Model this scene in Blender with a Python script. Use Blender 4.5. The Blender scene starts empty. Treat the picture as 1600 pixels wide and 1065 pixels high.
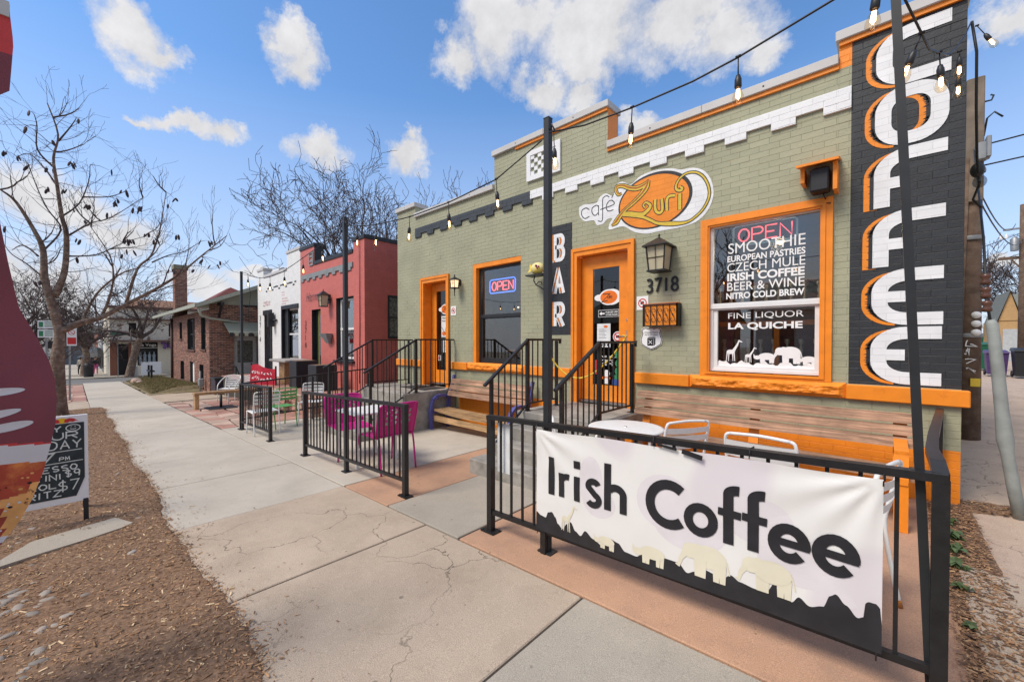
import bpy, math, random
from mathutils import Vector, Matrix, noise
random.seed(7)
PI = math.pi
scn = bpy.context.scene
COL = scn.collection

# ------------------------------------------------------------------ camera
cam = bpy.data.objects.new('camera', bpy.data.cameras.new('camera'))
COL.objects.link(cam)
cam.location = (0, 0, 1.5)
cam.rotation_euler = (math.radians(90 - 0.8), 0, math.atan2(585, 632))
cam.data.sensor_width = 36
cam.data.lens = 36 * 632 / 1600
cam.data.shift_y = 8.3 / 1600
cam.data.clip_start = 0.05
cam.data.clip_end = 900
scn.camera = cam

# ------------------------------------------------------------------ sky, sun, exposure
SUN_EL, SUN_AZ = 52, 200          # degrees; azimuth measured clockwise from +Y
scn.view_settings.view_transform = 'Standard'
scn.view_settings.look = 'None'
scn.view_settings.exposure = 0.45
scn.view_settings.gamma = 1
scn.view_settings.use_curve_mapping = False
world = bpy.data.worlds.new('World'); scn.world = world
world.use_nodes = True
wt = world.node_tree; wt.nodes.clear()
def wn(t, **k):
    n = wt.nodes.new(t)
    for a, b in k.items(): setattr(n, a, b)
    return n
sky = wn('ShaderNodeTexSky', sky_type='NISHITA')
sky.sun_disc = False
sky.sun_elevation = math.radians(SUN_EL)
sky.sun_rotation = math.radians(SUN_AZ)
sky.air_density = 1.1; sky.dust_density = 0.7; sky.ozone_density = 2.0; sky.altitude = 1600
hsv = wn('ShaderNodeHueSaturation'); hsv.inputs['Saturation'].default_value = 1.16
hsv.inputs['Value'].default_value = 1.75
wt.links.new(sky.outputs[0], hsv.inputs['Color'])
tc = wn('ShaderNodeTexCoord')
nz = wn('ShaderNodeTexNoise'); nz.inputs['Scale'].default_value = 11; nz.inputs['Detail'].default_value = 10
nz.inputs['Roughness'].default_value = 0.68
wt.links.new(tc.outputs['Generated'], nz.inputs['Vector'])
sub = wn('ShaderNodeVectorMath', operation='SUBTRACT'); sub.inputs[1].default_value = (.5, .5, .5)
wt.links.new(nz.outputs['Color'], sub.inputs[0])
scl = wn('ShaderNodeVectorMath', operation='SCALE'); scl.inputs['Scale'].default_value = 0.125
wt.links.new(sub.outputs[0], scl.inputs[0])
add = wn('ShaderNodeVectorMath', operation='ADD')
wt.links.new(tc.outputs['Generated'], add.inputs[0]); wt.links.new(scl.outputs[0], add.inputs[1])
CLOUDS = [(-0.876, 0.07, 0.478, 0.0486, 0.0364, 1.491, -0.5), (-0.88, 0.098, 0.466, 0.0315, 0.0231, 1.46, 0.0), (-0.791, 0.27, 0.549, 0.0391, 0.0276, 1.242, -0.6), (-0.806, 0.286, 0.518, 0.038, 0.0356, 1.23, 0), (-0.914, 0.137, 0.382, 0.0453, 0.0159, 1.422, 0), (-0.904, 0.186, 0.386, 0.0401, 0.0189, 1.367, 0), (-0.923, 0.087, 0.375, 0.0217, 0.0087, 1.477, 0), (-0.857, 0.345, 0.383, 0.0525, 0.0289, 1.187, 0), (-0.771, 0.502, 0.393, 0.0365, 0.0309, 0.993, 0), (-0.759, 0.495, 0.424, 0.0193, 0.0193, 0.993, 0), (-0.565, 0.556, 0.61, 0.062, 0.0682, 0.794, 0), (-0.633, 0.524, 0.57, 0.0459, 0.0383, 0.879, 0.4), (-0.505, 0.6, 0.621, 0.0735, 0.049, 0.7, 0), (-0.413, 0.68, 0.606, 0.1342, 0.0732, 0.546, 0), (-0.285, 0.757, 0.588, 0.1172, 0.0527, 0.36, 0), (-0.212, 0.805, 0.554, 0.069, 0.0518, 0.258, 0), (-0.173, 0.837, 0.518, 0.0344, 0.0321, 0.204, 0), (-0.527, 0.667, 0.527, 0.0664, 0.0345, 0.669, 0), (-0.474, 0.717, 0.511, 0.0479, 0.0266, 0.584, 0), (-0.444, 0.707, 0.549, 0.0515, 0.0463, 0.561, 0), (0.123, 0.887, 0.446, 0.0355, 0.0302, -0.138, 0), (-0.974, -0.037, 0.222, 0.06, 0.04, -4.675, 0), (-0.978, -0.003, 0.211, 0.0626, 0.0417, -4.709, 0), (-0.982, 0.057, 0.181, 0.0559, 0.038, 1.513, 0), (-0.382, 0.807, 0.451, 0.0535, 0.0214, 0.442, 0), (0.143, 0.981, 0.13, 0.0334, 0.0118, -0.145, 0), (-0.995, -0.058, 0.082, 0.12, 0.06, -4.654, 0), (-0.98, 0.164, 0.114, 0.0744, 0.0248, 1.405, 0), (-0.951, 0.277, 0.137, 0.0805, 0.0134, 1.287, 0)]
acc = None
for (x, y, z, rx, rz, psi, tilt) in CLOUDS:
    mp = wn('ShaderNodeMapping', vector_type='TEXTURE')
    mp.inputs['Location'].default_value = (x, y, z)
    mp.inputs['Rotation'].default_value = (0, -tilt, psi)
    mp.inputs['Scale'].default_value = (rx * 1.42, 0.3, rz * 1.42)
    wt.links.new(add.outputs[0], mp.inputs['Vector'])
    g = wn('ShaderNodeTexGradient', gradient_type='SPHERICAL')
    wt.links.new(mp.outputs[0], g.inputs[0])
    if acc is None: acc = g.outputs['Fac']
    else:
        m = wn('ShaderNodeMath', operation='MAXIMUM')
        wt.links.new(acc, m.inputs[0]); wt.links.new(g.outputs['Fac'], m.inputs[1]); acc = m.outputs[0]
# broken cloud of the same kind over the rest of the sky
n2 = wn('ShaderNodeTexNoise'); n2.inputs['Scale'].default_value = 3.2; n2.inputs['Detail'].default_value = 10
n2.inputs['Roughness'].default_value = 0.55
wt.links.new(add.outputs[0], n2.inputs['Vector'])
r2 = wn('ShaderNodeMapRange'); r2.inputs['From Min'].default_value = 0.36; r2.inputs['From Max'].default_value = 0.58
wt.links.new(n2.outputs['Fac'], r2.inputs['Value'])
vd = wn('ShaderNodeVectorMath', operation='DOT_PRODUCT'); vd.inputs[1].default_value = (-0.6, 0.72, 0.25)
wt.links.new(tc.outputs['Generated'], vd.inputs[0])
vr = wn('ShaderNodeMapRange'); vr.inputs['From Min'].default_value = 0.35; vr.inputs['From Max'].default_value = 0.0
wt.links.new(vd.outputs['Value'], vr.inputs['Value'])
mm = wn('ShaderNodeMath', operation='MULTIPLY'); wt.links.new(r2.outputs[0], mm.inputs[0]); wt.links.new(vr.outputs[0], mm.inputs[1])
n3 = wn('ShaderNodeTexNoise'); n3.inputs['Scale'].default_value = 13; n3.inputs['Detail'].default_value = 11; n3.inputs['Roughness'].default_value = 0.66
wt.links.new(tc.outputs['Generated'], n3.inputs['Vector'])
nm_ = wn('ShaderNodeMath', operation='MULTIPLY_ADD'); nm_.inputs[1].default_value = 1.5; nm_.inputs[2].default_value = -0.75
wt.links.new(n3.outputs['Fac'], nm_.inputs[0])
na = wn('ShaderNodeMath', operation='MULTIPLY_ADD'); na.inputs[1].default_value = 1.35
wt.links.new(acc, na.inputs[0]); wt.links.new(nm_.outputs[0], na.inputs[2])
fb = wn('ShaderNodeMapRange'); fb.inputs['From Min'].default_value = 0.12; fb.inputs['From Max'].default_value = 0.85
wt.links.new(na.outputs[0], fb.inputs['Value'])
fe = wn('ShaderNodeMapRange'); fe.inputs['From Min'].default_value = 0.0; fe.inputs['From Max'].default_value = 0.2
wt.links.new(acc, fe.inputs['Value'])
fm = wn('ShaderNodeMath', operation='MULTIPLY'); wt.links.new(fb.outputs[0], fm.inputs[0]); wt.links.new(fe.outputs[0], fm.inputs[1])
mx = wn('ShaderNodeMath', operation='MAXIMUM'); wt.links.new(fm.outputs[0], mx.inputs[0]); wt.links.new(mm.outputs[0], mx.inputs[1])
# pale haze low over the horizon
sp = wn('ShaderNodeSeparateXYZ'); wt.links.new(tc.outputs['Generated'], sp.inputs[0])
hz = wn('ShaderNodeMapRange'); hz.inputs['From Min'].default_value = 0.0; hz.inputs['From Max'].default_value = 0.5
hz.inputs['To Min'].default_value = 0.92; hz.inputs['To Max'].default_value = 0.0
wt.links.new(sp.outputs['Z'], hz.inputs['Value'])
SKYG = 6.8
hm = wn('ShaderNodeMix', data_type='RGBA'); hm.inputs[7].default_value = (0.62 * SKYG, 0.69 * SKYG, 0.88 * SKYG, 1)
wt.links.new(hz.outputs[0], hm.inputs[0]); wt.links.new(hsv.outputs[0], hm.inputs[6])
cshade = wn('ShaderNodeMapRange'); cshade.inputs['From Min'].default_value = 0.3; cshade.inputs['From Max'].default_value = 0.7
cshade.inputs['To Min'].default_value = 0.70 * SKYG; cshade.inputs['To Max'].default_value = 0.92 * SKYG
wt.links.new(n3.outputs['Fac'], cshade.inputs['Value'])
cc = wn('ShaderNodeCombineColor')
for i, k in enumerate((1.0, 1.0, 1.03)):
    q = wn('ShaderNodeMath', operation='MULTIPLY'); q.inputs[1].default_value = k
    wt.links.new(cshade.outputs[0], q.inputs[0]); wt.links.new(q.outputs[0], cc.inputs[i])
cm = wn('ShaderNodeMix', data_type='RGBA')
wt.links.new(mx.outputs[0], cm.inputs[0]); wt.links.new(hm.outputs[2], cm.inputs[6]); wt.links.new(cc.outputs[0], cm.inputs[7])
bg = wn('ShaderNodeBackground'); bg.inputs['Strength'].default_value = 0.10
wt.links.new(cm.outputs[2], bg.inputs['Color'])
wo = wn('ShaderNodeOutputWorld'); wt.links.new(bg.outputs[0], wo.inputs[0])

sun = bpy.data.objects.new('sun', bpy.data.lights.new('sun', 'SUN'))
COL.objects.link(sun)
sun.data.energy = 2.7; sun.data.angle = math.radians(24); sun.data.color = (1, .91, .78)
a, e = math.radians(SUN_AZ), math.radians(SUN_EL)
sdir = Vector((math.sin(a) * math.cos(e), math.cos(a) * math.cos(e), math.sin(e)))
sun.rotation_euler = sdir.to_track_quat('Z', 'Y').to_euler()
sun.location = sdir * 60

# ------------------------------------------------------------------ ground height
def gz(x):
    if x > 3: return .106
    return .0354 * x if x > -25 else -.885 + .0286 * (x + 25)

# ------------------------------------------------------------------ materials
MATS = {}
def mat(name, col, rough=.6, metal=0, var=.12, vscale=8, bump=0, bscale=60, spec=.4, col2=None, c2scale=2.0, c2lo=.5, c2hi=.65, detail=6, objvar=0, coat=0, bd=.004):
    if name in MATS: return MATS[name]
    m = bpy.data.materials.new(name); m.use_nodes = True
    t = m.node_tree; p = t.nodes['Principled BSDF']
    N, L = t.nodes, t.links
    co = N.new('ShaderNodeTexCoord')
    nz = N.new('ShaderNodeTexNoise'); nz.inputs['Scale'].default_value = vscale; nz.inputs['Detail'].default_value = detail
    L.new(co.outputs['Object'], nz.inputs['Vector'])
    mr = N.new('ShaderNodeMapRange'); mr.inputs['From Min'].default_value = .3; mr.inputs['From Max'].default_value = .7
    mr.inputs['To Min'].default_value = 1 - var; mr.inputs['To Max'].default_value = 1 + var
    L.new(nz.outputs['Fac'], mr.inputs['Value'])
    base = N.new('ShaderNodeRGB'); base.outputs[0].default_value = (*col, 1); src = base.outputs[0]
    if col2:
        n2 = N.new('ShaderNodeTexNoise'); n2.inputs['Scale'].default_value = c2scale; n2.inputs['Detail'].default_value = 8
        n2.inputs['Roughness'].default_value = .65
        L.new(co.outputs['Object'], n2.inputs['Vector'])
        r2 = N.new('ShaderNodeMapRange'); r2.inputs['From Min'].default_value = c2lo; r2.inputs['From Max'].default_value = c2hi
        L.new(n2.outputs['Fac'], r2.inputs['Value'])
        mxx = N.new('ShaderNodeMix'); mxx.data_type = 'RGBA'; mxx.inputs[7].default_value = (*col2, 1)
        L.new(r2.outputs[0], mxx.inputs[0]); L.new(src, mxx.inputs[6]); src = mxx.outputs[2]
    val = mr.outputs[0]
    if objvar:
        oi = N.new('ShaderNodeObjectInfo'); orr = N.new('ShaderNodeMapRange')
        orr.inputs['To Min'].default_value = 1 - objvar; orr.inputs['To Max'].default_value = 1 + objvar
        L.new(oi.outputs['Random'], orr.inputs['Value'])
        mu = N.new('ShaderNodeMath'); mu.operation = 'MULTIPLY'; L.new(val, mu.inputs[0]); L.new(orr.outputs[0], mu.inputs[1]); val = mu.outputs[0]
    vm = N.new('ShaderNodeVectorMath'); vm.operation = 'SCALE'
    L.new(src, vm.inputs[0]); L.new(val, vm.inputs['Scale']); L.new(vm.outputs[0], p.inputs['Base Color'])
    p.inputs['Roughness'].default_value = rough; p.inputs['Metallic'].default_value = metal
    p.inputs['Specular IOR Level'].default_value = spec
    if coat: p.inputs['Coat Weight'].default_value = coat
    if bump:
        b = N.new('ShaderNodeBump'); b.inputs['Strength'].default_value = min(1, bump); b.inputs['Distance'].default_value = bd
        n4 = N.new('ShaderNodeTexNoise'); n4.inputs['Scale'].default_value = bscale; n4.inputs['Detail'].default_value = 5
        L.new(co.outputs['Object'], n4.inputs['Vector']); L.new(n4.outputs['Fac'], b.inputs['Height'])
        L.new(b.outputs[0], p.inputs['Normal'])
    MATS[name] = m
    return m

def emis(name, col, s):
    if name in MATS: return MATS[name]
    m = bpy.data.materials.new(name); m.use_nodes = True; p = m.node_tree.nodes['Principled BSDF']
    p.inputs['Base Color'].default_value = (*col, 1); p.inputs['Emission Color'].default_value = (*col, 1)
    p.inputs['Emission Strength'].default_value = s; MATS[name] = m; return m

def glassmat(name, tint=(.55, .58, .6), refl=1.0, rough=0.0, ior=1.5):
    m = bpy.data.materials.new(name); m.use_nodes = True; t = m.node_tree; N, L = t.nodes, t.links
    N.clear(); o = N.new('ShaderNodeOutputMaterial'); mx = N.new('ShaderNodeMixShader'); tr = N.new('ShaderNodeBsdfTransparent')
    tr.inputs[0].default_value = (*tint, 1); gl = N.new('ShaderNodeBsdfGlossy'); gl.inputs['Roughness'].default_value = rough
    lw = N.new('ShaderNodeLayerWeight'); lw.inputs[0].default_value = .5
    pw_ = N.new('ShaderNodeMath'); pw_.operation = 'POWER'; pw_.inputs[1].default_value = 4.5; L.new(lw.outputs['Facing'], pw_.inputs[0])
    fr = N.new('ShaderNodeMath'); fr.operation = 'MULTIPLY_ADD'; fr.inputs[1].default_value = .9; fr.inputs[2].default_value = .05; L.new(pw_.outputs[0], fr.inputs[0])
    mu = N.new('ShaderNodeMath'); mu.operation = 'MULTIPLY'; mu.use_clamp = True; mu.inputs[1].default_value = refl
    nz = N.new('ShaderNodeTexNoise'); nz.inputs['Scale'].default_value = 1.3
    b = N.new('ShaderNodeBump'); b.inputs['Strength'].default_value = .05; b.inputs['Distance'].default_value = .02
    L.new(nz.outputs['Fac'], b.inputs['Height']); L.new(b.outputs[0], gl.inputs['Normal'])
    L.new(fr.outputs[0], mu.inputs[0]); L.new(mu.outputs[0], mx.inputs[0]); L.new(tr.outputs[0], mx.inputs[1]); L.new(gl.outputs[0], mx.inputs[2])
    L.new(mx.outputs[0], o.inputs[0]); MATS[name] = m; return m

def paintbrick(name, col, joint=.80, var=.08, col2=None):
    """flat paint lying over the brickwork: joints on the wall's own 0.2 x 0.068 grid"""
    m = mat(name, col, rough=.55, var=var, vscale=5, col2=col2, c2scale=6, c2lo=.62, c2hi=.8)
    t = m.node_tree; N, L = t.nodes, t.links; p = N['Principled BSDF']
    co = N.new('ShaderNodeTexCoord'); s = N.new('ShaderNodeSeparateXYZ'); L.new(co.outputs['Object'], s.inputs[0])
    c = N.new('ShaderNodeCombineXYZ'); L.new(s.outputs['X'], c.inputs['X']); L.new(s.outputs['Z'], c.inputs['Y'])
    nn = N.new('ShaderNodeTexNoise'); nn.inputs['Scale'].default_value = 14; L.new(co.outputs['Object'], nn.inputs['Vector'])
    vs = N.new('ShaderNodeVectorMath'); vs.operation = 'MULTIPLY_ADD'; vs.inputs[1].default_value = (.006, .006, 0); L.new(nn.outputs['Color'], vs.inputs[0]); L.new(c.outputs[0], vs.inputs[2])
    br = N.new('ShaderNodeTexBrick'); L.new(vs.outputs[0], br.inputs['Vector'])
    br.inputs['Scale'].default_value = 1; br.inputs['Brick Width'].default_value = .2; br.inputs['Row Height'].default_value = .068
    br.inputs['Mortar Size'].default_value = .002; br.inputs['Mortar Smooth'].default_value = .4; br.offset = .5
    br.inputs['Color1'].default_value = (1, 1, 1, 1); br.inputs['Color2'].default_value = (.93, .93, .93, 1); br.inputs['Mortar'].default_value = (joint, joint, joint, 1)
    ml = N.new('ShaderNodeMix'); ml.data_type = 'RGBA'; ml.blend_type = 'MULTIPLY'; ml.inputs[0].default_value = 1
    src = p.inputs['Base Color'].links[0].from_socket
    L.new(src, ml.inputs[6]); L.new(br.outputs['Color'], ml.inputs[7]); L.new(ml.outputs[2], p.inputs['Base Color'])
    b = N.new('ShaderNodeBump'); b.invert = True; b.inputs['Strength'].default_value = .5; b.inputs['Distance'].default_value = .004
    L.new(br.outputs['Fac'], b.inputs['Height']); L.new(b.outputs[0], p.inputs['Normal'])
    return m

# ------------------------------------------------------------------ mesh builder
class MB:
    def __init__(s): s.v = []; s.f = []; s.m = []; s.mi = 0; s.smooth = False; s.sm = []
    def add(s, vs, fs):
        o = len(s.v); s.v += [tuple(q) for q in vs]
        for f in fs: s.f.append(tuple(i + o for i in f)); s.m.append(s.mi); s.sm.append(s.smooth)
        return s
    def box(s, x0, x1, y0, y1, z0, z1):
        if x1 < x0: x0, x1 = x1, x0
        if y1 < y0: y0, y1 = y1, y0
        if z1 < z0: z0, z1 = z1, z0
        return s.add([(x0, y0, z0), (x1, y0, z0), (x1, y1, z0), (x0, y1, z0), (x0, y0, z1), (x1, y0, z1), (x1, y1, z1), (x0, y1, z1)],
                     [(0, 3, 2, 1), (4, 5, 6, 7), (0, 1, 5, 4), (1, 2, 6, 5), (2, 3, 7, 6), (3, 0, 4, 7)])
    def bbox(s, x0, x1, y0, y1, z0, z1, b=.004):
        """box with chamfered vertical and top edges"""
        if x1 < x0: x0, x1 = x1, x0
        if y1 < y0: y0, y1 = y1, y0
        if z1 < z0: z0, z1 = z1, z0
        def ring(x0, x1, y0, y1, z, c): return [(x0 + c, y0, z), (x1 - c, y0, z), (x1, y0 + c, z), (x1, y1 - c, z), (x1 - c, y1, z), (x0 + c, y1, z), (x0, y1 - c, z), (x0, y0 + c, z)]
        vs = ring(x0 + b, x1 - b, y0 + b, y1 - b, z0, b) + ring(x0, x1, y0, y1, z0 + b, b) + ring(x0, x1, y0, y1, z1 - b, b) + ring(x0 + b, x1 - b, y0 + b, y1 - b, z1, b)
        fs = [tuple(range(7, -1, -1)), tuple(range(24, 32))]
        for k in range(3):
            for i in range(8): fs.append((k * 8 + i, k * 8 + (i + 1) % 8, (k + 1) * 8 + (i + 1) % 8, (k + 1) * 8 + i))
        return s.add(vs, fs)
    def beam(s, p, q, w, h=None, up=(0, 0, 1), b=0):
        """rectangular bar from p to q, w across, h along 'up'"""
        h = h or w; p, q = Vector(p), Vector(q); d = (q - p).normalized(); u = Vector(up)
        r = d.cross(u)
        if r.length < 1e-4: r = d.cross(Vector((0, 1, 0)))
        r.normalize(); u = r.cross(d)
        vs = []
        for c in (p, q):
            for a, bb in ((-1, -1), (1, -1), (1, 1), (-1, 1)): vs.append(c + r * (a * w / 2) + u * (bb * h / 2))
        return s.add(vs, [(0, 1, 2, 3), (7, 6, 5, 4), (0, 4, 5, 1), (1, 5, 6, 2), (2, 6, 7, 3), (3, 7, 4, 0)])
    def tube(s, pts, r, n=8, cap=True, flat=False):
        pts = [Vector(p) for p in pts]
        rr = r if isinstance(r, (list, tuple)) else [r] * len(pts)
        d0 = (pts[1] - pts[0]).normalized()
        u = d0.orthogonal().normalized(); vs = []; fs = []
        for i, p in enumerate(pts):
            d = (pts[min(i + 1, len(pts) - 1)] - pts[max(i - 1, 0)]).normalized()
            u = (u - d * u.dot(d)).normalized(); w = d.cross(u)
            for k in range(n):
                a = 2 * PI * k / n; vs.append(p + (u * math.cos(a) + w * math.sin(a)) * rr[i])
        for i in range(len(pts) - 1):
            for k in range(n): fs.append((i * n + k, i * n + (k + 1) % n, (i + 1) * n + (k + 1) % n, (i + 1) * n + k))
        if cap: fs.append(tuple(range(n - 1, -1, -1))); fs.append(tuple(range((len(pts) - 1) * n, len(pts) * n)))
        o = s.smooth; s.smooth = not flat; s.add(vs, fs); s.smooth = o
        return s
    def cyl(s, x, y, z0, z1, r, n=16, r1=None): return s.tube([(x, y, z0), (x, y, z1)], [r, r if r1 is None else r1], n)
    def lathe(s, c, prof, n=20, smooth=True):
        vs = []; fs = []; c = Vector(c)
        for (r, z) in prof:
            for k in range(n): a = 2 * PI * k / n; vs.append((c.x + r * math.cos(a), c.y + r * math.sin(a), c.z + z))
        for i in range(len(prof) - 1):
            for k in range(n): fs.append((i * n + k, i * n + (k + 1) % n, (i + 1) * n + (k + 1) % n, (i + 1) * n + k))
        o = s.smooth; s.smooth = smooth; s.add(vs, fs); s.smooth = o
        return s
    def ball(s, c, rx, ry=None, rz=None, n=12, m=8):
        ry = ry or rx; rz = rz or rx
        vs = [(c[0], c[1], c[2] - rz)]
        for j in range(1, m):
            t = PI * j / m
            for k in range(n): a = 2 * PI * k / n; vs.append((c[0] + rx * math.sin(t) * math.cos(a), c[1] + ry * math.sin(t) * math.sin(a), c[2] - rz * math.cos(t)))
        vs.append((c[0], c[1], c[2] + rz)); L = len(vs) - 1; fs = []
        for k in range(n): fs.append((0, 1 + (k + 1) % n, 1 + k)); fs.append((L, L - n + k, L - n + (k + 1) % n))
        for j in range(m - 2):
            for k in range(n): a0 = 1 + j * n; fs.append((a0 + k, a0 + (k + 1) % n, a0 + n + (k + 1) % n, a0 + n + k))
        o = s.smooth; s.smooth = True; s.add(vs, fs); s.smooth = o
        return s
    def prism(s, poly, d, to3):
        """extrude a 2D outline by d; to3(a,b,h) gives the 3D point"""
        n = len(poly); vs = [to3(a, b, 0) for a, b in poly] + [to3(a, b, d) for a, b in poly]
        return s.add(vs, [tuple(range(n)), tuple(range(2 * n - 1, n - 1, -1))] + [(i, i + n, (i + 1) % n + n, (i + 1) % n) for i in range(n)])
    def sheet(s, poly, to3):
        return s.add([to3(a, b) for a, b in poly], [tuple(range(len(poly)))])

OFF = {}
def link(o, parent=None):
    COL.objects.link(o)
    if parent is not None: o.parent = parent
def build(mb, name, mats, parent=None, smooth=None, local=False, kind=None, label=None):
    off = Vector((0, 0, 0)) if (parent is None or local) else OFF.get(parent.name, Vector((0, 0, 0)))
    me = bpy.data.meshes.new(name)
    me.from_pydata([tuple(Vector(v) - off) for v in mb.v], [], mb.f)
    if not isinstance(mats, (list, tuple)): mats = [mats]
    for m in mats: me.materials.append(m)
    for i, pl in enumerate(me.polygons):
        pl.material_index = mb.m[i]; pl.use_smooth = mb.sm[i] if smooth is None else smooth
    me.update()
    o = bpy.data.objects.new(name, me); link(o, parent)
    OFF[o.name] = off
    if kind: o['kind'] = kind
    if label: o['label'] = label
    return o
def tag(o, label=None, cat=None, group=None, kind=None):
    if label: o['label'] = label
    if cat: o['category'] = cat
    if group: o['group'] = group
    if kind: o['kind'] = kind
    return o
def thing(name, label, cat, loc=(0, 0, 0), rz=0, group=None, parent=None):
    o = bpy.data.objects.new(name, None); o.empty_display_size = .1; COL.objects.link(o)
    o.location = loc; o.rotation_euler = (0, 0, rz)
    OFF[o.name] = Vector(loc)
    return tag(o, label, cat, group)
def holder(name, parent):
    o = bpy.data.objects.new(name, None); link(o, parent); OFF[o.name] = OFF[parent.name]; return o
def copy_tree(o, parent=None):
    c = o.copy(); COL.objects.link(c)
    if parent is not None: c.parent = parent
    for ch in list(o.children): copy_tree(ch, c)
    return c
def dup(root, loc, rz, label, group=None):
    c = copy_tree(root); c.location = loc; c.rotation_euler = (0, 0, rz); c['label'] = label
    if group: c['group'] = group
    return c
def inst(me, name, loc, parent, rot=(0, 0, 0), scale=(1, 1, 1)):
    o = bpy.data.objects.new(name, me); link(o, parent)
    o.location = Vector(loc) - (OFF.get(parent.name, Vector((0, 0, 0))) if parent is not None else Vector((0, 0, 0))); o.rotation_euler = rot; o.scale = scale
    return o
def meshof(mb, name, mats):
    o = build(mb, name, mats); me = o.data; bpy.data.objects.remove(o); return me

# wall-plane helpers: (a, b) -> 3D
def onY(y, flip=False): return lambda a, b, h=0: (a, y - h, b)
def arc(cx, cz, r, a0, a1, n=10, rz=None):
    rz = r if rz is None else rz
    return [(cx + r * math.cos(math.radians(a0 + (a1 - a0) * i / n)), cz + rz * math.sin(math.radians(a0 + (a1 - a0) * i / n))) for i in range(n + 1)]
LIFT = [0]
def ribbon(mb, pts, w, to3, step=.0002):
    """flat stroke of width w along 2D points (w may vary per point)"""
    n = len(pts); ws = w if isinstance(w, (list, tuple)) else [w] * n
    P = [Vector((p[0], p[1], 0)) for p in pts]; vs = []; LIFT[0] = (LIFT[0] + 1) % 12; h = LIFT[0] * step
    for i in range(n):
        d1 = (P[i] - P[i - 1]).normalized() if i > 0 else (P[1] - P[0]).normalized()
        d2 = (P[i + 1] - P[i]).normalized() if i < n - 1 else d1
        t = (d1 + d2)
        if t.length < 1e-5: t = d1
        t.normalize(); nn = Vector((-t.y, t.x, 0)); k = 1 / max(.45, nn.dot(Vector((-d1.y, d1.x, 0))))
        a = P[i] + nn * ws[i] / 2 * k; b = P[i] - nn * ws[i] / 2 * k
        vs += [to3(a.x, a.y, h), to3(b.x, b.y, h)]
    mb.add(vs, [(2 * i, 2 * i + 2, 2 * i + 3, 2 * i + 1) for i in range(n - 1)])
    return mb
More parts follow.
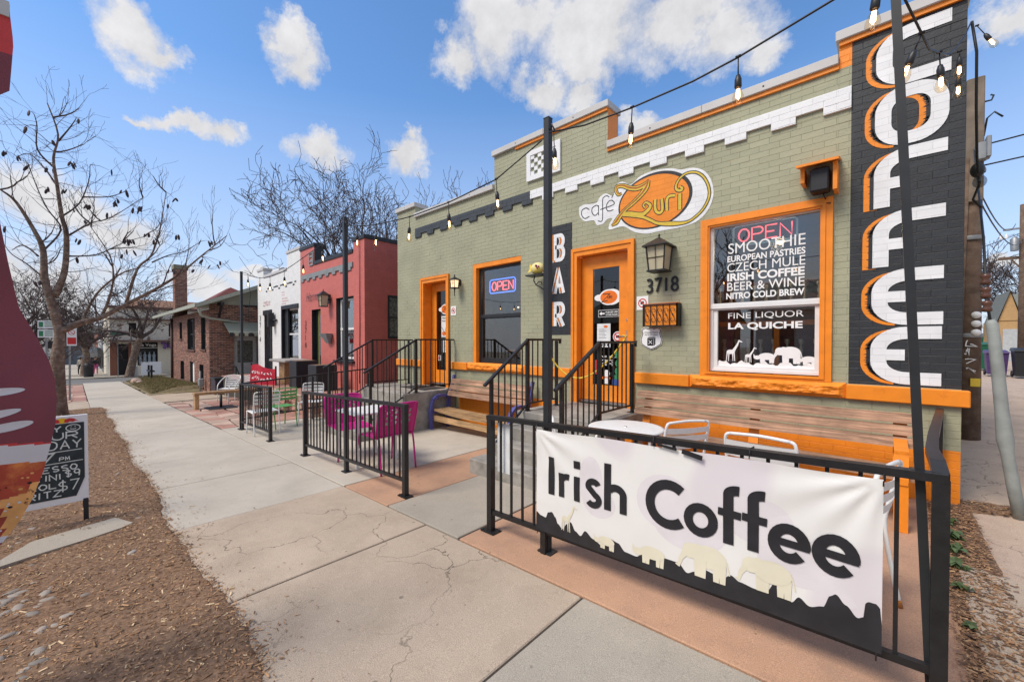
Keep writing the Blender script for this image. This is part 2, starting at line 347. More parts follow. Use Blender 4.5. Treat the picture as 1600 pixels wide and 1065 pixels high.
# single-stroke capitals and digits on a 4 x 6 grid
def _c(cx, cy, r, a0, a1, rz=None, n=8): return arc(cx, cy, r, a0, a1, n, rz)
FONT = {
 'A': [[(0, 0), (2, 6), (4, 0)], [(.8, 2), (3.2, 2)]], 'B': [[(0, 0), (0, 6), (2.4, 6)] + _c(2.4, 4.6, 1.4, 90, -90)[1:] + [(0, 3.2)], [(2.4, 3.2)] + _c(2.4, 1.6, 1.6, 90, -90)[1:] + [(0, 0)]],
 'C': [_c(2.2, 3, 2.2, 50, 310, 3)], 'D': [[(0, 0), (0, 6), (1.6, 6)] + _c(1.6, 3, 2.4, 90, -90, 3)[1:] + [(0, 0)]],
 'E': [[(4, 6), (0, 6), (0, 0), (4, 0)], [(0, 3), (3, 3)]], 'F': [[(4, 6), (0, 6), (0, 0)], [(0, 3.1), (3, 3.1)]],
 'G': [_c(2.2, 3, 2.2, 50, 330, 3) + [(4, 2.6), (2.4, 2.6)]], 'H': [[(0, 0), (0, 6)], [(4, 0), (4, 6)], [(0, 3), (4, 3)]],
 'I': [[(2, 0), (2, 6)]], 'J': [[(3, 6), (3, 1.5)] + _c(1.5, 1.5, 1.5, 0, -160)[1:]], 'K': [[(0, 0), (0, 6)], [(4, 6), (0, 2.6)], [(1.2, 3.6), (4, 0)]],
 'L': [[(0, 6), (0, 0), (3.6, 0)]], 'M': [[(0, 0), (.3, 6), (2, 2), (3.7, 6), (4, 0)]], 'N': [[(0, 0), (0, 6), (4, 0), (4, 6)]],
 'O': [_c(2, 3, 2, 90, 450, 3, 16)], 'P': [[(0, 0), (0, 6), (2.4, 6)] + _c(2.4, 4.4, 1.6, 90, -90)[1:] + [(0, 2.8)]],
 'Q': [_c(2, 3, 2, 90, 450, 3, 16), [(2.4, 1.6), (4, -.4)]], 'R': [[(0, 0), (0, 6), (2.4, 6)] + _c(2.4, 4.4, 1.6, 90, -90)[1:] + [(0, 2.8)], [(2, 2.8), (4, 0)]],
 'S': [_c(2, 4.4, 1.8, 35, 270, 1.6) + _c(2, 1.4, 1.9, 90, -145, 1.4)[1:]], 'T': [[(0, 6), (4, 6)], [(2, 6), (2, 0)]],
 'U': [[(0, 6), (0, 2)] + _c(2, 2, 2, 180, 360)[1:] + [(4, 6)]], 'V': [[(0, 6), (2, 0), (4, 6)]], 'W': [[(0, 6), (1, 0), (2, 4), (3, 0), (4, 6)]],
 'X': [[(0, 0), (4, 6)], [(0, 6), (4, 0)]], 'Y': [[(0, 6), (2, 3), (4, 6)], [(2, 3), (2, 0)]], 'Z': [[(0, 6), (4, 6), (0, 0), (4, 0)]],
 '-': [[(.6, 3), (3.4, 3)]], '$': [_c(2, 4.2, 1.7, 35, 270, 1.3) + _c(2, 1.7, 1.8, 90, -145, 1.2)[1:], [(2, 6.7), (2, -.6)]],
 '3': [_c(1.8, 4.5, 1.7, 140, -80, 1.5) + _c(1.8, 1.5, 1.9, 80, -145, 1.5)[1:]], '7': [[(0, 6), (4, 6), (1.4, 0)]], '1': [[(2, 0), (2, 6)]],
 '8': [_c(2, 4.5, 1.6, -90, 270, 1.5, 14), _c(2, 1.5, 1.9, 90, 450, 1.5, 14)], '9': [_c(2, 4.2, 1.8, 0, 360, 1.8, 14), [(3.8, 4.2), (3.2, 0)]],
 '4': [[(3, 0), (3, 6), (0, 2), (4, 2)]], '6': [_c(2, 1.9, 1.9, 120, 480, 1.9, 14), [(.6, 3), (3, 6)]], '2': [_c(2, 4.2, 1.8, 160, -20, 1.8) + [(0, 0), (4, 0)]],
 '5': [[(3.8, 6), (.4, 6), (.2, 3.4)] + _c(1.8, 1.9, 1.9, 110, -140)], '0': [_c(2, 3, 1.8, 90, 450, 3, 16)],
}
def strokes(mb, text, x, z, w, h, gap, pen, to3, jit=0, align=0):
    """write text; w,h letter size; align 1 = right-aligned at x"""
    if align == 1: x -= sum(((w * .3 if c in ' I1' else w) + gap) for c in text) - gap
    for ch in text:
        cw = w * .3 if ch in ' I1' else w
        for path in FONT.get(ch, []):
            pts = []
            for (px, pz) in path:
                xx = (px / 4 * w) if ch not in 'I1' else cw / 2
                pts.append((x + xx + random.uniform(-jit, jit), z + pz / 6 * h + random.uniform(-jit, jit)))
            ribbon(mb, pts, pen, to3)
        x += cw + gap
    return x
def text_mesh(txt, bold=0, shear=0, spacing=1.0):
    cu = bpy.data.curves.new('lettering', 'FONT'); cu.body = txt; cu.size = 1; cu.offset = bold; cu.shear = shear; cu.space_character = spacing
    o = bpy.data.objects.new('lettering', cu); COL.objects.link(o)
    bpy.context.view_layer.update()
    me = bpy.data.meshes.new_from_object(o)
    bpy.data.objects.remove(o)
    V = [tuple(v.co) for v in me.vertices]; F = [tuple(p.vertices) for p in me.polygons]
    bpy.data.meshes.remove(me)
    xs = [v[0] for v in V]; ys = [v[1] for v in V]
    return V, F, min(xs), max(xs), min(ys), max(ys)
def letter(mb, txt, x0, x1, z0, z1, to3, bold=0, shear=0, spacing=1.0):
    V, F, a, b, c, d = text_mesh(txt, bold, shear, spacing)
    sx = (x1 - x0) / (b - a); sz = (z1 - z0) / (d - c)
    mb.add([to3(x0 + (v[0] - a) * sx, z0 + (v[1] - c) * sz, 0) for v in V], F)
def curve2d(pts, n=5):
    P = [pts[0]] + list(pts) + [pts[-1]]; out = []
    for i in range(1, len(P) - 2):
        A, B, C, D = P[i - 1], P[i], P[i + 1], P[i + 2]
        for k in range(n):
            t = k / n; out.append(tuple(.5 * ((2 * B[q]) + (C[q] - A[q]) * t + (2 * A[q] - 5 * B[q] + 4 * C[q] - D[q]) * t * t + (3 * B[q] - A[q] - 3 * C[q] + D[q]) * t ** 3) for q in range(len(B))))
    out.append(tuple(P[-1])); return out
def S3(pts, n=4): return [Vector(p) for p in curve2d([tuple(p) for p in pts], n)]
def circ(cx, cz, r, n=24, rz=None): return [(p[0], p[1]) for p in arc(cx, cz, r, 0, 360, n, rz)[:-1]]
import numpy as np
# ------------------------------------------------------------------ material list
ORANGE = (.80, .245, .018); GREENC = (.345, .345, .235)
m_green = mat('sage_painted_brick', GREENC, .6, var=.10, vscale=2.5, bump=.7, bscale=45, objvar=.06, col2=(.275, .27, .18), c2scale=5, c2lo=.55, c2hi=.85)
m_black = mat('black_painted_brick', (.028, .031, .036), .5, var=.2, vscale=6, bump=.5, bscale=45, objvar=.1, col2=(.05, .052, .055), c2scale=9, c2lo=.6, c2hi=.8)
m_white = mat('white_painted_brick', (.74, .75, .77), .55, var=.05, vscale=5, bump=.5, bscale=45)
m_orange = mat('orange_painted_brick', ORANGE, .5, var=.08, vscale=5, bump=.5, bscale=45, col2=(.5, .14, .02), c2scale=7, c2lo=.6, c2hi=.85)
m_navy = mat('dark_blue_grey_paint', (.045, .052, .062), .55, var=.12, vscale=6, bump=.4)
m_otrim = mat('orange_trim_paint', ORANGE, .45, var=.09, vscale=6, bump=.35, bscale=26, col2=(.55, .15, .014), c2scale=11, c2lo=.58, c2hi=.80)
m_rough = mat('orange_rock_faced_stone', ORANGE, .6, var=.12, vscale=12, bump=1, bscale=25)
m_metal = mat('black_iron', (.011, .011, .012), .42, var=.3, vscale=20, spec=.5, bump=.2, bscale=90, col2=(.05, .045, .042), c2scale=15, c2lo=.62, c2hi=.8)
m_pole = mat('charcoal_steel_pole', (.022, .024, .027), .4, var=.15, vscale=12)
m_coping = mat('pale_metal_coping', (.50, .49, .48), .45, var=.08, vscale=3)
m_conc = mat('grey_concrete', (.37, .345, .315), .85, var=.1, vscale=2.2, bump=.6, bscale=150, col2=(.27, .25, .225), c2scale=1.7, c2lo=.5, c2hi=.8, objvar=.04)
m_stoop = mat('stained_concrete', (.31, .29, .26), .85, var=.18, vscale=5, bump=.8, bscale=90, col2=(.2, .185, .16), c2scale=4, c2lo=.48, c2hi=.66)
m_joint = mat('dark_joint_dirt', (.06, .05, .04), .95)
m_iron = m_metal

def crackmat(name, col, col2, crack=True, cover=(.52, .62), spots=True, exposed=True):
    m = mat(name, col, .88, var=.09, vscale=1.6, col2=col2, c2scale=2.0, c2lo=.45, c2hi=.75, bump=.7, bscale=170, objvar=.04)
    t = m.node_tree; N, L = t.nodes, t.links; p = N['Principled BSDF']
    co = N.new('ShaderNodeTexCoord'); src = p.inputs['Base Color'].links[0].from_socket
    def mul(src, fac_socket, dark):
        mm = N.new('ShaderNodeMix'); mm.data_type = 'RGBA'; mm.inputs[7].default_value = (*dark, 1)
        L.new(fac_socket, mm.inputs[0]); L.new(src, mm.inputs[6]); return mm.outputs[2]
    # fine aggregate
    ag = N.new('ShaderNodeTexNoise'); ag.inputs['Scale'].default_value = 230; ag.inputs['Detail'].default_value = 2
    L.new(co.outputs['Object'], ag.inputs['Vector'])
    ar = N.new('ShaderNodeMapRange'); ar.inputs['From Min'].default_value = .35; ar.inputs['From Max'].default_value = .65
    ar.inputs['To Min'].default_value = .78 if exposed else .9; ar.inputs['To Max'].default_value = 1.2 if exposed else 1.08
    L.new(ag.outputs['Fac'], ar.inputs['Value'])
    vs = N.new('ShaderNodeVectorMath'); vs.operation = 'SCALE'; L.new(src, vs.inputs[0]); L.new(ar.outputs[0], vs.inputs['Scale']); src = vs.outputs[0]
    if crack:
        dn = N.new('ShaderNodeTexNoise'); dn.inputs['Scale'].default_value = 3.5; dn.inputs['Detail'].default_value = 5
        L.new(co.outputs['Object'], dn.inputs['Vector'])
        vm = N.new('ShaderNodeVectorMath'); vm.operation = 'MULTIPLY_ADD'; vm.inputs[1].default_value = (.45, .45, .45)
        L.new(dn.outputs['Color'], vm.inputs[0]); L.new(co.outputs['Object'], vm.inputs[2])
        vo = N.new('ShaderNodeTexVoronoi'); vo.feature = 'DISTANCE_TO_EDGE'; vo.inputs['Scale'].default_value = 1.55
        L.new(vm.outputs[0], vo.inputs['Vector'])
        cr = N.new('ShaderNodeMapRange'); cr.inputs['From Min'].default_value = .002; cr.inputs['From Max'].default_value = .009
        cr.inputs['To Min'].default_value = 1; cr.inputs['To Max'].default_value = 0
        L.new(vo.outputs['Distance'], cr.inputs['Value'])
        ms = N.new('ShaderNodeTexNoise'); ms.inputs['Scale'].default_value = .9; ms.inputs['Detail'].default_value = 3; L.new(co.outputs['Object'], ms.inputs['Vector'])
        mr = N.new('ShaderNodeMapRange'); mr.inputs['From Min'].default_value = cover[0]; mr.inputs['From Max'].default_value = cover[1]; L.new(ms.outputs['Fac'], mr.inputs['Value'])
        mu = N.new('ShaderNodeMath'); mu.operation = 'MULTIPLY'; L.new(cr.outputs[0], mu.inputs[0]); L.new(mr.outputs[0], mu.inputs[1])
        m8 = N.new('ShaderNodeMath'); m8.operation = 'MULTIPLY'; m8.inputs[1].default_value = .8; L.new(mu.outputs[0], m8.inputs[0])
        src = mul(src, m8.outputs[0], (.07, .055, .04))
    if spots:
        v2 = N.new('ShaderNodeTexVoronoi'); v2.inputs['Scale'].default_value = 4.2; L.new(co.outputs['Object'], v2.inputs['Vector'])
        sr = N.new('ShaderNodeMapRange'); sr.inputs['From Min'].default_value = .045; sr.inputs['From Max'].default_value = .07; sr.inputs['To Min'].default_value = .6; sr.inputs['To Max'].default_value = 0
        L.new(v2.outputs['Distance'], sr.inputs['Value'])
        src = mul(src, sr.outputs[0], (.1, .085, .07))
        v3 = N.new('ShaderNodeTexVoronoi'); v3.inputs['Scale'].default_value = 13; L.new(co.outputs['Object'], v3.inputs['Vector'])
        s3 = N.new('ShaderNodeMapRange'); s3.inputs['From Min'].default_value = .06; s3.inputs['From Max'].default_value = .11; s3.inputs['To Min'].default_value = .75; s3.inputs['To Max'].default_value = 0
        L.new(v3.outputs['Distance'], s3.inputs['Value'])
        k3 = N.new('ShaderNodeTexNoise'); k3.inputs['Scale'].default_value = 2.3; L.new(co.outputs['Object'], k3.inputs['Vector'])
        q3 = N.new('ShaderNodeMapRange'); q3.inputs['From Min'].default_value = .52; q3.inputs['From Max'].default_value = .6; L.new(k3.outputs['Fac'], q3.inputs['Value'])
        w3 = N.new('ShaderNodeMath'); w3.operation = 'MULTIPLY'; L.new(s3.outputs[0], w3.inputs[0]); L.new(q3.outputs[0], w3.inputs[1])
        src = mul(src, w3.outputs[0], (.12, .09, .07))
        st = N.new('ShaderNodeTexNoise'); st.inputs['Scale'].default_value = .8; st.inputs['Detail'].default_value = 9; st.inputs['Roughness'].default_value = .7; L.new(co.outputs['Object'], st.inputs['Vector'])
        s5 = N.new('ShaderNodeMapRange'); s5.inputs['From Min'].default_value = .5; s5.inputs['From Max'].default_value = .72; s5.inputs['To Max'].default_value = .45; L.new(st.outputs['Fac'], s5.inputs['Value'])
        src = mul(src, s5.outputs[0], tuple(v * .55 for v in col))
    L.new(src, p.inputs['Base Color'])
    return m
m_slabg = crackmat('pale_grey_sidewalk_concrete', (.47, .42, .35), (.40, .355, .29), crack=False, exposed=False)
m_slabp = crackmat('pinkish_aggregate_concrete', (.44, .35, .265), (.345, .27, .20), cover=(.45, .55))
m_slabo = crackmat('olive_grey_aggregate_concrete', (.37, .325, .265), (.31, .275, .225), crack=False)
m_terra = crackmat('terracotta_concrete', (.46, .27, .17), (.34, .205, .14), crack=False)
m_alley = crackmat('pinkish_alley_concrete', (.50, .38, .29), (.40, .30, .235), cover=(.4, .5))
m_asph = crackmat('grey_asphalt', (.16, .155, .15), (.12, .118, .112), crack=True)
m_stone = mat('sandstone_flag', (.42, .30, .235), .85, var=.15, vscale=3, bump=.6, bscale=60, objvar=.18)
m_stoner = mat('red_sandstone_flag', (.36, .19, .145), .85, var=.15, vscale=3, bump=.6, bscale=60, objvar=.16)

def slope(mb):
    mb.v = [(x, y, z + gz(x)) for x, y, z in mb.v]; return mb

# ------------------------------------------------------------------ terrain
mb = MB(); xs = [-280, -200, -140, -100, -80, -60, -50, -40, -30, -25, -20, -10, 0, 3, 10, 30, 80, 160]; ys = [-160, -60, -20, 0, 20, 60, 120, 260]
vs = [(x, y, gz(x) - .07) for y in ys for x in xs]; n = len(xs)
mb.add(vs, [(j * n + i, j * n + i + 1, (j + 1) * n + i + 1, (j + 1) * n + i) for j in range(len(ys) - 1) for i in range(n - 1)])
build(mb, 'ground', mat('packed_earth', (.20, .165, .125), .95, var=.2, vscale=1.2, bump=.6, bscale=20, col2=(.27, .24, .19), c2scale=.5), kind='structure')

def gsheet(name, x0, x1, y0, y1, dz, m, nx=1):
    mb = MB()
    for i in range(nx):
        a = x0 + (x1 - x0) * i / nx; b = x0 + (x1 - x0) * (i + 1) / nx
        mb.add([(a, y0, gz(a) + dz), (b, y0, gz(b) + dz), (b, y1, gz(b) + dz), (a, y1, gz(a) + dz)], [(0, 1, 2, 3)])
    return build(mb, name, m, kind='structure')
gsheet('road', -120, 40, -13, -3.2, -.05, m_asph, 16)
gsheet('side_street', -46.5, -37.2, -60, 60, -.045, m_asph, 4)
gsheet('alley_edge', .42, .47, 5.55, 40, -.016, m_alley, 1)
gsheet('alley', .46, 6.2, -3.0, 90, -.02, m_alley, 3)
gsheet('far_pavement', -140, -46.7, -2.0, 5.6, .02, m_slabg, 12)

# sidewalk: one slab after another
sw = thing('sidewalk', None, None, (0, 0, 0)); tag(sw, kind='structure')
j = slope(MB().box(-25, .5, .30, 2.075, -.05, -.012).box(-37.2, -25, .30, 2.075, -.05, -.012)); build(j, 'joint_bed', m_joint, sw)
edges = [.42, -1.334]; 
while edges[-1] > -37: edges.append(edges[-1] - 1.604)
for i in range(len(edges) - 1):
    b, a = edges[i], edges[i + 1]
    m = m_slabo if i == 0 else (m_slabp if i in (1, 2) else m_slabg)
    dz = random.uniform(-.003, .003)
    g = .007 if i < 3 else .004
    build(slope(MB().bbox(a + g, b - g, .32, 2.066, -.04, dz, .006)), 'slab', m, sw)
# patio
pt = thing('patio', None, None, (0, 0, 0)); tag(pt, kind='structure')
build(slope(MB().box(-18.5, .42, 2.075, 5.42, -.06, -.02)), 'joint_bed', m_joint, pt)
for a, b, m in ((-10.3, -7.75, m_slabg), (-7.75, -4.56, m_slabg), (-4.54, -3.61, m_terra), (-3.6, -2.525, m_slabo), (-2.515, .30, m_terra)):
    build(slope(MB().bbox(a + .004, b - .004, 2.085, 5.39, -.05, random.uniform(-.003, .002), .006)), 'slab', m, pt)
# flagstones: a jittered grid of polygons on the left patio
def flagstones(parent, x0, x1, y0, y1, sx, sy, mats, jit=.32, gap=.018, z=0):
    nx = max(1, int((x1 - x0) / sx)); ny = max(1, int((y1 - y0) / sy))
    P = {}
    for i in range(nx + 1):
        for k in range(ny + 1):
            jx = 0 if i in (0, nx) else random.uniform(-jit, jit) * sx; jy = 0 if k in (0, ny) else random.uniform(-jit, jit) * sy
            P[i, k] = (x0 + (x1 - x0) * i / nx + jx + (.25 * sx if k % 2 and 0 < i < nx else 0), y0 + (y1 - y0) * k / ny + jy)
    for i in range(nx):
        for k in range(ny):
            q = [P[i, k], P[i + 1, k], P[i + 1, k + 1], P[i, k + 1]]
            cx = sum(p[0] for p in q) / 4; cy = sum(p[1] for p in q) / 4
            out = []
            for t in range(4):
                p, r = q[t], q[(t + 1) % 4]
                out.append(p); out.append(((p[0] + r[0]) / 2 + random.uniform(-.02, .02), (p[1] + r[1]) / 2 + random.uniform(-.02, .02)))
            def sh(p, g):
                d = math.hypot(p[0] - cx, p[1] - cy); f = max(.3, (d - g) / d); return (cx + (p[0] - cx) * f, cy + (p[1] - cy) * f)
            zz = z + random.uniform(-.005, .006); mb = MB(); m8 = len(out)
            vs = [(*sh(p, gap), -.05) for p in out] + [(*sh(p, gap), zz - .006) for p in out] + [(*sh(p, gap + .008), zz) for p in out]
            fs = [tuple(range(2 * m8, 3 * m8))] + [(w * m8 + t, w * m8 + (t + 1) % m8, (w + 1) * m8 + (t + 1) % m8, (w + 1) * m8 + t) for w in (0, 1) for t in range(m8)]
            mb.add(vs, fs); build(slope(mb), 'flagstone', random.choice(mats), parent)
flagstones(pt, -18.2, -10.33, 2.09, 2.95, .55, .42, [m_stone, m_stone, m_stoner])
flagstones(pt, -18.2, -10.33, 2.97, 5.35, .8, .6, [m_stoner, m_stoner, m_stone])
# left of the kerb line: broken sandstone apron and concrete strip round the sign post
ap = thing('paved_verge', None, None, (0, 0, 0)); tag(ap, kind='structure')
build(slope(MB().box(-25, -18.6, -3.1, .31, -.05, -.02).box(-36.5, -25, -3.1, .31, -.05, -.02)), 'joint_bed', m_joint, ap)
flagstones(ap, -36.4, -22.0, -1.9, .30, .62, .42, [m_stone, m_stoner, m_stoner], jit=.3)
build(slope(MB().bbox(-21.9, -18.7, -3.0, .31, -.04, 0, .006)), 'slab', m_slabp, ap)
build(slope(MB().bbox(-24.2, -18.6, 2.09, 4.1, -.04, 0, .006)), 'slab', m_slabp, ap)
# kerbs
for nm, x0, x1, y0, y1 in (('kerb', -36.6, .42, -3.2, -3.05), ('kerb', -36.95, -36.75, -3.2, .3), ('kerb', -46.7, -46.55, -3, 1.0), ('kerb', -46.7, -46.55, 2.3, 20), ('kerb', -37.15, -36.95, 2.1, 20)):
    build(slope(MB().bbox(x0, x1, y0, y1, -.06, .045, .012)), nm, m_slabg, kind='structure')

# mulch bed with a wavy edge over the slabs
def medge(x): return .59 + .03 * math.sin(x * 1.7) + .012 * math.sin(x * 4.3 + 1) + .03 * noise.noise(Vector((x * 6, 0, 0)))
def mh(x, y):
    t = (medge(x) - y)
    return max(-.03, .012 * min(1, t / .06) + .028 * noise.noise(Vector((x * 1.3, y * 1.3, 3))) * min(1, max(0, t) / .3) + .012 * noise.noise(Vector((x * 9, y * 9, 1))) * min(1, max(0, t) / .1) + .0)
mb = MB(); nx, ny = 300, 48; vs = []
for i in range(nx + 1):
    x = .3 + (-18.55 - .3) * (i / nx) ** 1.5
    for k in range(ny + 1):
        y = medge(x) - (k / ny) ** 1.6 * 3.6
        vs.append((x, y, gz(x) + (mh(x, y) if k else -.004) + (.004 if k else 0)))
mb.add(vs, [(i * (ny + 1) + k, i * (ny + 1) + k + 1, (i + 1) * (ny + 1) + k + 1, (i + 1) * (ny + 1) + k) for i in range(nx) for k in range(ny)])
bed = build(mb, 'mulch_bed', mat('dark_brown_soil', (.17, .10, .058), .95, var=.35, vscale=40, bump=1, bscale=120, col2=(.24, .145, .088), c2scale=25, c2lo=.4, c2hi=.7), smooth=True, kind='structure')
# shredded bark: loose chips, far too many to count
rng = np.random.default_rng(5)
NCH = 150000
u = rng.random(NCH); cx = .2 - 18.5 * u ** 1.35
ed = np.array([medge(float(v)) for v in cx]); t = rng.random(NCH) ** 1.15
cy = ed + .02 - t * 2.6 + rng.normal(0, .015, NCH); st_ = rng.random(NCH) < .012; cy = np.where(st_, ed + rng.exponential(.10, NCH), cy); cy = np.minimum(cy, ed + .9)
cz = np.array([gz(float(a)) + mh(float(a), min(float(b), medge(float(a)) - .002)) for a, b in zip(cx, cy)]) + rng.random(NCH) * .009 + .002
ln = rng.gamma(2.0, .0029, NCH) + .0025; wd = ln * (.12 + .3 * rng.random(NCH)); wd = np.minimum(wd, .0038)
yaw = rng.random(NCH) * 2 * PI; pit = rng.normal(0, .28, NCH); rol = rng.normal(0, .5, NCH)
dx = np.cos(yaw) * np.cos(pit); dy = np.sin(yaw) * np.cos(pit); dzv = np.sin(pit)
px_ = -np.sin(yaw) * np.cos(rol); py_ = np.cos(yaw) * np.cos(rol); pz_ = np.sin(rol)
V = np.zeros((NCH, 4, 3))
for q, (a, b) in enumerate(((-1, -1), (1, -1), (1, 1), (-1, 1))):
    V[:, q, 0] = cx + a * ln * dx + b * wd * px_; V[:, q, 1] = cy + a * ln * dy + b * wd * py_; V[:, q, 2] = cz + a * ln * dzv * .5 + b * wd * pz_
me = bpy.data.meshes.new('bark_chips'); me.vertices.add(NCH * 4); me.vertices.foreach_set('co', V.ravel())
me.loops.add(NCH * 4); me.loops.foreach_set('vertex_index', np.arange(NCH * 4)); me.polygons.add(NCH)
me.polygons.foreach_set('loop_start', np.arange(NCH) * 4); me.polygons.foreach_set('loop_total', np.full(NCH, 4))
cols = [(.30, .165, .085), (.21, .115, .06), (.42, .25, .13), (.12, .068, .04), (.62, .46, .28)]
for i, c in enumerate(cols): me.materials.append(mat('bark_chip_%s' % 'abcde'[i], c, .9, var=.25, vscale=30))
me.polygons.foreach_set('material_index', rng.choice(5, NCH, p=[.33, .22, .26, .11, .08]).astype(np.int32)); me.update(calc_edges=True)
o = bpy.data.objects.new('bark_chips', me); COL.objects.link(o)
tag(o, 'shredded brown bark mulch scattered over the planting strip', 'mulch', kind='stuff')
# river stones half sunk in the mulch
sm = [meshof(MB().ball((0, 0, 0), 1, 1, 1, 10, 6), 'cobble', mat('grey_river_stone', (.27, .23, .19), .7, var=.2, vscale=3, objvar=.35, bump=.3, bscale=20, col2=(.22, .2, .18), c2scale=3))]
for v in sm[0].vertices:
    f = 1 + .16 * noise.noise(v.co * 1.7); v.co = v.co * f
for k in range(150):
    if k < 118: x = -2.9 - random.random() ** 1.3 * 1.3; y = -.62 + random.random() ** 1.5 * .55 + (x + 3) * -.05
    else: x = -3.4 - random.random() * 5.5; y = -.45 + random.random() * .85
    r = random.uniform(.014, .036)
    inst(sm[0], 'cobble', (x, y, gz(x) + mh(x, y) - r * .05), bed, (random.uniform(-.2, .2), random.uniform(-.2, .2), random.random() * PI), (r * 1.35, r * .9, r * .5))
# broken slab lying in the mulch
pl = [(-4.87, -.40), (-5.17, -.26), (-5.317, .24), (-5.016, .342), (-4.948, .263), (-4.866, .066), (-4.788, -.209), (-4.72, -.388), (-4.6, -.9), (-5.0, -1.1)]
mb = MB().prism(pl, .075, lambda a, b, h: (a, b, -.05 + h)); build(slope(mb), 'stepping_slab', m_slabo, bed)

# dirt strip between patio and alley
mb = MB(); vs = []; nx, ny = 10, 60
for k in range(ny + 1):
    y = -.5 + k * (6.1) / ny
    for i in range(nx + 1):
        x = .27 + (.30) * i / nx if y < 5.3 else .27 + .6 * i / nx
        vs.append((x, y, gz(x) - .006 + .02 * noise.noise(Vector((x * 8, y * 8, 0))) + (-.02 if i in (0, nx) else .012)))
mb.add(vs, [(k * (nx + 1) + i, k * (nx + 1) + i + 1, (k + 1) * (nx + 1) + i + 1, (k + 1) * (nx + 1) + i) for k in range(ny) for i in range(nx)])
build(mb, 'dirt_strip', MATS['dark_brown_soil'], smooth=True, kind='structure')
mb = MB()
for k in range(9000):
    y = random.uniform(-.3, 5.6); x = .27 + random.random() * (.27 if y < 5.3 else .6) + random.gauss(0, .02); z = gz(x) + .012 + random.random() * .01
    a = random.random() * PI; l = random.uniform(.004, .018); w = l * .3
    c, s = math.cos(a), math.sin(a)
    mb.add([(x - l * c - w * s, y - l * s + w * c, z), (x + l * c - w * s, y + l * s + w * c, z + random.uniform(-.006, .006)), (x + l * c + w * s, y + l * s - w * c, z), (x - l * c + w * s, y - l * s - w * c, z)], [(0, 1, 2, 3)])
    mb.m[-1] = random.choice((0, 0, 1, 2, 3))
o = build(mb, 'leaf_litter', [MATS['bark_chip_a'], MATS['bark_chip_b'], MATS['bark_chip_c'], MATS['bark_chip_d']])
tag(o, 'brown leaf litter in the dirt strip beside the alley', 'leaf litter', kind='stuff')
build(MB().add([(.45, 3.95, .03), (.36, 3.98, .028), (.345, 3.2, .026), (.35, 2.7, .026), (.56, 2.2, .03), (1.6, 1.9, .06), (1.9, 3.4, .06), (.9, 3.7, .045),
      (.45, 3.95, -.05), (.36, 3.98, -.05), (.345, 3.2, -.05), (.35, 2.7, -.05), (.56, 2.2, -.05), (1.6, 1.9, -.05), (1.9, 3.4, -.05), (.9, 3.7, -.05)],
      [tuple(range(8))] + [(i, i + 8, (i + 1) % 8 + 8, (i + 1) % 8) for i in range(8)]), 'alley_apron', m_slabp, kind='structure')

# ------------------------------------------------------------------ brick wall generator
def region_at(rects, x, z):
    r = None
    for R in rects:
        if R[0] <= x <= R[1] and R[2] <= z <= R[3]: r = R
    return None if r is None or r[4] is None else r
def wall_cells(rects, to3, mb):
    """backing sheet of the wall, cut round the openings"""
    X = sorted(set([R[0] for R in rects] + [R[1] for R in rects])); Z = sorted(set([R[2] for R in rects] + [R[3] for R in rects]))
    for i in range(len(X) - 1):
        run = None
        for k in range(len(Z) - 1):
            r = region_at(rects, (X[i] + X[i + 1]) / 2, (Z[k] + Z[k + 1]) / 2)
            if r:
                mb.mi = r[4]; h = r[5]
                mb.add([to3(X[i], Z[k], h), to3(X[i + 1], Z[k], h), to3(X[i + 1], Z[k + 1], h), to3(X[i], Z[k + 1], h)], [(0, 1, 2, 3)])
    return mb
def brick_pieces(rects, x0, x1, z0, z1, w=.2, h=.068, gap=.0021):
    out = []; row = int(math.floor(z0 / h))
    while row * h < z1:
        a = row * h; off = -.5 * w if row % 2 == 0 else 0
        rs = [R for R in rects if R[3] > a and R[2] < a + h]
        n = int(math.floor((x0 - off) / w))
        while off + n * w < x1:
            bx = off + n * w
            bxs = sorted(set([bx, bx + w] + [e for R in rs for e in (R[0], R[1]) if bx + 1e-4 < e < bx + w - 1e-4]))
            bzs = sorted(set([a, a + h] + [e for R in rs if R[1] > bx and R[0] < bx + w for e in (R[2], R[3]) if a + 1e-4 < e < a + h - 1e-4]))
            sub = {}
            for i in range(len(bxs) - 1):
                for k in range(len(bzs) - 1): sub[i, k] = region_at(rects, (bxs[i] + bxs[i + 1]) / 2, (bzs[k] + bzs[k + 1]) / 2)
            vals = set(None if v is None else (v[4], v[5]) for v in sub.values())
            if len(vals) == 1:
                v = vals.pop()
                if v: out.append((bx + gap / 2, bx + w - gap / 2, a + gap / 2, a + h - gap / 2, v[0], v[1], True))
            else:
                for (i, k), v in sub.items():
                    if v and bxs[i + 1] - bxs[i] > .012 and bzs[k + 1] - bzs[k] > .008:
                        g0 = gap / 2 if bxs[i] == bx else 0; g1 = gap / 2 if bxs[i + 1] == bx + w else 0
                        h0 = gap / 2 if bzs[k] == a else 0; h1 = gap / 2 if bzs[k + 1] == a + h else 0
                        out.append((bxs[i] + g0, bxs[i + 1] - g1, bzs[k] + h0, bzs[k + 1] - h1, v[4], v[5], False))
            n += 1
        row += 1
    return out
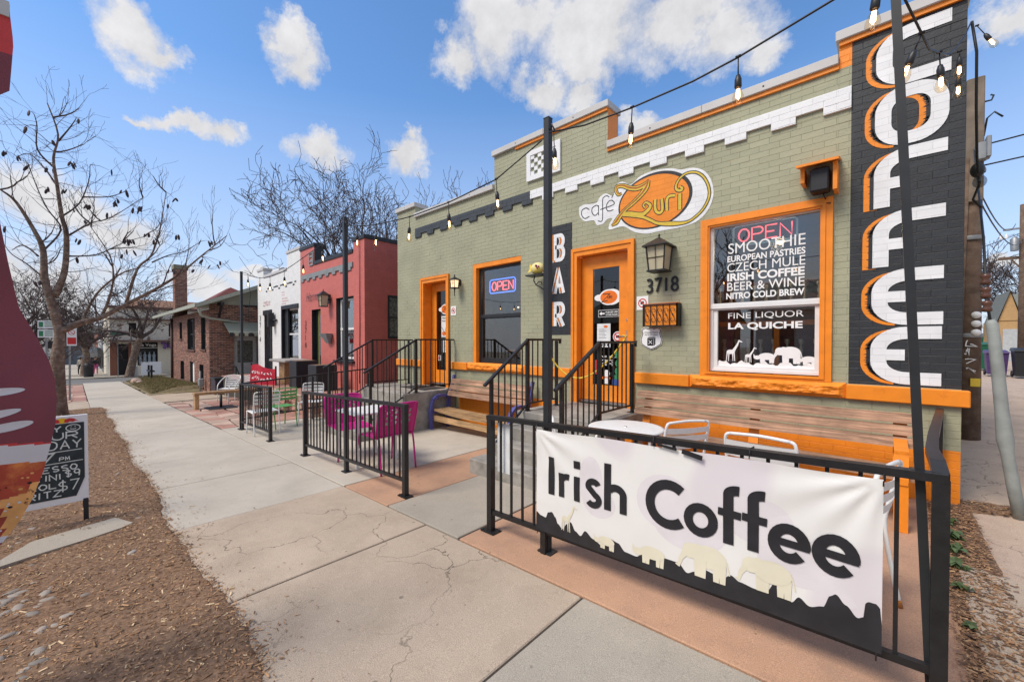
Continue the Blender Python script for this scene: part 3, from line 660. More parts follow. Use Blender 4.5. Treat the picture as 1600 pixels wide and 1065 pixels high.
def brick_geo(mb, x0, x1, z0, z1, to3, h, dep=.0036, c=.003):
    c = min(c, (x1 - x0) * .3, (z1 - z0) * .3)
    vs = [to3(a, b, h - .002) for a, b in ((x0, z0), (x1, z0), (x1, z1), (x0, z1))] + [to3(a, b, h + dep * .6) for a, b in ((x0, z0), (x1, z0), (x1, z1), (x0, z1))] + \
         [to3(a, b, h + dep) for a, b in ((x0 + c, z0 + c), (x1 - c, z0 + c), (x1 - c, z1 - c), (x0 + c, z1 - c))]
    mb.add(vs, [(8, 9, 10, 11)] + [(k * 4 + i, k * 4 + (i + 1) % 4, (k + 1) * 4 + (i + 1) % 4, (k + 1) * 4 + i) for k in (0, 1) for i in range(4)])

# ------------------------------------------------------------------ the cafe
WY = 5.4
cafe = thing('cafe_building', 'single storey sage green brick cafe with orange trim and a tall black COFFEE panel', 'building', (-4.2, WY, 0))
BOT = -.45
rects = [(-8.82, -8.05, BOT, 4.60, 0, 0), (-8.05, -5.45, BOT, 4.34, 0, 0), (-5.45, -3.06, BOT, 4.95, 0, 0), (-3.06, -.385, BOT, 4.34, 0, 0), (-.385, .5, BOT, 4.57, 0, 0),
         (-6.5, -3.8, BOT, .5, 3, 0), (-2.45, .5, BOT, .5, 3, 0), (-.385, -.283, 4.30, 4.57, 3, 0),
         (-.283, .5, 1.06, 4.57, 1, 0), (-4.15, -3.69, 1.59, 3.385, 1, 0)]
BW = [(-4.545, -.283, 3.945, 4.085, 2, .028)]
x = -.283
tabs = [(-.51, -.283), (-.98, -.75), (-1.46, -1.23), (-1.93, -1.70), (-2.40, -2.17), (-2.87, -2.64), (-3.34, -3.11), (-3.81, -3.58), (-4.28, -4.05)]
for a, b in tabs: BW.append((a, b, 3.865, 3.945, 2, .028))
BD = [(-8.03, -4.545, 3.945, 4.085, 4, .028)]
for k in range(8): BD.append((-8.03 + k * .47, -7.80 + k * .47, 3.865, 3.945, 4, .028))
rects += BW + BD
OPEN = [(-7.81, -6.79, .5, 2.91), (-3.68, -2.62, .52, 2.94), (-6.06, -4.78, 1.06, 3.01), (-1.73, -.42, 1.06, 3.005)]
for r in OPEN: rects.append((*r, None, 0))
P3 = onY(WY)
def lean(x): return x
wm = [m_green, m_black, m_white, m_orange, m_navy]
build(wall_cells(rects, P3, MB()), 'wall', wm, cafe)
pcs = brick_pieces(rects, -8.82, .5, -.36, 4.97)
full = [(abs(WY) / ((((a + b) / 2) ** 2 + WY ** 2 + ((c + d) / 2 - 1.5) ** 2) ** 1.5), i) for i, (a, b, c, d, m, h, f) in enumerate(pcs) if f and .95 < c < 4.6]
full.sort(reverse=True); chosen = set(i for _, i in full[:300])
protos = {}
for m in range(5):
    t = MB(); brick_geo(t, -.09895, .09895, -.03295, .03295, lambda a, b, h=0: (a, -h, b), 0); protos[m] = meshof(t, 'brick', wm[m])
rest = MB()
for i, (a, b, c, d, m, h, f) in enumerate(pcs):
    j = random.choice((random.uniform(-.0006, .0008), random.uniform(-.0006, .0008), random.uniform(-.001, .0028)))
    if i in chosen: inst(protos[m], 'brick', ((a + b) / 2, WY - h - j, (c + d) / 2), cafe, (random.gauss(0, .004), 0, random.gauss(0, .004)))
    else: rest.mi = m; brick_geo(rest, a, b, c, d, P3, h + j)
build(rest, 'brickwork', wm, cafe, kind='stuff')
# underside / sides of projecting bands, wall thickness, sides and roof
mb = MB()
for (a, b, c, d, m, h) in BW + BD:
    mb.mi = 0 if m == 2 else 1
    mb.box(a + .001, b - .001, WY - h + .001, WY + .01, c + .001, d - .001)
build(mb, 'band', [m_white, m_navy], cafe)
mb = MB()
mb.add([(.5, WY, BOT), (.5, 17, BOT), (.5, 17, 4.2), (.5, 6.8, 4.2), (.5, 6.8, 4.57), (.5, WY, 4.57)], [(0, 1, 2, 3, 4, 5)])
mb.add([(-8.82, WY, BOT), (-8.82, 17, BOT), (-8.82, 17, 4.1), (-8.82, WY, 4.6)], [(3, 2, 1, 0)])
mb.box(-8.8, .48, 16.9, 17, BOT, 4.1)
build(mb, 'side_wall', m_green, cafe)
build(MB().box(-8.8, .48, WY + .3, 16.95, 3.95, 4.0), 'roof', mat('grey_roof_felt', (.14, .14, .14), .9), cafe)
# parapet bodies (thickness .3) and metal coping in lengths
secs = [(-8.82, -8.05, 4.60), (-8.05, -5.45, 4.34), (-5.45, -3.06, 4.95), (-3.06, -.385, 4.34), (-.385, .5, 4.57)]
mb = MB()
for a, b, z in secs:
    mb.box(a + .002, b - .002, WY + .003, WY + .30, 4.0, z - .002)
build(mb, 'parapet', m_green, cafe)
build(MB().box(-3.075, -3.058, WY + .004, WY + .303, 4.345, 4.948), 'parapet_return', m_otrim, cafe)
po_ = paintbrick('orange_paint_over_brick', ORANGE)
for a, b, z in secs:
    o1, o2 = (.03, .03)
    if z == 4.34: o1 = o2 = -.002
    n = max(1, round((b - a) / 1.3))
    for k in range(n):
        p = a - o1 + (b - a + o1 + o2) * k / n; q = a - o1 + (b - a + o1 + o2) * (k + 1) / n
        build(MB().bbox(p + .001, q - .001, WY - .055, WY + .34, z, z + .10, .006), 'coping', m_coping, cafe)
        s = MB()
        s.ball(((p + q) / 2, WY - .056, z + .05), .010, .006, .010, 8, 5); build(s, 'coping_screw', m_metal, cafe)
mb = MB()
for a, b, z in ((-4.9, -3.06, 4.95), (-3.06, -.385, 4.34), (-.385, .49, 4.57)): mb.box(a, b, WY - .03, WY - .004, z - .045, z - .001)
build(mb, 'fascia_board', m_otrim, cafe)
# medallion: white cast panel with a chequer of raised blocks
mb = MB(); x0, x1, z0, z1 = -4.62, -3.905, 4.255, 4.765; f = .085
mb.box(x0, x1, WY - .04, WY + .01, z0, z0 + f).box(x0, x1, WY - .04, WY + .01, z1 - f, z1).box(x0, x0 + f, WY - .04, WY + .01, z0 + f, z1 - f).box(x1 - f, x1, WY - .04, WY + .01, z0 + f, z1 - f)
md = build(mb, 'medallion', m_white, cafe)
n, r = 7, 5; w = (x1 - x0 - 2 * f) / n; h = (z1 - z0 - 2 * f) / r
for i in range(n):
    for k in range(r):
        if (i + k) % 2 == 0: build(MB().bbox(x0 + f + i * w, x0 + f + (i + 1) * w, WY - .03, WY + .01, z0 + f + k * h, z0 + f + (k + 1) * h, .003), 'block', m_white, md)
# belt course, in stone lengths, and rock-faced sills
for a, b in ((-8.87, -7.82), (-6.78, -6.2), (-4.66, -3.70), (-2.60, -1.86), (-.30, .55)):
    build(MB().bbox(a, b, WY - .055, WY + .005, .905, 1.055, .008), 'belt_course', m_otrim, cafe)
def rockface(x0, x1, z0, z1, y, dep, seed):
    mb = MB(); nx, nz = int((x1 - x0) / .018), 12; vs = []
    for i in range(nx + 1):
        for k in range(nz + 1):
            a = x0 + (x1 - x0) * i / nx; b = z0 + (z1 - z0) * k / nz
            e = min(1, min(i, nx - i) / 3, min(k, nz - k) / 3)
            d = dep * (.35 + .65 * e) + e * .02 * noise.noise(Vector((a * 9 + seed, b * 16, 0))) + e * .010 * noise.noise(Vector((a * 30, b * 40, seed)))
            vs.append((a, y - d, b))
    mb.add(vs, [(i * (nz + 1) + k, (i + 1) * (nz + 1) + k, (i + 1) * (nz + 1) + k + 1, i * (nz + 1) + k + 1) for i in range(nx) for k in range(nz)])
    mb.box(x0, x1, y - dep * .35, y + .01, z0, z0 + .002).box(x0, x1, y - dep * .35, y + .06, z1 - .002, z1)
    return mb
# doors and windows ---------------------------------------------------------
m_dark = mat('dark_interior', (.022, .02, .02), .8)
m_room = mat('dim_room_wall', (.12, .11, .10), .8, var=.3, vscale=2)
glass = glassmat('window_glass', (.72, .75, .76), 2.7)
glass_d = glassmat('door_glass', (.42, .44, .46), 1.4, ior=1.5)
m_wframe = mat('white_window_paint', (.72, .72, .72), .45, var=.05)
m_bframe = mat('black_window_frame', (.02, .022, .025), .4)
def frame_mb(mb, x0, x1, z0, z1, y0, y1, t, tb=None):
    tb = tb or t
    return mb.box(x0, x0 + t, y0, y1, z0, z1).box(x1 - t, x1, y0, y1, z0, z1).box(x0 + t, x1 - t, y0, y1, z1 - t, z1).box(x0 + t, x1 - t, y0, y1, z0, z0 + tb)
def reveal(mb, x0, x1, z0, z1, y0, y1):
    e = .004
    return mb.box(x0 - .02, x0 + e, y0, y1, z0, z1).box(x1 - e, x1 + .02, y0, y1, z0, z1).box(x0, x1, y0, y1, z1 - e, z1 + .02)
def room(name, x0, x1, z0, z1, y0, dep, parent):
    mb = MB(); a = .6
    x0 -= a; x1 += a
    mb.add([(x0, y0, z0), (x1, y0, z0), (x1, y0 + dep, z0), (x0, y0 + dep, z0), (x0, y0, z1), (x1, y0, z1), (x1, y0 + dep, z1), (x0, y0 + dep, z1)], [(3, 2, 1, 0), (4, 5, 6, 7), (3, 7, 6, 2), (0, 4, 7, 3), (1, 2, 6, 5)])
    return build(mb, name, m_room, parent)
# window with the menu lettering
w2 = build(reveal(frame_mb(MB(), -1.73, -.42, 1.065, 3.005, WY - .035, WY + .03, .105, .04), -1.63, -.52, 1.08, 2.91, WY - .01, WY + .14), 'window', m_otrim, cafe)
build(frame_mb(MB(), -1.67, -.48, 1.09, 2.95, WY - .048, WY - .034, .028), 'casing_moulding', m_otrim, w2)
build(frame_mb(frame_mb(MB(), -1.625, -.49, 1.125, 2.92, WY + .02, WY + .07, .03), -1.625, -.49, 1.935, 2.92, WY + .01, WY + .05, .022), 'window_frame', m_wframe, w2)
build(frame_mb(MB(), -1.60, -.515, 1.135, 1.93, WY + .035, WY + .075, .055), 'sash', m_wframe, w2)
build(MB().box(-1.625, -.49, WY + .005, WY + .05, 1.895, 1.945), 'meeting_rail', m_wframe, w2)
build(MB().box(-1.60, -.51, WY + .046, WY + .050, 1.94, 2.905), 'pane', glass, w2)
build(MB().box(-1.55, -.565, WY + .060, WY + .064, 1.185, 1.885), 'pane', glass, w2)
build(rockface(-1.86, -.30, .905, 1.065, WY, .075, 1), 'sill', m_rough, cafe)
m_vinyl = mat('white_vinyl', (.80, .80, .80), .5, var=.03)
GL = lambda a, b, h=0: (a, WY + .043 - h, b)
GL2 = lambda a, b, h=0: (a, WY + .057 - h, b)
for txt, z0, z1, bold, x0, x1, T in (('SMOOTHIE', 2.555, 2.68, 0, -1.43, -.66, GL), ('EUROPEAN PASTRIES', 2.455, 2.53, .025, -1.44, -.66, GL), ('CZECH MULE', 2.335, 2.44, 0, -1.44, -.66, GL),
      ('IRISH COFFEE', 2.222, 2.318, .035, -1.44, -.665, GL), ('BEER & WINE', 2.105, 2.205, .004, -1.44, -.665, GL), ('NITRO COLD BREW', 2.005, 2.082, .03, -1.45, -.665, GL), ('FINE LIQUOR', 1.755, 1.838, .0, -1.43, -.67, GL2), ('LA QUICHE', 1.625, 1.718, .035, -1.43, -.68, GL2)):
    mb = MB(); letter(mb, txt, x0, x1, z0, z1, T, bold); build(mb, 'lettering', m_vinyl, w2)
# animal silhouettes along the bottom of the pane
def blob(mb, cx, cz, rx, rz, T, n=18): LIFT[0] = (LIFT[0] + 1) % 12; h = LIFT[0] * .0002; mb.add([T(a, b, h) for a, b in circ(cx, cz, rx, n, rz)], [tuple(range(n))])
def poly(mb, pts, T): LIFT[0] = (LIFT[0] + 1) % 12; h = LIFT[0] * .0002; mb.add([T(a, b, h) for a, b in pts], [tuple(range(len(pts)))])
def giraffe(mb, x, z, s, T):
    blob(mb, x, z + .42 * s, .17 * s, .10 * s, T); ribbon(mb, [(x + .1 * s, z + .45 * s), (x + .26 * s, z + .72 * s), (x + .34 * s, z + .92 * s)], [.13 * s, .08 * s, .05 * s], T)
    ribbon(mb, [(x + .31 * s, z + .93 * s), (x + .47 * s, z + .86 * s)], [.08 * s, .035 * s], T)
    for q in (-.14, -.07, .08, .14): ribbon(mb, [(x + q * s, z + .4 * s), (x + q * 1.25 * s, z)], [.05 * s, .025 * s], T)
def elephant(mb, x, z, s, T):
    blob(mb, x, z + .42 * s, .32 * s, .22 * s, T); blob(mb, x - .34 * s, z + .46 * s, .15 * s, .15 * s, T); blob(mb, x - .22 * s, z + .46 * s, .13 * s, .17 * s, T)
    ribbon(mb, [(x - .42 * s, z + .42 * s), (x - .52 * s, z + .25 * s), (x - .56 * s, z + .1 * s), (x - .62 * s, z + .12 * s)], [.13 * s, .08 * s, .05 * s, .03 * s], T)
    for q in (-.2, -.1, .14, .25): ribbon(mb, [(x + q * s, z + .35 * s), (x + q * s, z)], [.13 * s, .1 * s], T)
    ribbon(mb, [(x + .31 * s, z + .45 * s), (x + .37 * s, z + .2 * s)], .025 * s, T)
def rhino(mb, x, z, s, T):
    blob(mb, x, z + .32 * s, .34 * s, .17 * s, T); blob(mb, x - .4 * s, z + .26 * s, .15 * s, .1 * s, T); poly(mb, [(x - .55 * s, z + .24 * s), (x - .56 * s, z + .44 * s), (x - .46 * s, z + .3 * s)], T)
    for q in (-.22, -.12, .16, .26): ribbon(mb, [(x + q * s, z + .28 * s), (x + q * s, z)], [.12 * s, .09 * s], T)
mb = MB(); zz = 1.19
giraffe(mb, -1.40, zz + .06, .27, GL2); giraffe(mb, -1.21, zz + .05, .19, GL2); rhino(mb, -1.02, zz + .05, .24, GL2); elephant(mb, -.79, zz + .05, .30, GL2); rhino(mb, -.62, zz + .04, .2, GL2)
pts = [(-1.55, 1.187)] + [(-1.55 + i * .985 / 40, 1.235 + .018 * math.sin(i * .7) + .012 * math.sin(i * 1.9)) for i in range(41)] + [(-.565, 1.187)]
poly(mb, pts, lambda a, b, h=0: (a, WY + .0575, b)); build(mb, 'animal_decal', m_vinyl, w2)
# black-framed window with neon sign
w1 = build(reveal(MB().box(-6.055, -5.97, WY - .0, WY + .12, 1.065, 2.925).box(-6.055, -4.785, WY - .0, WY + .12, 2.925, 3.005), -6.06, -4.78, 1.07, 3.01, WY + .001, WY + .2), 'window', m_otrim, cafe)
build(frame_mb(frame_mb(MB(), -5.97, -4.785, 1.07, 2.925, WY + .09, WY + .15, .045), -5.93, -4.82, 1.11, 1.98, WY + .10, WY + .15, .05), 'window_frame', m_bframe, w1)
build(MB().box(-5.93, -4.82, WY + .085, WY + .14, 1.95, 2.01), 'meeting_rail', m_bframe, w1)
build(MB().box(-5.93, -4.82, WY + .118, WY + .122, 2.0, 2.885), 'pane', glass, w1)
build(MB().box(-5.89, -4.86, WY + .128, WY + .132, 1.15, 1.96), 'pane', glass, w1)
build(rockface(-6.2, -4.66, .905, 1.065, WY, .075, 5), 'sill', m_rough, cafe)
# doors
def door(x0, x1, z0, z1, lx0, lx1, ly, gx0, gx1, gz0, gz1):
    d = build(frame_mb(MB(), lx0, lx1, z0 + .06, z1 - .13, ly, ly + .045, gx0 - lx0, gz0 - z0 - .06), 'door', m_otrim, cafe)
    mb = MB(); t = .10
    mb.box(x0, x0 + t, WY - .035, ly + .02, z0, z1).box(x1 - t, x1, WY - .035, ly + .02, z0, z1).box(x0 + t, x1 - t, WY - .035, ly + .02, z1 - t - .02, z1)
    mb.box(x0 - .0, x0 + t * .45, WY - .05, WY - .036, z0, z1).box(x1 - t * .45, x1, WY - .05, WY - .036, z0, z1).box(x0 + t * .45, x1 - t * .45, WY - .05, WY - .036, z1 - t * .5, z1)
    build(mb, 'door_casing', m_otrim, d)
    build(MB().box(lx0, lx1, ly - .05, ly + .04, z0 + .015, z0 + .055), 'threshold', mat('aluminium', (.5, .5, .5), .35, 1), d)
    build(MB().box(gx0, gx1, ly + .015, ly + .02, gz0, gz1), 'glass_panel', glass_d, d)
    return d
d2 = door(-3.68, -2.62, .52, 2.94, -3.57, -2.72, WY + .1, -3.37, -2.84, .82, 2.64)
d1 = door(-7.81, -6.79, .50, 2.91, -7.70, -6.89, WY + .2, -7.53, -7.06, .84, 2.62)
m_steel = MATS['aluminium']
build(MB().ball((-2.77, WY + .085, 1.80), .03, .02, .03).tube([(-2.77, WY + .09, 1.57), (-2.77, WY + .04, 1.57), (-2.88, WY + .035, 1.555)], .013, 8).box(-2.795, -2.745, WY + .085, WY + .1, 1.49, 1.65), 'handle', m_steel, d2)
build(MB().tube([(-6.95, WY + .19, 1.57), (-6.95, WY + .14, 1.57), (-7.05, WY + .135, 1.555)], .013, 8), 'handle', m_steel, d1)
m_paper = mat('printed_paper', (.68, .70, .72), .6); m_red = mat('red_print', (.55, .03, .03), .5); m_blk = mat('black_print', (.015, .015, .018), .5)
m_gprint = mat('green_print', (.03, .22, .10), .5); m_bprint = mat('blue_print', (.03, .08, .28), .5); m_oprint = mat('orange_print', (.75, .16, .01), .5); m_yprint = mat('yellow_paint', (.72, .50, .05), .5)
def onD(ly, dz=0): return lambda a, b, h=0: (a, ly + .012 - dz - h, b)
def rect(mb, x0, x1, z0, z1, T, off=0): mb.add([T(x0, z0, off), T(x1, z0, off), T(x1, z1, off), T(x0, z1, off)], [(0, 1, 2, 3)])
def sticker(parent, mats, fn, name='sticker'):
    mb = MB(); fn(mb); build(mb, name, mats, parent)
def logo_small(ly, cx, cz, s, parent):
    T = onD(ly)
    mb = MB(); mb.mi = 0; mb.add([T(a, b, 0) for a, b in circ(cx, cz, .17 * s, 24, .12 * s)], [tuple(range(24))]); mb.add([T(a, b, .0005) for a, b in circ(cx - .17 * s, cz, .08 * s, 14, .05 * s)], [tuple(range(14))]); mb.add([T(a, b, .0008) for a, b in circ(cx + .05 * s, cz, .16 * s, 24, .12 * s)], [tuple(range(24))])
    mb.mi = 1; mb.add([T(a, b, .0012) for a, b in circ(cx, cz, .145 * s, 24, .10 * s)], [tuple(range(24))])
    mb.mi = 2; ribbon(mb, [(cx - .1 * s, cz + .05 * s), (cx + .02 * s, cz + .05 * s), (cx - .12 * s, cz - .07 * s), (cx - .02 * s, cz - .05 * s)], .014 * s, lambda a, b, h=0: T(a, b, .002 + h))
    strokes(mb, 'URI', cx - .02 * s, cz - .02 * s, .025 * s, .04 * s, .01 * s, .008 * s, lambda a, b, h=0: T(a, b, .002 + h))
    build(mb, 'sticker', [m_vinyl, m_oprint, m_blk], parent)
logo_small(WY + .1, -3.10, 2.16, 1.0, d2)
T2 = onD(WY + .1)
def use_other(mb):
    mb.mi = 0; rect(mb, -3.28, -2.93, 1.86, 1.97, T2); mb.mi = 1; rect(mb, -3.275, -2.935, 1.865, 1.965, T2, .0006)
    mb.mi = 0; poly(mb, [(-3.26, 1.915), (-3.22, 1.945), (-3.22, 1.925), (-3.17, 1.925), (-3.17, 1.905), (-3.22, 1.905), (-3.22, 1.885)], lambda a, b, h=0: T2(a, b, .0012))
    letter(mb, 'PLEASE USE', -3.15, -2.95, 1.92, 1.945, lambda a, b, h=0: T2(a, b, .0014), .02); letter(mb, 'OTHER DOOR', -3.15, -2.95, 1.88, 1.905, lambda a, b, h=0: T2(a, b, .0014), .02)
sticker(d2, [m_vinyl, m_blk], use_other)
def poster(mb):
    mb.mi = 0; rect(mb, -3.30, -3.07, 1.40, 1.76, T2); mb.mi = 1
    for k in range(7): rect(mb, -3.27, -3.27 + random.uniform(.08, .15), 1.67 - k * .022, 1.675 - k * .022, T2, .0006)
    for k in range(4): rect(mb, -3.28 + k * .05, -3.25 + k * .05, 1.42, 1.45, T2, .0006)
    mb.mi = 2; mb.add([T2(a, b, .0006) for a, b in circ(-3.15, 1.715, .035, 14, .02)], [tuple(range(14))])
sticker(d2, [m_paper, m_blk, m_oprint], poster, 'poster')
def nosmoke(T, cx, cz, r, square, parent, name='sticker'):
    mb = MB(); mb.mi = 0
    if square: rect(mb, cx - r * 1.25, cx + r * 1.25, cz - r * 1.3, cz + r * 1.3, T)
    else: mb.add([T(a, b, 0) for a, b in circ(cx, cz, r * 1.2)], [tuple(range(24))])
    mb.mi = 1; ribbon(mb, circ(cx, cz, r * .9) + [circ(cx, cz, r * .9)[0]], r * .22, lambda a, b, h=0: T(a, b, .002 + h)); ribbon(mb, [(cx - r * .6, cz + r * .6), (cx + r * .6, cz - r * .6)], r * .2, lambda a, b, h=0: T(a, b, .004 + h))
    mb.mi = 2; rect(mb, cx - r * .45, cx + r * .35, cz - r * .3, cz + r * .35, T, .001)
    return build(mb, name, [m_vinyl, m_red, m_blk], parent)
nosmoke(T2, -2.95, 1.56, .065, False, d2)
def lower(mb):
    mb.mi = 0; letter(mb, 'WE SELL', -3.26, -2.95, 1.245, 1.27, T2, .02)
    for (x, z) in ((-3.17, 1.19), (-3.05, 1.19), (-3.17, 1.14), (-3.05, 1.14)): letter(mb, '92', x - .04, x + .04, z - .018, z + .02, T2, .03)
    mb.mi = 1; rect(mb, -3.35, -3.29, .98, 1.2, T2, .0004)
    mb.mi = 0; blob(mb, -3.13, 1.0, .055, .055, T2); mb.mi = 4; blob(mb, -3.14, .93, .07, .04, T2); mb.mi = 0; rect(mb, -3.17, -3.11, .84, .93, T2, .0015)
    mb.mi = 2; blob(mb, -2.93, 1.29, .065, .065, T2); blob(mb, -2.93, 1.16, .06, .06, T2); blob(mb, -2.93, 1.04, .065, .065, T2); rect(mb, -3.0, -2.85, .92, .985, T2, .0005); mb.mi = 3; rect(mb, -3.04, -2.85, .83, .92, T2, .0005)
sticker(d2, [m_vinyl, m_red, m_gprint, m_bprint, m_oprint], lower)
T1 = onD(WY + .2)
logo_small(WY + .2, -7.22, 2.20, .95, d1)
nosmoke(T1, -6.96, 2.14, .0, True, d1) if False else None
def post1(mb):
    mb.mi = 0; rect(mb, -7.36, -7.12, 1.58, 2.05, T1); mb.mi = 1
    letter(mb, 'Happy', -7.34, -7.2, 1.98, 2.03, lambda a, b, h=0: T1(a, b, .001), .02); letter(mb, 'Hour', -7.34, -7.2, 1.92, 1.965, lambda a, b, h=0: T1(a, b, .001), .02)
    mb.mi = 2; blob(mb, -7.27, 1.66, .07, .05, T1); mb.mi = 3; blob(mb, -7.17, 1.74, .05, .08, T1); mb.mi = 1; ribbon(mb, [(-7.35, 1.8), (-7.2, 1.64)], .012, lambda a, b, h=0: T1(a, b, .003))
sticker(d1, [m_paper, m_blk, m_oprint, m_gprint], post1, 'poster')
def post2(mb): mb.mi = 0; rect(mb, -7.30, -7.14, 1.24, 1.52, T1); mb.mi = 1; [rect(mb, -7.28, -7.17, 1.47 - k * .03, 1.478 - k * .03, T1, .001) for k in range(7)]
sticker(d1, [m_paper, m_blk], post2, 'poster')
def post3(mb): mb.mi = 0; rect(mb, -7.48, -7.38, 1.05, 1.17, T1); mb.mi = 1; rect(mb, -7.47, -7.44, 1.07, 1.15, T1, .001)
sticker(d1, [m_paper, m_red], post3, 'poster')
# interior
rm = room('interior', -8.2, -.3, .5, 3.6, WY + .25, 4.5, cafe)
m_rwood = mat('red_brown_wood', (.12, .05, .03), .5, var=.2)
m_cream = mat('cream_paint', (.62, .58, .50), .5)
# spindle rail and counter seen through the menu window
sr = build(MB().box(-2.2, .1, WY + .9, WY + .95, 1.52, 1.56).box(-2.2, .1, WY + .9, WY + .95, 1.1, 1.14).box(-2.2, .1, WY + 1.2, WY + 1.25, 2.28, 2.33), 'spindle_rail', m_rwood, rm)
for row, (yy, z0, z1) in enumerate(((WY + .92, 1.14, 1.52), (WY + 1.22, 1.98, 2.28))):
    for k in range(16):
        xx = -2.15 + k * .15; H = z1 - z0
        build(MB().lathe((xx, yy, z0), [(.03, 0), (.03, .04 * H), (.012, .14 * H), (.022, .3 * H), (.012, .5 * H), (.024, .62 * H), (.012, .8 * H), (.03, .9 * H), (.03, H)], 10), 'spindle', m_cream, sr)
build(MB().box(-1.6, -.7, WY + 2.0, WY + 2.05, .6, 2.2).box(-2.1, -1.7, WY + 1.8, WY + 1.85, .6, 2.5), 'curtain', mat('dark_red_curtain', (.085, .03, .022), .8), rm)
build(MB().box(-1.08, -1.02, WY + .8, WY + .86, .5, 1.75).box(-2.0, 0, WY + .8, WY + .86, 1.70, 1.76), 'counter_frame', m_otrim, rm)
build(MB().box(-5.7, -5.1, WY + .6, WY + 1.0, 1.28, 1.32), 'table_top', mat('amber_table_wood', (.35, .15, .05), .4), rm)
for k, (xx, zz) in enumerate(((-5.55, 2.83), (-5.0, 2.75), (-5.8, 2.25), (-5.35, 2.25), (-4.95, 2.28), (-5.5, 1.62))):
    build(MB().ball((xx - .3, WY + 1.4, zz), .018), 'pendant_bulb', emis('warm_bulb', (1, .62, .3), 6), rm)
build(MB().box(-5.6, -5.2, WY + 2.2, WY + 2.24, 1.9, 2.4).box(-4.6, -4.2, WY + 2.2, WY + 2.24, 1.7, 2.5), 'menu_board', mat('chalk_dark', (.03, .035, .035), .8), rm)
# ---- painted lettering on the wall
WP = lambda a, b, h=0: (a, WY - .0070 - h, b)
pw = paintbrick('white_paint_over_brick', (.76, .77, .79)); po = MATS['orange_paint_over_brick']; pb = paintbrick('black_paint_over_brick', (.022, .024, .028))
py = paintbrick('yellow_paint_over_brick', (.66, .47, .05)); pdo = paintbrick('rust_paint_over_brick', (.42, .10, .02))
def ofs(pts, dx, dz): return [(a + dx, b + dz) for a, b in pts]
def cletter(ch, z0, z1):
    xl = -.118 + .006 * (z0 - 1.1); xs = xl + .06; xr = .372 + .012 * (z0 - 1.1); t = .118; ta = .11; R = .20; H = z1 - z0
    zt, zb = z1 - ta / 2, z0 + ta / 2; out = []; sh = []
    tl = arc(xs + R, zt - R * .8, R, 180, 90, 8, R * .8); bl = arc(xs + R, zb + R * .8, R, 270, 180, 8, R * .8)
    if ch == 'C': out = [[(xr, zb)] + bl + tl + [(xr, zt)]]; sh = [bl + tl]
    if ch == 'E': out = [[(xr, zb)] + bl + tl + [(xr, zt)], [(xs, (z0 + z1) / 2 + .005), (.13, (z0 + z1) / 2 + .005)]]; sh = [bl + tl]
    if ch == 'F': out = [[(xs, z0)] + tl + [(xr, zt)], [(xs, z1 - .315), (.125, z1 - .315)]]; sh = [[(xs, z0)] + tl]
    if ch == 'O':
        xc = xr - .06; R = .165; tr = arc(xc - R, zt - R, R, 90, 0, 8); br = arc(xc - R, zb + R, R, 0, -90, 8)
        bl = arc(xs + R, zb + R, R, 270, 180, 8); tl = arc(xs + R, zt - R, R, 180, 90, 8)
        out = [[((xs + xc) / 2, zb)] + bl + tl + tr + br + [((xs + xc) / 2, zb)]]; sh = [bl + tl, ofs(tr + br, 0, 0)]
    m1 = MB(); wt_ = t
    for s_ in out: ribbon(m1, s_, t if len(s_) > 2 else .105, lambda a, b, h=0: WP(a, b, .004 + h))
    g = build(m1, 'painted_letter', pw, cafe)
    m2 = MB()
    for s_ in sh: ribbon(m2, ofs(s_, -.085, -.014), .10, lambda a, b, h=0: WP(a, b, .0006 + h * .1))
    build(m2, 'letter_shadow', po, g)
    m3 = MB()
    for s_ in sh:
        ribbon(m3, ofs(s_, -.052, -.009), .075, lambda a, b, h=0: WP(a, b, .0022 + h * .1))
        # ragged brush strokes into the orange
        for i in range(len(s_) - 1):
            for q in range(5):
                f = (q + random.random()) / 5; x = s_[i][0] * (1 - f) + s_[i + 1][0] * f - .080; z = s_[i][1] * (1 - f) + s_[i + 1][1] * f - .01
                l = random.uniform(.012, .035)
                m3.add([WP(x + .01, z - .008, .0026), WP(x + .01, z + .008, .0026), WP(x - l, z + random.uniform(-.004, .004), .0026)], [(0, 1, 2)])
    build(m3, 'brush_stroke', pb, g)
for ch, z0, z1 in (('C', 3.945, 4.49), ('O', 3.375, 3.93), ('F', 2.80, 3.34), ('F', 2.22, 2.75), ('E', 1.655, 2.185), ('E', 1.085, 1.63)): cletter(ch, z0, z1)
for ch, z0, z1 in (('B', 2.79, 3.245), ('A', 2.245, 2.67), ('R', 1.71, 2.135)):
    g = None
    for nm, dx, mm, lift in (('letter_shadow', -.05, pw, .0004), ('letter_shadow', -.034, pb, .0010), ('letter_shadow', -.026, po, .0016), ('letter_shadow', -.010, pb, .0024), ('painted_letter', 0, pw, .0034)):
        mb = MB(); strokes(mb, ch, -4.02 + dx, z0 + .03, .17, z1 - z0 - .06, 0, .062, lambda a, b, h=0, l=lift: WP(a, b, l + h * .2))
        build(mb, 'painted_letter' if lift == .0034 else 'letter_shadow', mm, cafe)
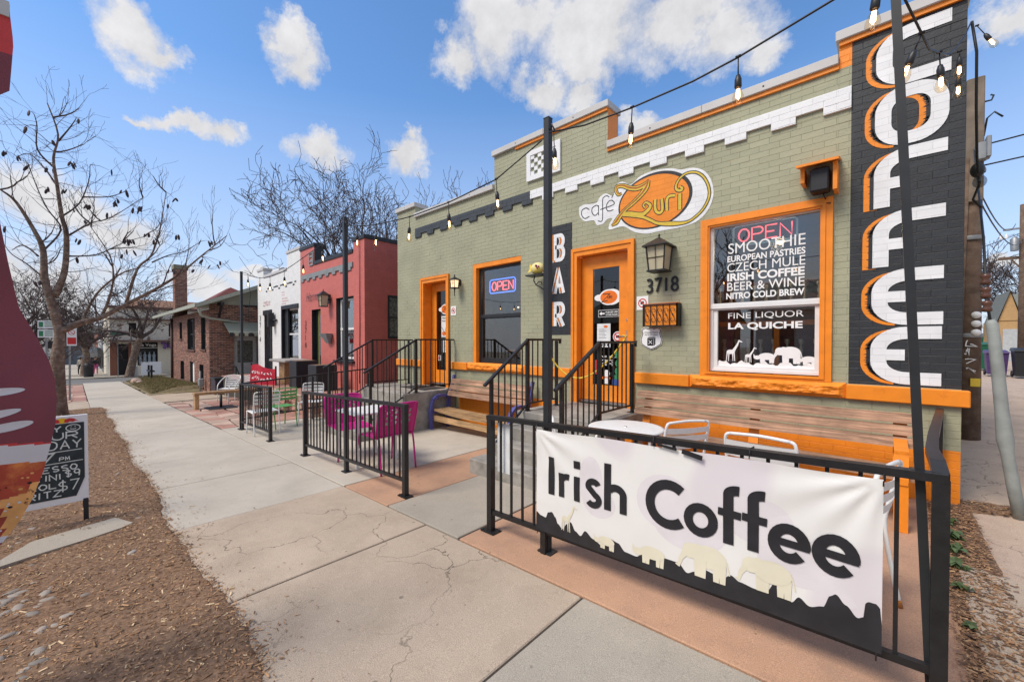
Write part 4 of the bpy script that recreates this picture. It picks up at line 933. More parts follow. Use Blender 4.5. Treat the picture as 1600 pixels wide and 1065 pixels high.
# ---- the painted cafe emblem
mb = MB()
cloud = [(-3.56, 3.53), (-3.55, 3.59), (-3.46, 3.61), (-3.33, 3.59), (-3.24, 3.59), (-3.19, 3.66), (-3.09, 3.69), (-2.98, 3.63), (-2.94, 3.70), (-2.9, 3.78), (-2.81, 3.79), (-2.69, 3.72), (-2.54, 3.80), (-2.32, 3.82), (-2.11, 3.78), (-1.99, 3.73), (-1.84, 3.71), (-1.71, 3.64), (-1.62, 3.50), (-1.59, 3.3), (-1.66, 3.12), (-1.80, 3.01), (-1.99, 2.98), (-2.13, 2.98), (-2.29, 2.98), (-2.46, 2.98), (-2.64, 3.04), (-2.81, 3.15), (-3.02, 3.14), (-3.03, 3.22), (-2.98, 3.30), (-3.07, 3.3), (-3.13, 3.25), (-3.24, 3.25), (-3.29, 3.33), (-3.45, 3.35), (-3.54, 3.44)]
cloud = curve2d(cloud + [cloud[0]], 4)[:-1]; mb.add([WP(a, b, .0002) for a, b in cloud], [tuple(range(len(cloud)))])
em = build(mb, 'painted_emblem', pw, cafe)
def lay(fn, m, base, nm='emblem_paint'):
    mb = MB(); fn(mb, lambda a, b, h=0: WP(a, b, base + h * .3)); build(mb, nm, m, em)
EC, ER = (-2.365, 3.41), (.505, .365)
lay(lambda mb, T: ribbon(mb, [(EC[0] + ER[0] * math.cos(q / 24 * PI), EC[1] + ER[1] * math.sin(q / 24 * PI)) for q in range(49)], [.022 + .022 * max(0, math.cos(q / 24 * PI - .5)) for q in range(49)], T), pb, .0016)
lay(lambda mb, T: mb.add([T(a, b) for a, b in circ(EC[0], EC[1], ER[0], 48, ER[1])], [tuple(range(48))]), po, .0010)
tend = [(-2.0, 3.51), (-1.97, 3.48), (-1.99, 3.46), (-2.04, 3.48), (-2.05, 3.54), (-2.0, 3.62), (-1.91, 3.66), (-1.8, 3.64), (-1.71, 3.56), (-1.65, 3.43), (-1.64, 3.3), (-1.7, 3.17), (-1.8, 3.08), (-1.92, 3.03), (-2.11, 3.05), (-2.29, 3.09), (-2.39, 3.15), (-2.51, 3.22), (-2.67, 3.27), (-2.81, 3.31)]
zup = [(-2.83, 3.63), (-2.88, 3.62), (-2.92, 3.69), (-2.9, 3.74), (-2.81, 3.73), (-2.7, 3.67), (-2.59, 3.64), (-2.48, 3.66), (-2.42, 3.71)]
zlo = [(-2.42, 3.71), (-2.46, 3.62), (-2.53, 3.54), (-2.65, 3.45), (-2.77, 3.38), (-2.86, 3.30), (-2.92, 3.23), (-2.99, 3.19)]
zbo = [(-2.81, 3.33), (-2.7, 3.31), (-2.59, 3.27), (-2.5, 3.26), (-2.42, 3.31), (-2.4, 3.36), (-2.46, 3.41), (-2.5, 3.38), (-2.47, 3.34)]
uu = [(-2.33, 3.42), (-2.33, 3.3), (-2.3, 3.24), (-2.25, 3.23), (-2.23, 3.28), (-2.24, 3.41)]; rr = [(-2.17, 3.23), (-2.17, 3.38), (-2.13, 3.42), (-2.06, 3.41)]; ii = [(-2.0, 3.42), (-2.0, 3.21)]
ZS = [(tend, [.02, .03, .035, .03, .022, .02, .02, .02, .02, .02, .02, .02, .02, .024, .05, .035, .035, .035, .03, .03]), (zup, [.02, .03, .04, .045, .05, .055, .06, .055, .015]), (zlo, [.02, .07, .06, .05, .045, .06, .07, .01]), (zbo, [.04, .05, .055, .05, .045, .035, .025, .02, .02]), (uu, .035), (rr, .035), (ii, .04)]
def zs(p, w):
    w = w if isinstance(w, list) else [w] * len(p); q = curve2d([(x[0], x[1], v) for x, v in zip(p, w)], 5); return [(t[0], t[1]) for t in q], [t[2] for t in q]
ZS = [zs(p, w) for p, w in ZS]; zup, zlo = ZS[1][0], ZS[2][0]
def wl(w, k): return [q + k for q in w] if isinstance(w, list) else w + k
lay(lambda mb, T: [ribbon(mb, p, wl(w, .022), T) for p, w in ZS], pb, .0024)
lay(lambda mb, T: [ribbon(mb, p, w, T) for p, w in ZS], py, .0036)
lay(lambda mb, T: [ribbon(mb, ofs(p, 0, .006), [q * .35 for q in w], T) for p, w in ((zup, ZS[1][1]), (zlo, ZS[2][1]))], pdo, .0048)
lay(lambda mb, T: [ribbon(mb, curve2d(p, 4), .014, T) for p in ([(-3.37, 3.51), (-3.43, 3.55), (-3.5, 3.53), (-3.51, 3.46), (-3.45, 3.39), (-3.37, 3.41)], [(-3.21, 3.52), (-3.25, 3.55), (-3.32, 3.52), (-3.32, 3.45), (-3.27, 3.40), (-3.22, 3.43)], [(-3.21, 3.54), (-3.21, 3.39)],
      [(-3.03, 3.62), (-3.07, 3.65), (-3.12, 3.64), (-3.14, 3.6), (-3.14, 3.35), (-3.16, 3.29), (-3.22, 3.31)], [(-3.18, 3.47), (-3.09, 3.48)], [(-3.07, 3.48), (-2.95, 3.5), (-2.98, 3.56), (-3.04, 3.56), (-3.08, 3.49), (-3.05, 3.42), (-2.96, 3.42)], [(-2.99, 3.60), (-2.96, 3.65)])], pb, .0012)
# ---- house number digits (raised plates)
mb = MB(); 
for i, ch in enumerate('3718'): 
    xo = -2.445 + i * .115 + (.03 if ch == '1' else 0); t = MB(); strokes(t, ch, xo, 2.165, .085, .175, 0, .026, lambda a, b, h=0: (a, WY - .022 - h * .1, b)); strokes(t, ch, xo, 2.165, .085, .175, 0, .030, lambda a, b, h=0: (a, WY - .012 - h * .1, b))
    build(t, 'house_number', m_blk, cafe)
# ------------------------------------------------------------------ stoops, steps, hand rails
def stoop(label, x0, x1, zt, group, side=None):
    st = thing('stoop', label, 'steps', ((x0 + x1) / 2, 4.8, gz((x0 + x1) / 2)), group=group)
    zb = gz(x0) - .05
    build(MB().bbox(x0, x1, 4.17, WY - .004, zb, zt, .012), 'landing', m_stoop, st)
    g = gz((x0 + x1) / 2); r = (zt - g) / 4
    for k in range(1, 4): build(MB().bbox(x0 + .001 * k, x1 - .001 * k, 4.17 - .29 * k, 4.168 - .29 * (k - 1), zb, zt - r * k, .012), 'step', m_stoop, st)
    return st
stoop('concrete stoop of four risers under the door marked 3718', -3.78, -2.44, .53, 'stoops')
stoop('concrete stoop between the red building and the wooden bench', -8.26, -6.60, .50, 'stoops')
def handrail(x, ztop, zfloor, y_up, y_back, y_low, zlow, label, hook=True, base=0, knee=None):
    t = thing('hand_rail', label, 'hand rail', (x, y_up, zfloor), group='iron stair rails')
    build(MB().beam((x, y_up, zfloor), (x, y_up, ztop - .02), .045), 'post', m_metal, t)
    build(MB().beam((x, y_back, zfloor), (x, y_back, ztop - .02), .038), 'post', m_metal, t)
    yl = y_low + .12; zl = zlow + .12 * (ztop - zlow) / (y_up - y_low)
    build(MB().beam((x, yl, base), (x, yl, zl - .01), .04), 'post', m_metal, t)
    for y, z in ((y_up, zfloor), (y_back, zfloor)): build(MB().box(x - .05, x + .05, y - .05, y + .05, z, z + .008), 'base_plate', m_metal, t)
    r = MB().beam((x, y_up - .012, ztop), (x, y_back + .1, ztop), .042, .03)
    r.beam((x, y_up + .012, ztop), (x, y_low, zlow), .042, .03)
    if hook: r.beam((x, y_back + .09, ztop), (x, y_back + .09, ztop - .06), .03)
    build(r, 'top_rail', m_metal, t)
    zb = zfloor + .10
    r = MB().beam((x, y_up, zb), (x, y_back, zb), .028, .02); s = (ztop - zlow) / (y_up - y_low)
    r.beam((x, y_up, zb), (x, yl, zb - s * (y_up - yl)), .028, .02)
    build(r, 'bottom_rail', m_metal, t)
    y = y_up + .11
    while y < y_back - .05: build(MB().beam((x, y, zb), (x, y, ztop - .01), .014), 'baluster', m_metal, t); y += .115
    y = y_up - .11
    while y > yl + .05: dz = s * (y_up - y); build(MB().beam((x, y, zb - dz), (x, y, ztop - dz - .01), .014), 'baluster', m_metal, t); y -= .115
    return t
handrail(-3.65, 1.515, .53, 4.26, 4.93, 3.44, .94, 'black iron stair rail on the left of the stoop under the door marked 3718', base=gz(-3.6))
handrail(-2.52, 1.48, .53, 4.26, 5.12, 3.38, .98, 'black iron stair rail on the right of the stoop under the door marked 3718', base=gz(-2.5))
handrail(-6.65, 1.52, .50, 4.46, 5.28, 3.40, .94, 'black iron stair rail beside the purple armed bench', hook=False, base=gz(-6.6))
handrail(-8.17, 1.515, .50, 4.37, 5.28, 3.33, .955, 'black iron stair rail in front of the red painted wall', hook=False, base=gz(-8.2))
build(MB().box(-7.7, -6.8, 4.75, 5.28, .501, .512), 'door_mat', mat('black_rubber', (.03, .03, .03), .9))['label'] = 'dark door mat on the stoop before the left orange door'
bpy.data.objects['door_mat']['category'] = 'door mat'
# rope strung between the two rails
pts = []
A, B = Vector((-3.65, 4.75, 1.30)), Vector((-2.52, 4.9, 1.52))
for i in range(17): t = i / 16; p = A.lerp(B, t); p.z -= .42 * 4 * t * (1 - t) * (.85 + .3 * (1 - t)); pts.append(p)
o = build(MB().tube(pts, .011, 6).tube([B + Vector((.0, 0, 0)), B + Vector((.02, 0, .04)), B + Vector((-.03, 0, .05))], .009, 6), 'rope', m_yprint)
tag(o, 'yellow rope slung across the stoop between the two stair rails', 'rope')

# ------------------------------------------------------------------ sidewalk fences
FY = 2.34
def fence(x0, x1, label, posts, n, H=.965, plates=True, hide=None):
    g = lambda x: gz(x)
    t = thing('metal_fence', label, 'fence', (x0, FY, g(x0)), group='black iron patio fences')
    for x in posts:
        build(MB().beam((x, FY, g(x)), (x, FY, g(x) + H - .02), .05), 'post', m_metal, t)
        if plates: build(MB().box(x - .075, x + .075, FY - .05, FY + .05, g(x), g(x) + .01).ball((x - .06, FY - .035, g(x) + .012), .009, n=6, m=4).ball((x + .06, FY + .035, g(x) + .012), .009, n=6, m=4), 'base_plate', m_metal, t)
    e = .03
    build(MB().beam((x0 - e, FY, g(x0) + H - .015), (x1 + e, FY, g(x1) + H - .015), .052, .034), 'top_rail', m_metal, t)
    build(MB().beam((x0, FY, g(x0) + .165), (x1, FY, g(x1) + .165), .032, .032), 'bottom_rail', m_metal, t)
    for k in range(1, n):
        x = x0 + (x1 - x0) * k / n
        if min(abs(x - p) for p in posts) < .05: continue
        build(MB().beam((x, FY, g(x) + .165), (x, FY, g(x) + H - .02), .0155), 'baluster', m_metal, t)
    return t
fence(-9.88, -8.01, 'short black iron fence panel beside the green and white chairs', [-9.88, -8.01], 17)
fence(-6.41, -3.69, 'black iron fence panel in front of the magenta chairs', [-6.41, -3.69], 25)
ff = fence(-2.405, .155, 'long black iron fence panel carrying the Irish Coffee banner', [-2.405, .165], 22, plates=True)
build(MB().beam((-1.84, FY, gz(-1.84)), (-1.84, FY, gz(-1.84) + .18), .045), 'post', m_metal, ff)
# side return with a bowed rail running back to the wall
rail = [(.165, 2.34, .955), (.172, 2.6, .955), (.178, 3.0, .93), (.225, 3.7, .90), (.30, 4.6, .875), (.365, 5.36, .865)]
mb = MB()
for p, q in zip(rail, rail[1:]): mb.beam(p, q, .05, .035)
sr_ = thing('side_rail', 'bowed iron rail running from the front fence back to the cafe wall', 'hand rail', (.165, 2.34, 0))
build(mb, 'top_rail', m_metal, sr_)
for p in (rail[-1],): build(MB().beam((p[0], p[1] - .03, gz(.3)), (p[0], p[1] - .03, p[2]), .035), 'post', m_metal, sr_)

# banner ------------------------------------------------------------
bn = thing('banner', 'white vinyl banner reading Irish Coffee tied to the front fence', 'banner', (-.93, FY - .04, .2))
X0, X1 = -1.885, -.003
def bz(x, f): # f 0 bottom .. 1 top, following the slope of the fence
    lo = .178 ; hi = .918
    sag = .004 * math.sin((x - X0) / (X1 - X0) * PI * 5) * f
    return gz(x) + lo + (hi - lo) * f - sag
def by(x, z):
    u = (x - X0) / (X1 - X0); w = (z - gz(x))
    d = .004 * math.sin(u * 9 + w * 4) + .004 * noise.noise(Vector((x * 5, w * 5, 0)))
    # creases fanning out of the tied corners
    for (cx, cz_, s) in ((X0, .92, 1), (X1, .92, -1)):
        dx, dz = (x - cx) * s, cz_ - w
        r = math.hypot(dx, dz) + 1e-4; an = math.atan2(dz, dx)
        d += .010 * math.sin(an * 13) * math.exp(-r * 3.2) * min(1, r * 8)
    return FY - .042 + d
mb = MB(); nx, nz = 150, 44
vs = []
for i in range(nx + 1):
    x = X0 + (X1 - X0) * i / nx
    for k in range(nz + 1): z = bz(x, k / nz); vs.append((x, by(x, z), z))
mb.smooth = True
mb.add(vs, [(i * (nz + 1) + k, (i + 1) * (nz + 1) + k, (i + 1) * (nz + 1) + k + 1, i * (nz + 1) + k + 1) for i in range(nx) for k in range(nz)])
m_ban = mat('white_banner_vinyl', (.74, .73, .71), .45, var=.03, vscale=3)
t = m_ban.node_tree; N, L = t.nodes, t.links; p = N['Principled BSDF']
# faded pink and yellow print on the cloth
co = N.new('ShaderNodeTexCoord'); nz_ = N.new('ShaderNodeTexNoise'); nz_.inputs['Scale'].default_value = 1.1; nz_.inputs['Detail'].default_value = 1; L.new(co.outputs['Object'], nz_.inputs['Vector'])
src = p.inputs['Base Color'].links[0].from_socket
for (lo, hi, c) in ((.505, .53, (.62, .55, .62)),):
    r = N.new('ShaderNodeMapRange'); r.inputs['From Min'].default_value = lo; r.inputs['From Max'].default_value = hi; r.inputs['To Max'].default_value = .55; L.new(nz_.outputs['Fac'], r.inputs['Value'])
    mm_ = N.new('ShaderNodeMix'); mm_.data_type = 'RGBA'; mm_.inputs[7].default_value = (*c, 1); L.new(r.outputs[0], mm_.inputs[0]); L.new(src, mm_.inputs[6]); src = mm_.outputs[2]
L.new(src, p.inputs['Base Color'])
build(mb, 'cloth', m_ban, bn)
def BT(lift): return lambda a, b, h=0: (a, by(a, b + gz(a)) - lift - h, b + gz(a))
def dense(pts, d=.02):
    out = [pts[0]]
    for p, q in zip(pts, pts[1:]):
        n = max(1, int(math.hypot(q[0] - p[0], q[1] - p[1]) / d))
        out += [(p[0] + (q[0] - p[0]) * k / n, p[1] + (q[1] - p[1]) * k / n) for k in range(1, n + 1)]
    return out
m_by = mat('faded_yellow_print', (.70, .66, .52), .45, var=.04); m_bp = mat('faded_lilac_print', (.69, .65, .675), .45, var=.04); m_bk = mat('black_banner_ink', (.022, .022, .026), .4, var=.25, vscale=9, col2=(.09, .09, .1), c2scale=60, c2lo=.68, c2hi=.72)
m_dirt = m_bk
# black hill along the lower edge, as columns so it follows the folds
sil = [(-1.885, .31), (-1.84, .29), (-1.80, .285), (-1.775, .33), (-1.74, .34), (-1.71, .31), (-1.69, .27), (-1.65, .245), (-1.61, .29), (-1.58, .31), (-1.54, .26), (-1.50, .24), (-1.46, .285), (-1.40, .25), (-1.33, .225), (-1.27, .29), (-1.22, .28), (-1.17, .24), (-1.10, .235), (-1.05, .27), (-1.0, .26), (-.93, .28), (-.85, .28), (-.80, .24), (-.76, .26), (-.72, .29), (-.62, .275), (-.58, .305), (-.54, .285), (-.47, .275), (-.42, .285), (-.39, .33), (-.345, .30), (-.32, .27), (-.29, .305), (-.25, .28), (-.2, .30), (-.175, .36), (-.155, .375), (-.12, .34), (-.08, .30), (-.062, .31), (-.06, .37), (-.045, .385), (-.02, .385), (-.008, .37), (-.012, .33), (-.003, .29)]
def silz(x):
    for (a, b), (c, d) in zip(sil, sil[1:]):
        if a <= x <= c: return b + (d - b) * (.5 - .5 * math.cos(PI * (x - a) / max(1e-6, c - a)))
    return .3
mb = MB(); n = 320; vs = []
for i in range(n + 1):
    x = X0 + (X1 - X0) * i / n; zb = bz(x, 0) - gz(x); zt = max(zb + .01, silz(x) + .0)
    for k in range(9): z = zb + (zt - zb) * k / 8; vs.append((x, by(x, z + gz(x)) - .0012, z + gz(x)))
mb.smooth = True; mb.add(vs, [(i * 9 + k, (i + 1) * 9 + k, (i + 1) * 9 + k + 1, i * 9 + k + 1) for i in range(n) for k in range(8)])
build(mb, 'printed_hill', m_bk, bn)
# faded animals
def grid_blob(mb, cx, cz, rx, rz, T, n=6, m=22):
    vs = [T(cx, cz)]
    for j in range(1, n + 1):
        for k in range(m): a = 2 * PI * k / m; vs.append(T(cx + rx * j / n * math.cos(a), cz + rz * j / n * math.sin(a)))
    fs = [(0, 1 + k, 1 + (k + 1) % m) for k in range(m)] + [(1 + (j - 1) * m + k, 1 + j * m + k, 1 + j * m + (k + 1) % m, 1 + (j - 1) * m + (k + 1) % m) for j in range(1, n) for k in range(m)]
    mb.add(vs, fs)
def rb(mb, pts, w, T):
    d = dense(pts); L_ = len(d)
    ws = w if not isinstance(w, (list, tuple)) else [w[0] + (w[-1] - w[0]) * i / (L_ - 1) for i in range(L_)]
    ribbon(mb, d, ws, lambda a, b, h=0: T(a, b))
k_ = 0
for n_, (kind_, x, s) in enumerate(((giraffe, -1.62, .20), (rhino, -1.30, .17), (rhino, -1.00, .22), (elephant, -.69, .28), (elephant, -.40, .26))):
    mb = MB(); z = silz(x) - .045; kind_(mb, x, z, s, BT(.0014 + n_ * .0001)); build(mb, 'printed_animal', m_by, bn)
for n_, (x, z, rx, rz, lift) in enumerate(((-1.42, .62, .09, .17, .0002), (-1.36, .50, .12, .10, .0003), (-.93, .60, .17, .16, .0002), (-.80, .50, .20, .14, .0003), (-.30, .48, .17, .13, .0002), (-.47, .62, .16, .12, .0004))):
    mb = MB(); grid_blob(mb, x, z, rx, rz, BT(lift)); build(mb, 'faded_print', m_bp, bn)
mb = MB(); rb(mb, [(-.22, .47), (-.10, .33)], [.12, .05], BT(.0005)); build(mb, 'faded_print', m_bp, bn)
m_ink = mat('black_letter_ink', (.02, .02, .024), .4, var=.2, vscale=12)
def glyph(paths):
    mb = MB()
    for i, (pts, w) in enumerate(paths): rb(mb, pts, w, BT(.0040 + i * .0002))
    build(mb, 'letter', m_ink, bn)
S = .052
def RING(cx, cz, r, a0, a1, rz=None): return arc(cx, cz, r, a0, a1, 22, rz)
BL = .468
glyph([([(-1.742, .735), (-1.742, .468)], S)])
glyph([([(-1.655, .637), (-1.655, .47)], .046), (RING(-1.600, .585, .05, 165, 75, .035), .042)])
glyph([([(-1.525, .636), (-1.525, .469)], .046), ([(-1.5251, .742), (-1.5249, .690)], .052)])
glyph([(RING(-1.398, .598, .038, 20, 200, .03) + RING(-1.398, .510, .042, 90, -150, .034)[2:], .042)])
glyph([([(-1.294, .765), (-1.294, .468)], .048), (RING(-1.237, .575, .052, 150, 0, .045) + [(-1.185, .468)], .046)])
glyph([(RING(-.905, .596, .110, 50, 310, .113), .055)])
glyph([(RING(-.733, .552, .064, 0, 362, .068), .048)])
for xx in (-.595, -.481): glyph([(RING(xx + .045, .722, .045, 82, 180, .028) + [(xx, .463)], .05), ([(xx - .05, .628), (xx + .06, .622)], .04)])
for xx in (-.332, -.158): glyph([(RING(xx, .548, .062, -10, 318, .07), .048), ([(xx - .07, .553), (xx + .082, .545)], .036)])
# ties
for x, z in ((-1.885, .915), (-1.0, .93), (-.5, .935), (-.003, .90), (-1.87, .185), (-.02, .175)):
    q = z + .02 if z > .5 else z
    build(MB().tube([(x, FY - .048, gz(x) + q - .03), (x, FY - .034, gz(x) + q + .018), (x + .004, FY + .030, gz(x) + q + .018), (x + .004, FY + .028, gz(x) + q - .025)], .003, 5), 'cable_tie', m_blk, bn)
build(MB().beam((-.83, FY - .05, .885), (-.72, FY - .058, .868), .004, .026, up=(0, 0, 1)), 'tape_strip', m_blk, bn); build(MB().beam((-.97, FY - .048, .898), (-.86, FY - .05, .888), .006, .014), 'tape_strip', m_blk, bn)
# paper notice taped behind the left end of the fence
o = build(MB().box(-2.36, -2.22, FY + .03, FY + .034, .42, .82), 'paper_notice', m_paper); tag(o, 'blank white paper notice hung at the left end of the front fence', 'notice')

# ------------------------------------------------------------------ poles and string lights
def lamp_pole(x, y, top, label, lean_x=0, w=.048, pieces=True):
    t = thing('lamp_pole', label, 'pole', (x, y, gz(x)), group='steel poles for the string lights')
    build(MB().beam((x, y, gz(x)), (x + lean_x, y, top), w), 'shaft', m_pole, t)
    build(MB().box(x - .06, x + .06, y - .045, y + .045, gz(x), gz(x) + .01), 'base_plate', m_pole, t)
    build(MB().beam((x + lean_x, y, top), (x + lean_x, y, top + .006), w + .004).tube([(x + lean_x + .03, y, top - .09), (x + lean_x + .05, y - .02, top - .06), (x + lean_x + .06, y, top - .1)], .006, 6), 'cap', m_pole, t)
    return t
lamp_pole(-9.80, FY + .01, 2.92, 'thin black pole at the far end of the short fence panel', w=.042)
lamp_pole(-5.07, FY + .01, 3.06, 'black pole rising from the middle fence panel', w=.048)
lamp_pole(-1.835, FY + .03, 3.12, 'dark square pole rising at the left end of the banner', w=.046)
lamp_pole(.150, FY + .045, 3.13, 'leaning dark pole at the right end of the front fence', lean_x=-.143, w=.031)
m_cable = mat('black_cable', (.012, .012, .013), .5)
m_sock = mat('black_bulb_socket', (.02, .02, .022), .45)
m_bulbg = glassmat('clear_bulb_glass', (.96, .88, .76), .45)
m_fil = emis('warm_filament', (1, .62, .32), 9)
def sag(p, q, s, n=14):
    p, q = Vector(p), Vector(q); out = []
    for i in range(n + 1): t = i / n; v = p.lerp(q, t); v.z -= 4 * s * t * (1 - t); out.append(v)
    return out
bulb_p = [(.0105, 0), (.013, -.012), (.021, -.032), (.0275, -.055), (.0265, -.072), (.017, -.087), (0.0005, -.092)]
sock_me = meshof(MB().lathe((0, 0, 0), [(.001, 0), (.010, -.003), (.013, -.015), (.0165, -.025), (.0175, -.062), (.0145, -.066), (.001, -.066)], 12), 'socket', m_sock)
glass_me = meshof(MB().lathe((0, 0, 0), bulb_p, 12), 'bulb', m_bulbg)
fil_me = meshof(MB().tube([(-.004, 0, -.01), (-.006, 0, -.05), (0, .003, -.06), (.006, 0, -.05), (.004, 0, -.01)], .0042, 6), 'filament', m_fil)
def hang(parent, p, drop=.09, tilt=(0, 0), yaw=0):
    p = Vector(p)
    d = Vector((math.sin(tilt[0]), math.sin(tilt[1]), -1)).normalized()
    b = build(MB().tube([p, p + d * drop], .0035, 5).tube([p + Vector((-.012, 0, .003)), p + Vector((.012, 0, .003))], .008, 6), 'drop_light', m_cable, parent)
    rot = Vector((0, 0, -1)).rotation_difference(d).to_euler(); e = p + d * drop - OFF[b.name]
    for me_, nm, o2 in ((sock_me, 'socket', 0), (glass_me, 'bulb', .064), (fil_me, 'filament', .064)):
        o = bpy.data.objects.new(nm, me_); link(o, b); o.location = e + d * o2; o.rotation_euler = rot
def string(label, spans, bulbs):
    t = thing('string_lights', label, 'string lights', spans[0][0], group='outdoor bulb strings')
    mb = MB()
    for s in spans: mb.tube(s, .0055, 6)
    build(mb, 'cable', m_cable, t)
    for p, dr, ti in bulbs: hang(t, p, dr, ti)
    return t
def along(span, x):
    for a, b in zip(span, span[1:]):
        if min(a.x, b.x) <= x <= max(a.x, b.x): return a.lerp(b, (x - a.x) / (b.x - a.x))
    return span[0]
Yp = FY
s1 = [Vector(p) for p in ((-9.76, Yp, 2.90), (-9.5, Yp, 2.87), (-9.13, Yp, 2.77), (-8.54, Yp, 2.66), (-7.96, Yp, 2.615), (-7.32, Yp, 2.635), (-6.69, Yp, 2.71), (-5.64, Yp, 2.85), (-5.1, Yp, 2.97))]
s2 = [Vector(p) for p in ((-5.04, Yp, 2.97), (-4.8, Yp, 2.90), (-4.26, Yp, 2.815), (-3.59, Yp, 2.765), (-2.96, Yp, 2.765), (-2.34, Yp, 2.81), (-1.87, Yp, 2.965))]
s3 = [Vector(p) for p in ((-1.80, Yp, 3.0), (-1.5, Yp, 2.945), (-1.16, Yp, 2.93), (-.8, Yp, 2.935), (-.58, Yp, 2.96), (-.17, Yp, 3.04), (0, Yp, 3.08))]
string('bulb string from the far thin pole to the middle pole', [s1], [(along(s1, x), .10, (random.uniform(-.1, .1), 0)) for x in (-9.3, -8.54, -7.96, -7.25, -6.45, -5.75)])
string('bulb string from the middle pole to the pole by the banner', [s2], [(along(s2, x), .10, (random.uniform(-.1, .1), 0)) for x in (-4.72, -4.27, -3.59, -2.96, -2.34)] )
string('bulb string over the banner between the two tallest poles', [s3], [(along(s3, -1.76), .12, (.05, 0)), (along(s3, -1.16), .09, (-.05, 0)), (along(s3, -.575), .09, (0, 0)), (along(s3, -.04) + Vector((0, .03, -.02)), .05, (-.1, 0))])
s4 = [Vector(p) for p in ((-.01, 2.39, 3.10), (.04, 2.5, 3.02), (.111, 2.8, 2.985), (.150, 3.05, 3.02), (.202, 3.3, 3.11), (.26, 3.7, 3.27), (.324, 4.1, 3.487), (.42, 4.7, 3.85), (.515, 5.33, 4.27))]
string('bulb string sagging from the leaning pole to the corner of the cafe roof', [s4], [(s4[2], .07, (-.35, 0)), (s4[4] - Vector((0, 0, .0)), .07, (.05, 0)), (s4[6] + Vector((.03, .1, .02)), .03, (0, 0)), (s4[6] + Vector((.03, .14, -.05)), .08, (0, 0)), (Vector((.55, 5.33, 4.22)), .10, (.5, 0))])
# dead string hanging on the far thin pole side
o = build(MB().tube([(-9.3, Yp, 2.80), (-9.25, Yp + .03, 2.4), (-9.3, Yp, 2.05), (-9.22, Yp, 1.95)], .005, 5), 'hanging_cord', m_cable); tag(o, 'loose black cord dangling beside the far thin pole', 'cord')
# power cord going down from the roof corner
o = thing('power_cord', 'black power cord running from the roof corner to the utility pole box', 'cord', (.53, 5.3, 3))
build(MB().tube([(.52, 5.34, 4.28), (.55, 5.33, 4.0), (.57, 5.5, 3.6), (.60, 5.7, 3.2), (.64, 5.9, 3.0), (.60, 5.9, 2.86), (.66, 5.95, 2.78)], .010, 6), 'cable', m_cable, o)
build(MB().ball((.62, 5.85, 3.12), .05, .05, .07), 'plug_ball', m_sock, o)
build(MB().ball((.64, 5.9, 3.02), .05, .05, .06), 'lamp', glassmat('milky_lamp_glass', (.6, .6, .6), 1), o)

# ------------------------------------------------------------------ seating
m_wood = mat('weathered_brown_boards', (.33, .19, .12), .75, var=.3, vscale=4, bump=.5, bscale=60, col2=(.24, .14, .09), c2scale=9, c2lo=.5, c2hi=.8, objvar=.15)
def grain(m):
    t = m.node_tree; N, L = t.nodes, t.links; p = N['Principled BSDF']
    co = N.new('ShaderNodeTexCoord'); mp = N.new('ShaderNodeMapping'); mp.inputs['Scale'].default_value = (2.2, 60, 60); L.new(co.outputs['Object'], mp.inputs[0])
    n = N.new('ShaderNodeTexNoise'); n.inputs['Scale'].default_value = 1; n.inputs['Detail'].default_value = 6; n.inputs['Distortion'].default_value = .6; L.new(mp.outputs[0], n.inputs['Vector'])
    r = N.new('ShaderNodeMapRange'); r.inputs['From Min'].default_value = .32; r.inputs['From Max'].default_value = .68; r.inputs['To Min'].default_value = .5; r.inputs['To Max'].default_value = 1.35; L.new(n.outputs['Fac'], r.inputs['Value'])
    v = N.new('ShaderNodeVectorMath'); v.operation = 'SCALE'; src = p.inputs['Base Color'].links[0].from_socket; L.new(src, v.inputs[0]); L.new(r.outputs[0], v.inputs['Scale']); L.new(v.outputs[0], p.inputs['Base Color'])
    return m
grain(m_wood)
m_wood2 = grain(mat('honey_brown_boards', (.42, .26, .13), .7, var=.2, vscale=4, objvar=.1))
m_purple = mat('periwinkle_cast_arms', (.085, .09, .30), .5, var=.1)
# long bench built along the wall
b = thing('long_bench', 'long wooden bench on orange legs beneath the menu window', 'bench', (-1.07, 4.8, 0))
def board(parent, x0, x1, y0, y1, z0, z1, m, bow=0, nm='plank', tilt=0):
    mb = MB(); n = 10; vs = []
    for i in range(n + 1):
        t = i / n; x = x0 + (x1 - x0) * t; s = bow * 4 * t * (1 - t)
        vs += [(x, y0 + tilt, z0 - s), (x, y1 + tilt, z0 - s), (x, y1, z1 - s), (x, y0, z1 - s)]
    fs = [(0, 1, 2, 3), (n * 4 + 3, n * 4 + 2, n * 4 + 1, n * 4)]
    for i in range(n):
        for k in range(4): fs.append((i * 4 + k, i * 4 + (k + 1) % 4, (i + 1) * 4 + (k + 1) % 4, (i + 1) * 4 + k))
    mb.add(vs, fs); return build(mb, nm, m, parent)
for k in range(3): board(b, -2.33, .185, 4.90 - .04 * (2 - k) , 4.94 - .04 * (2 - k), .585 + k * .099, .665 + k * .099, m_wood, tilt=-.03)
for k in range(3): board(b, -2.33, .185, 4.40 + k * .138, 4.515 + k * .138, .40, .435, m_wood)
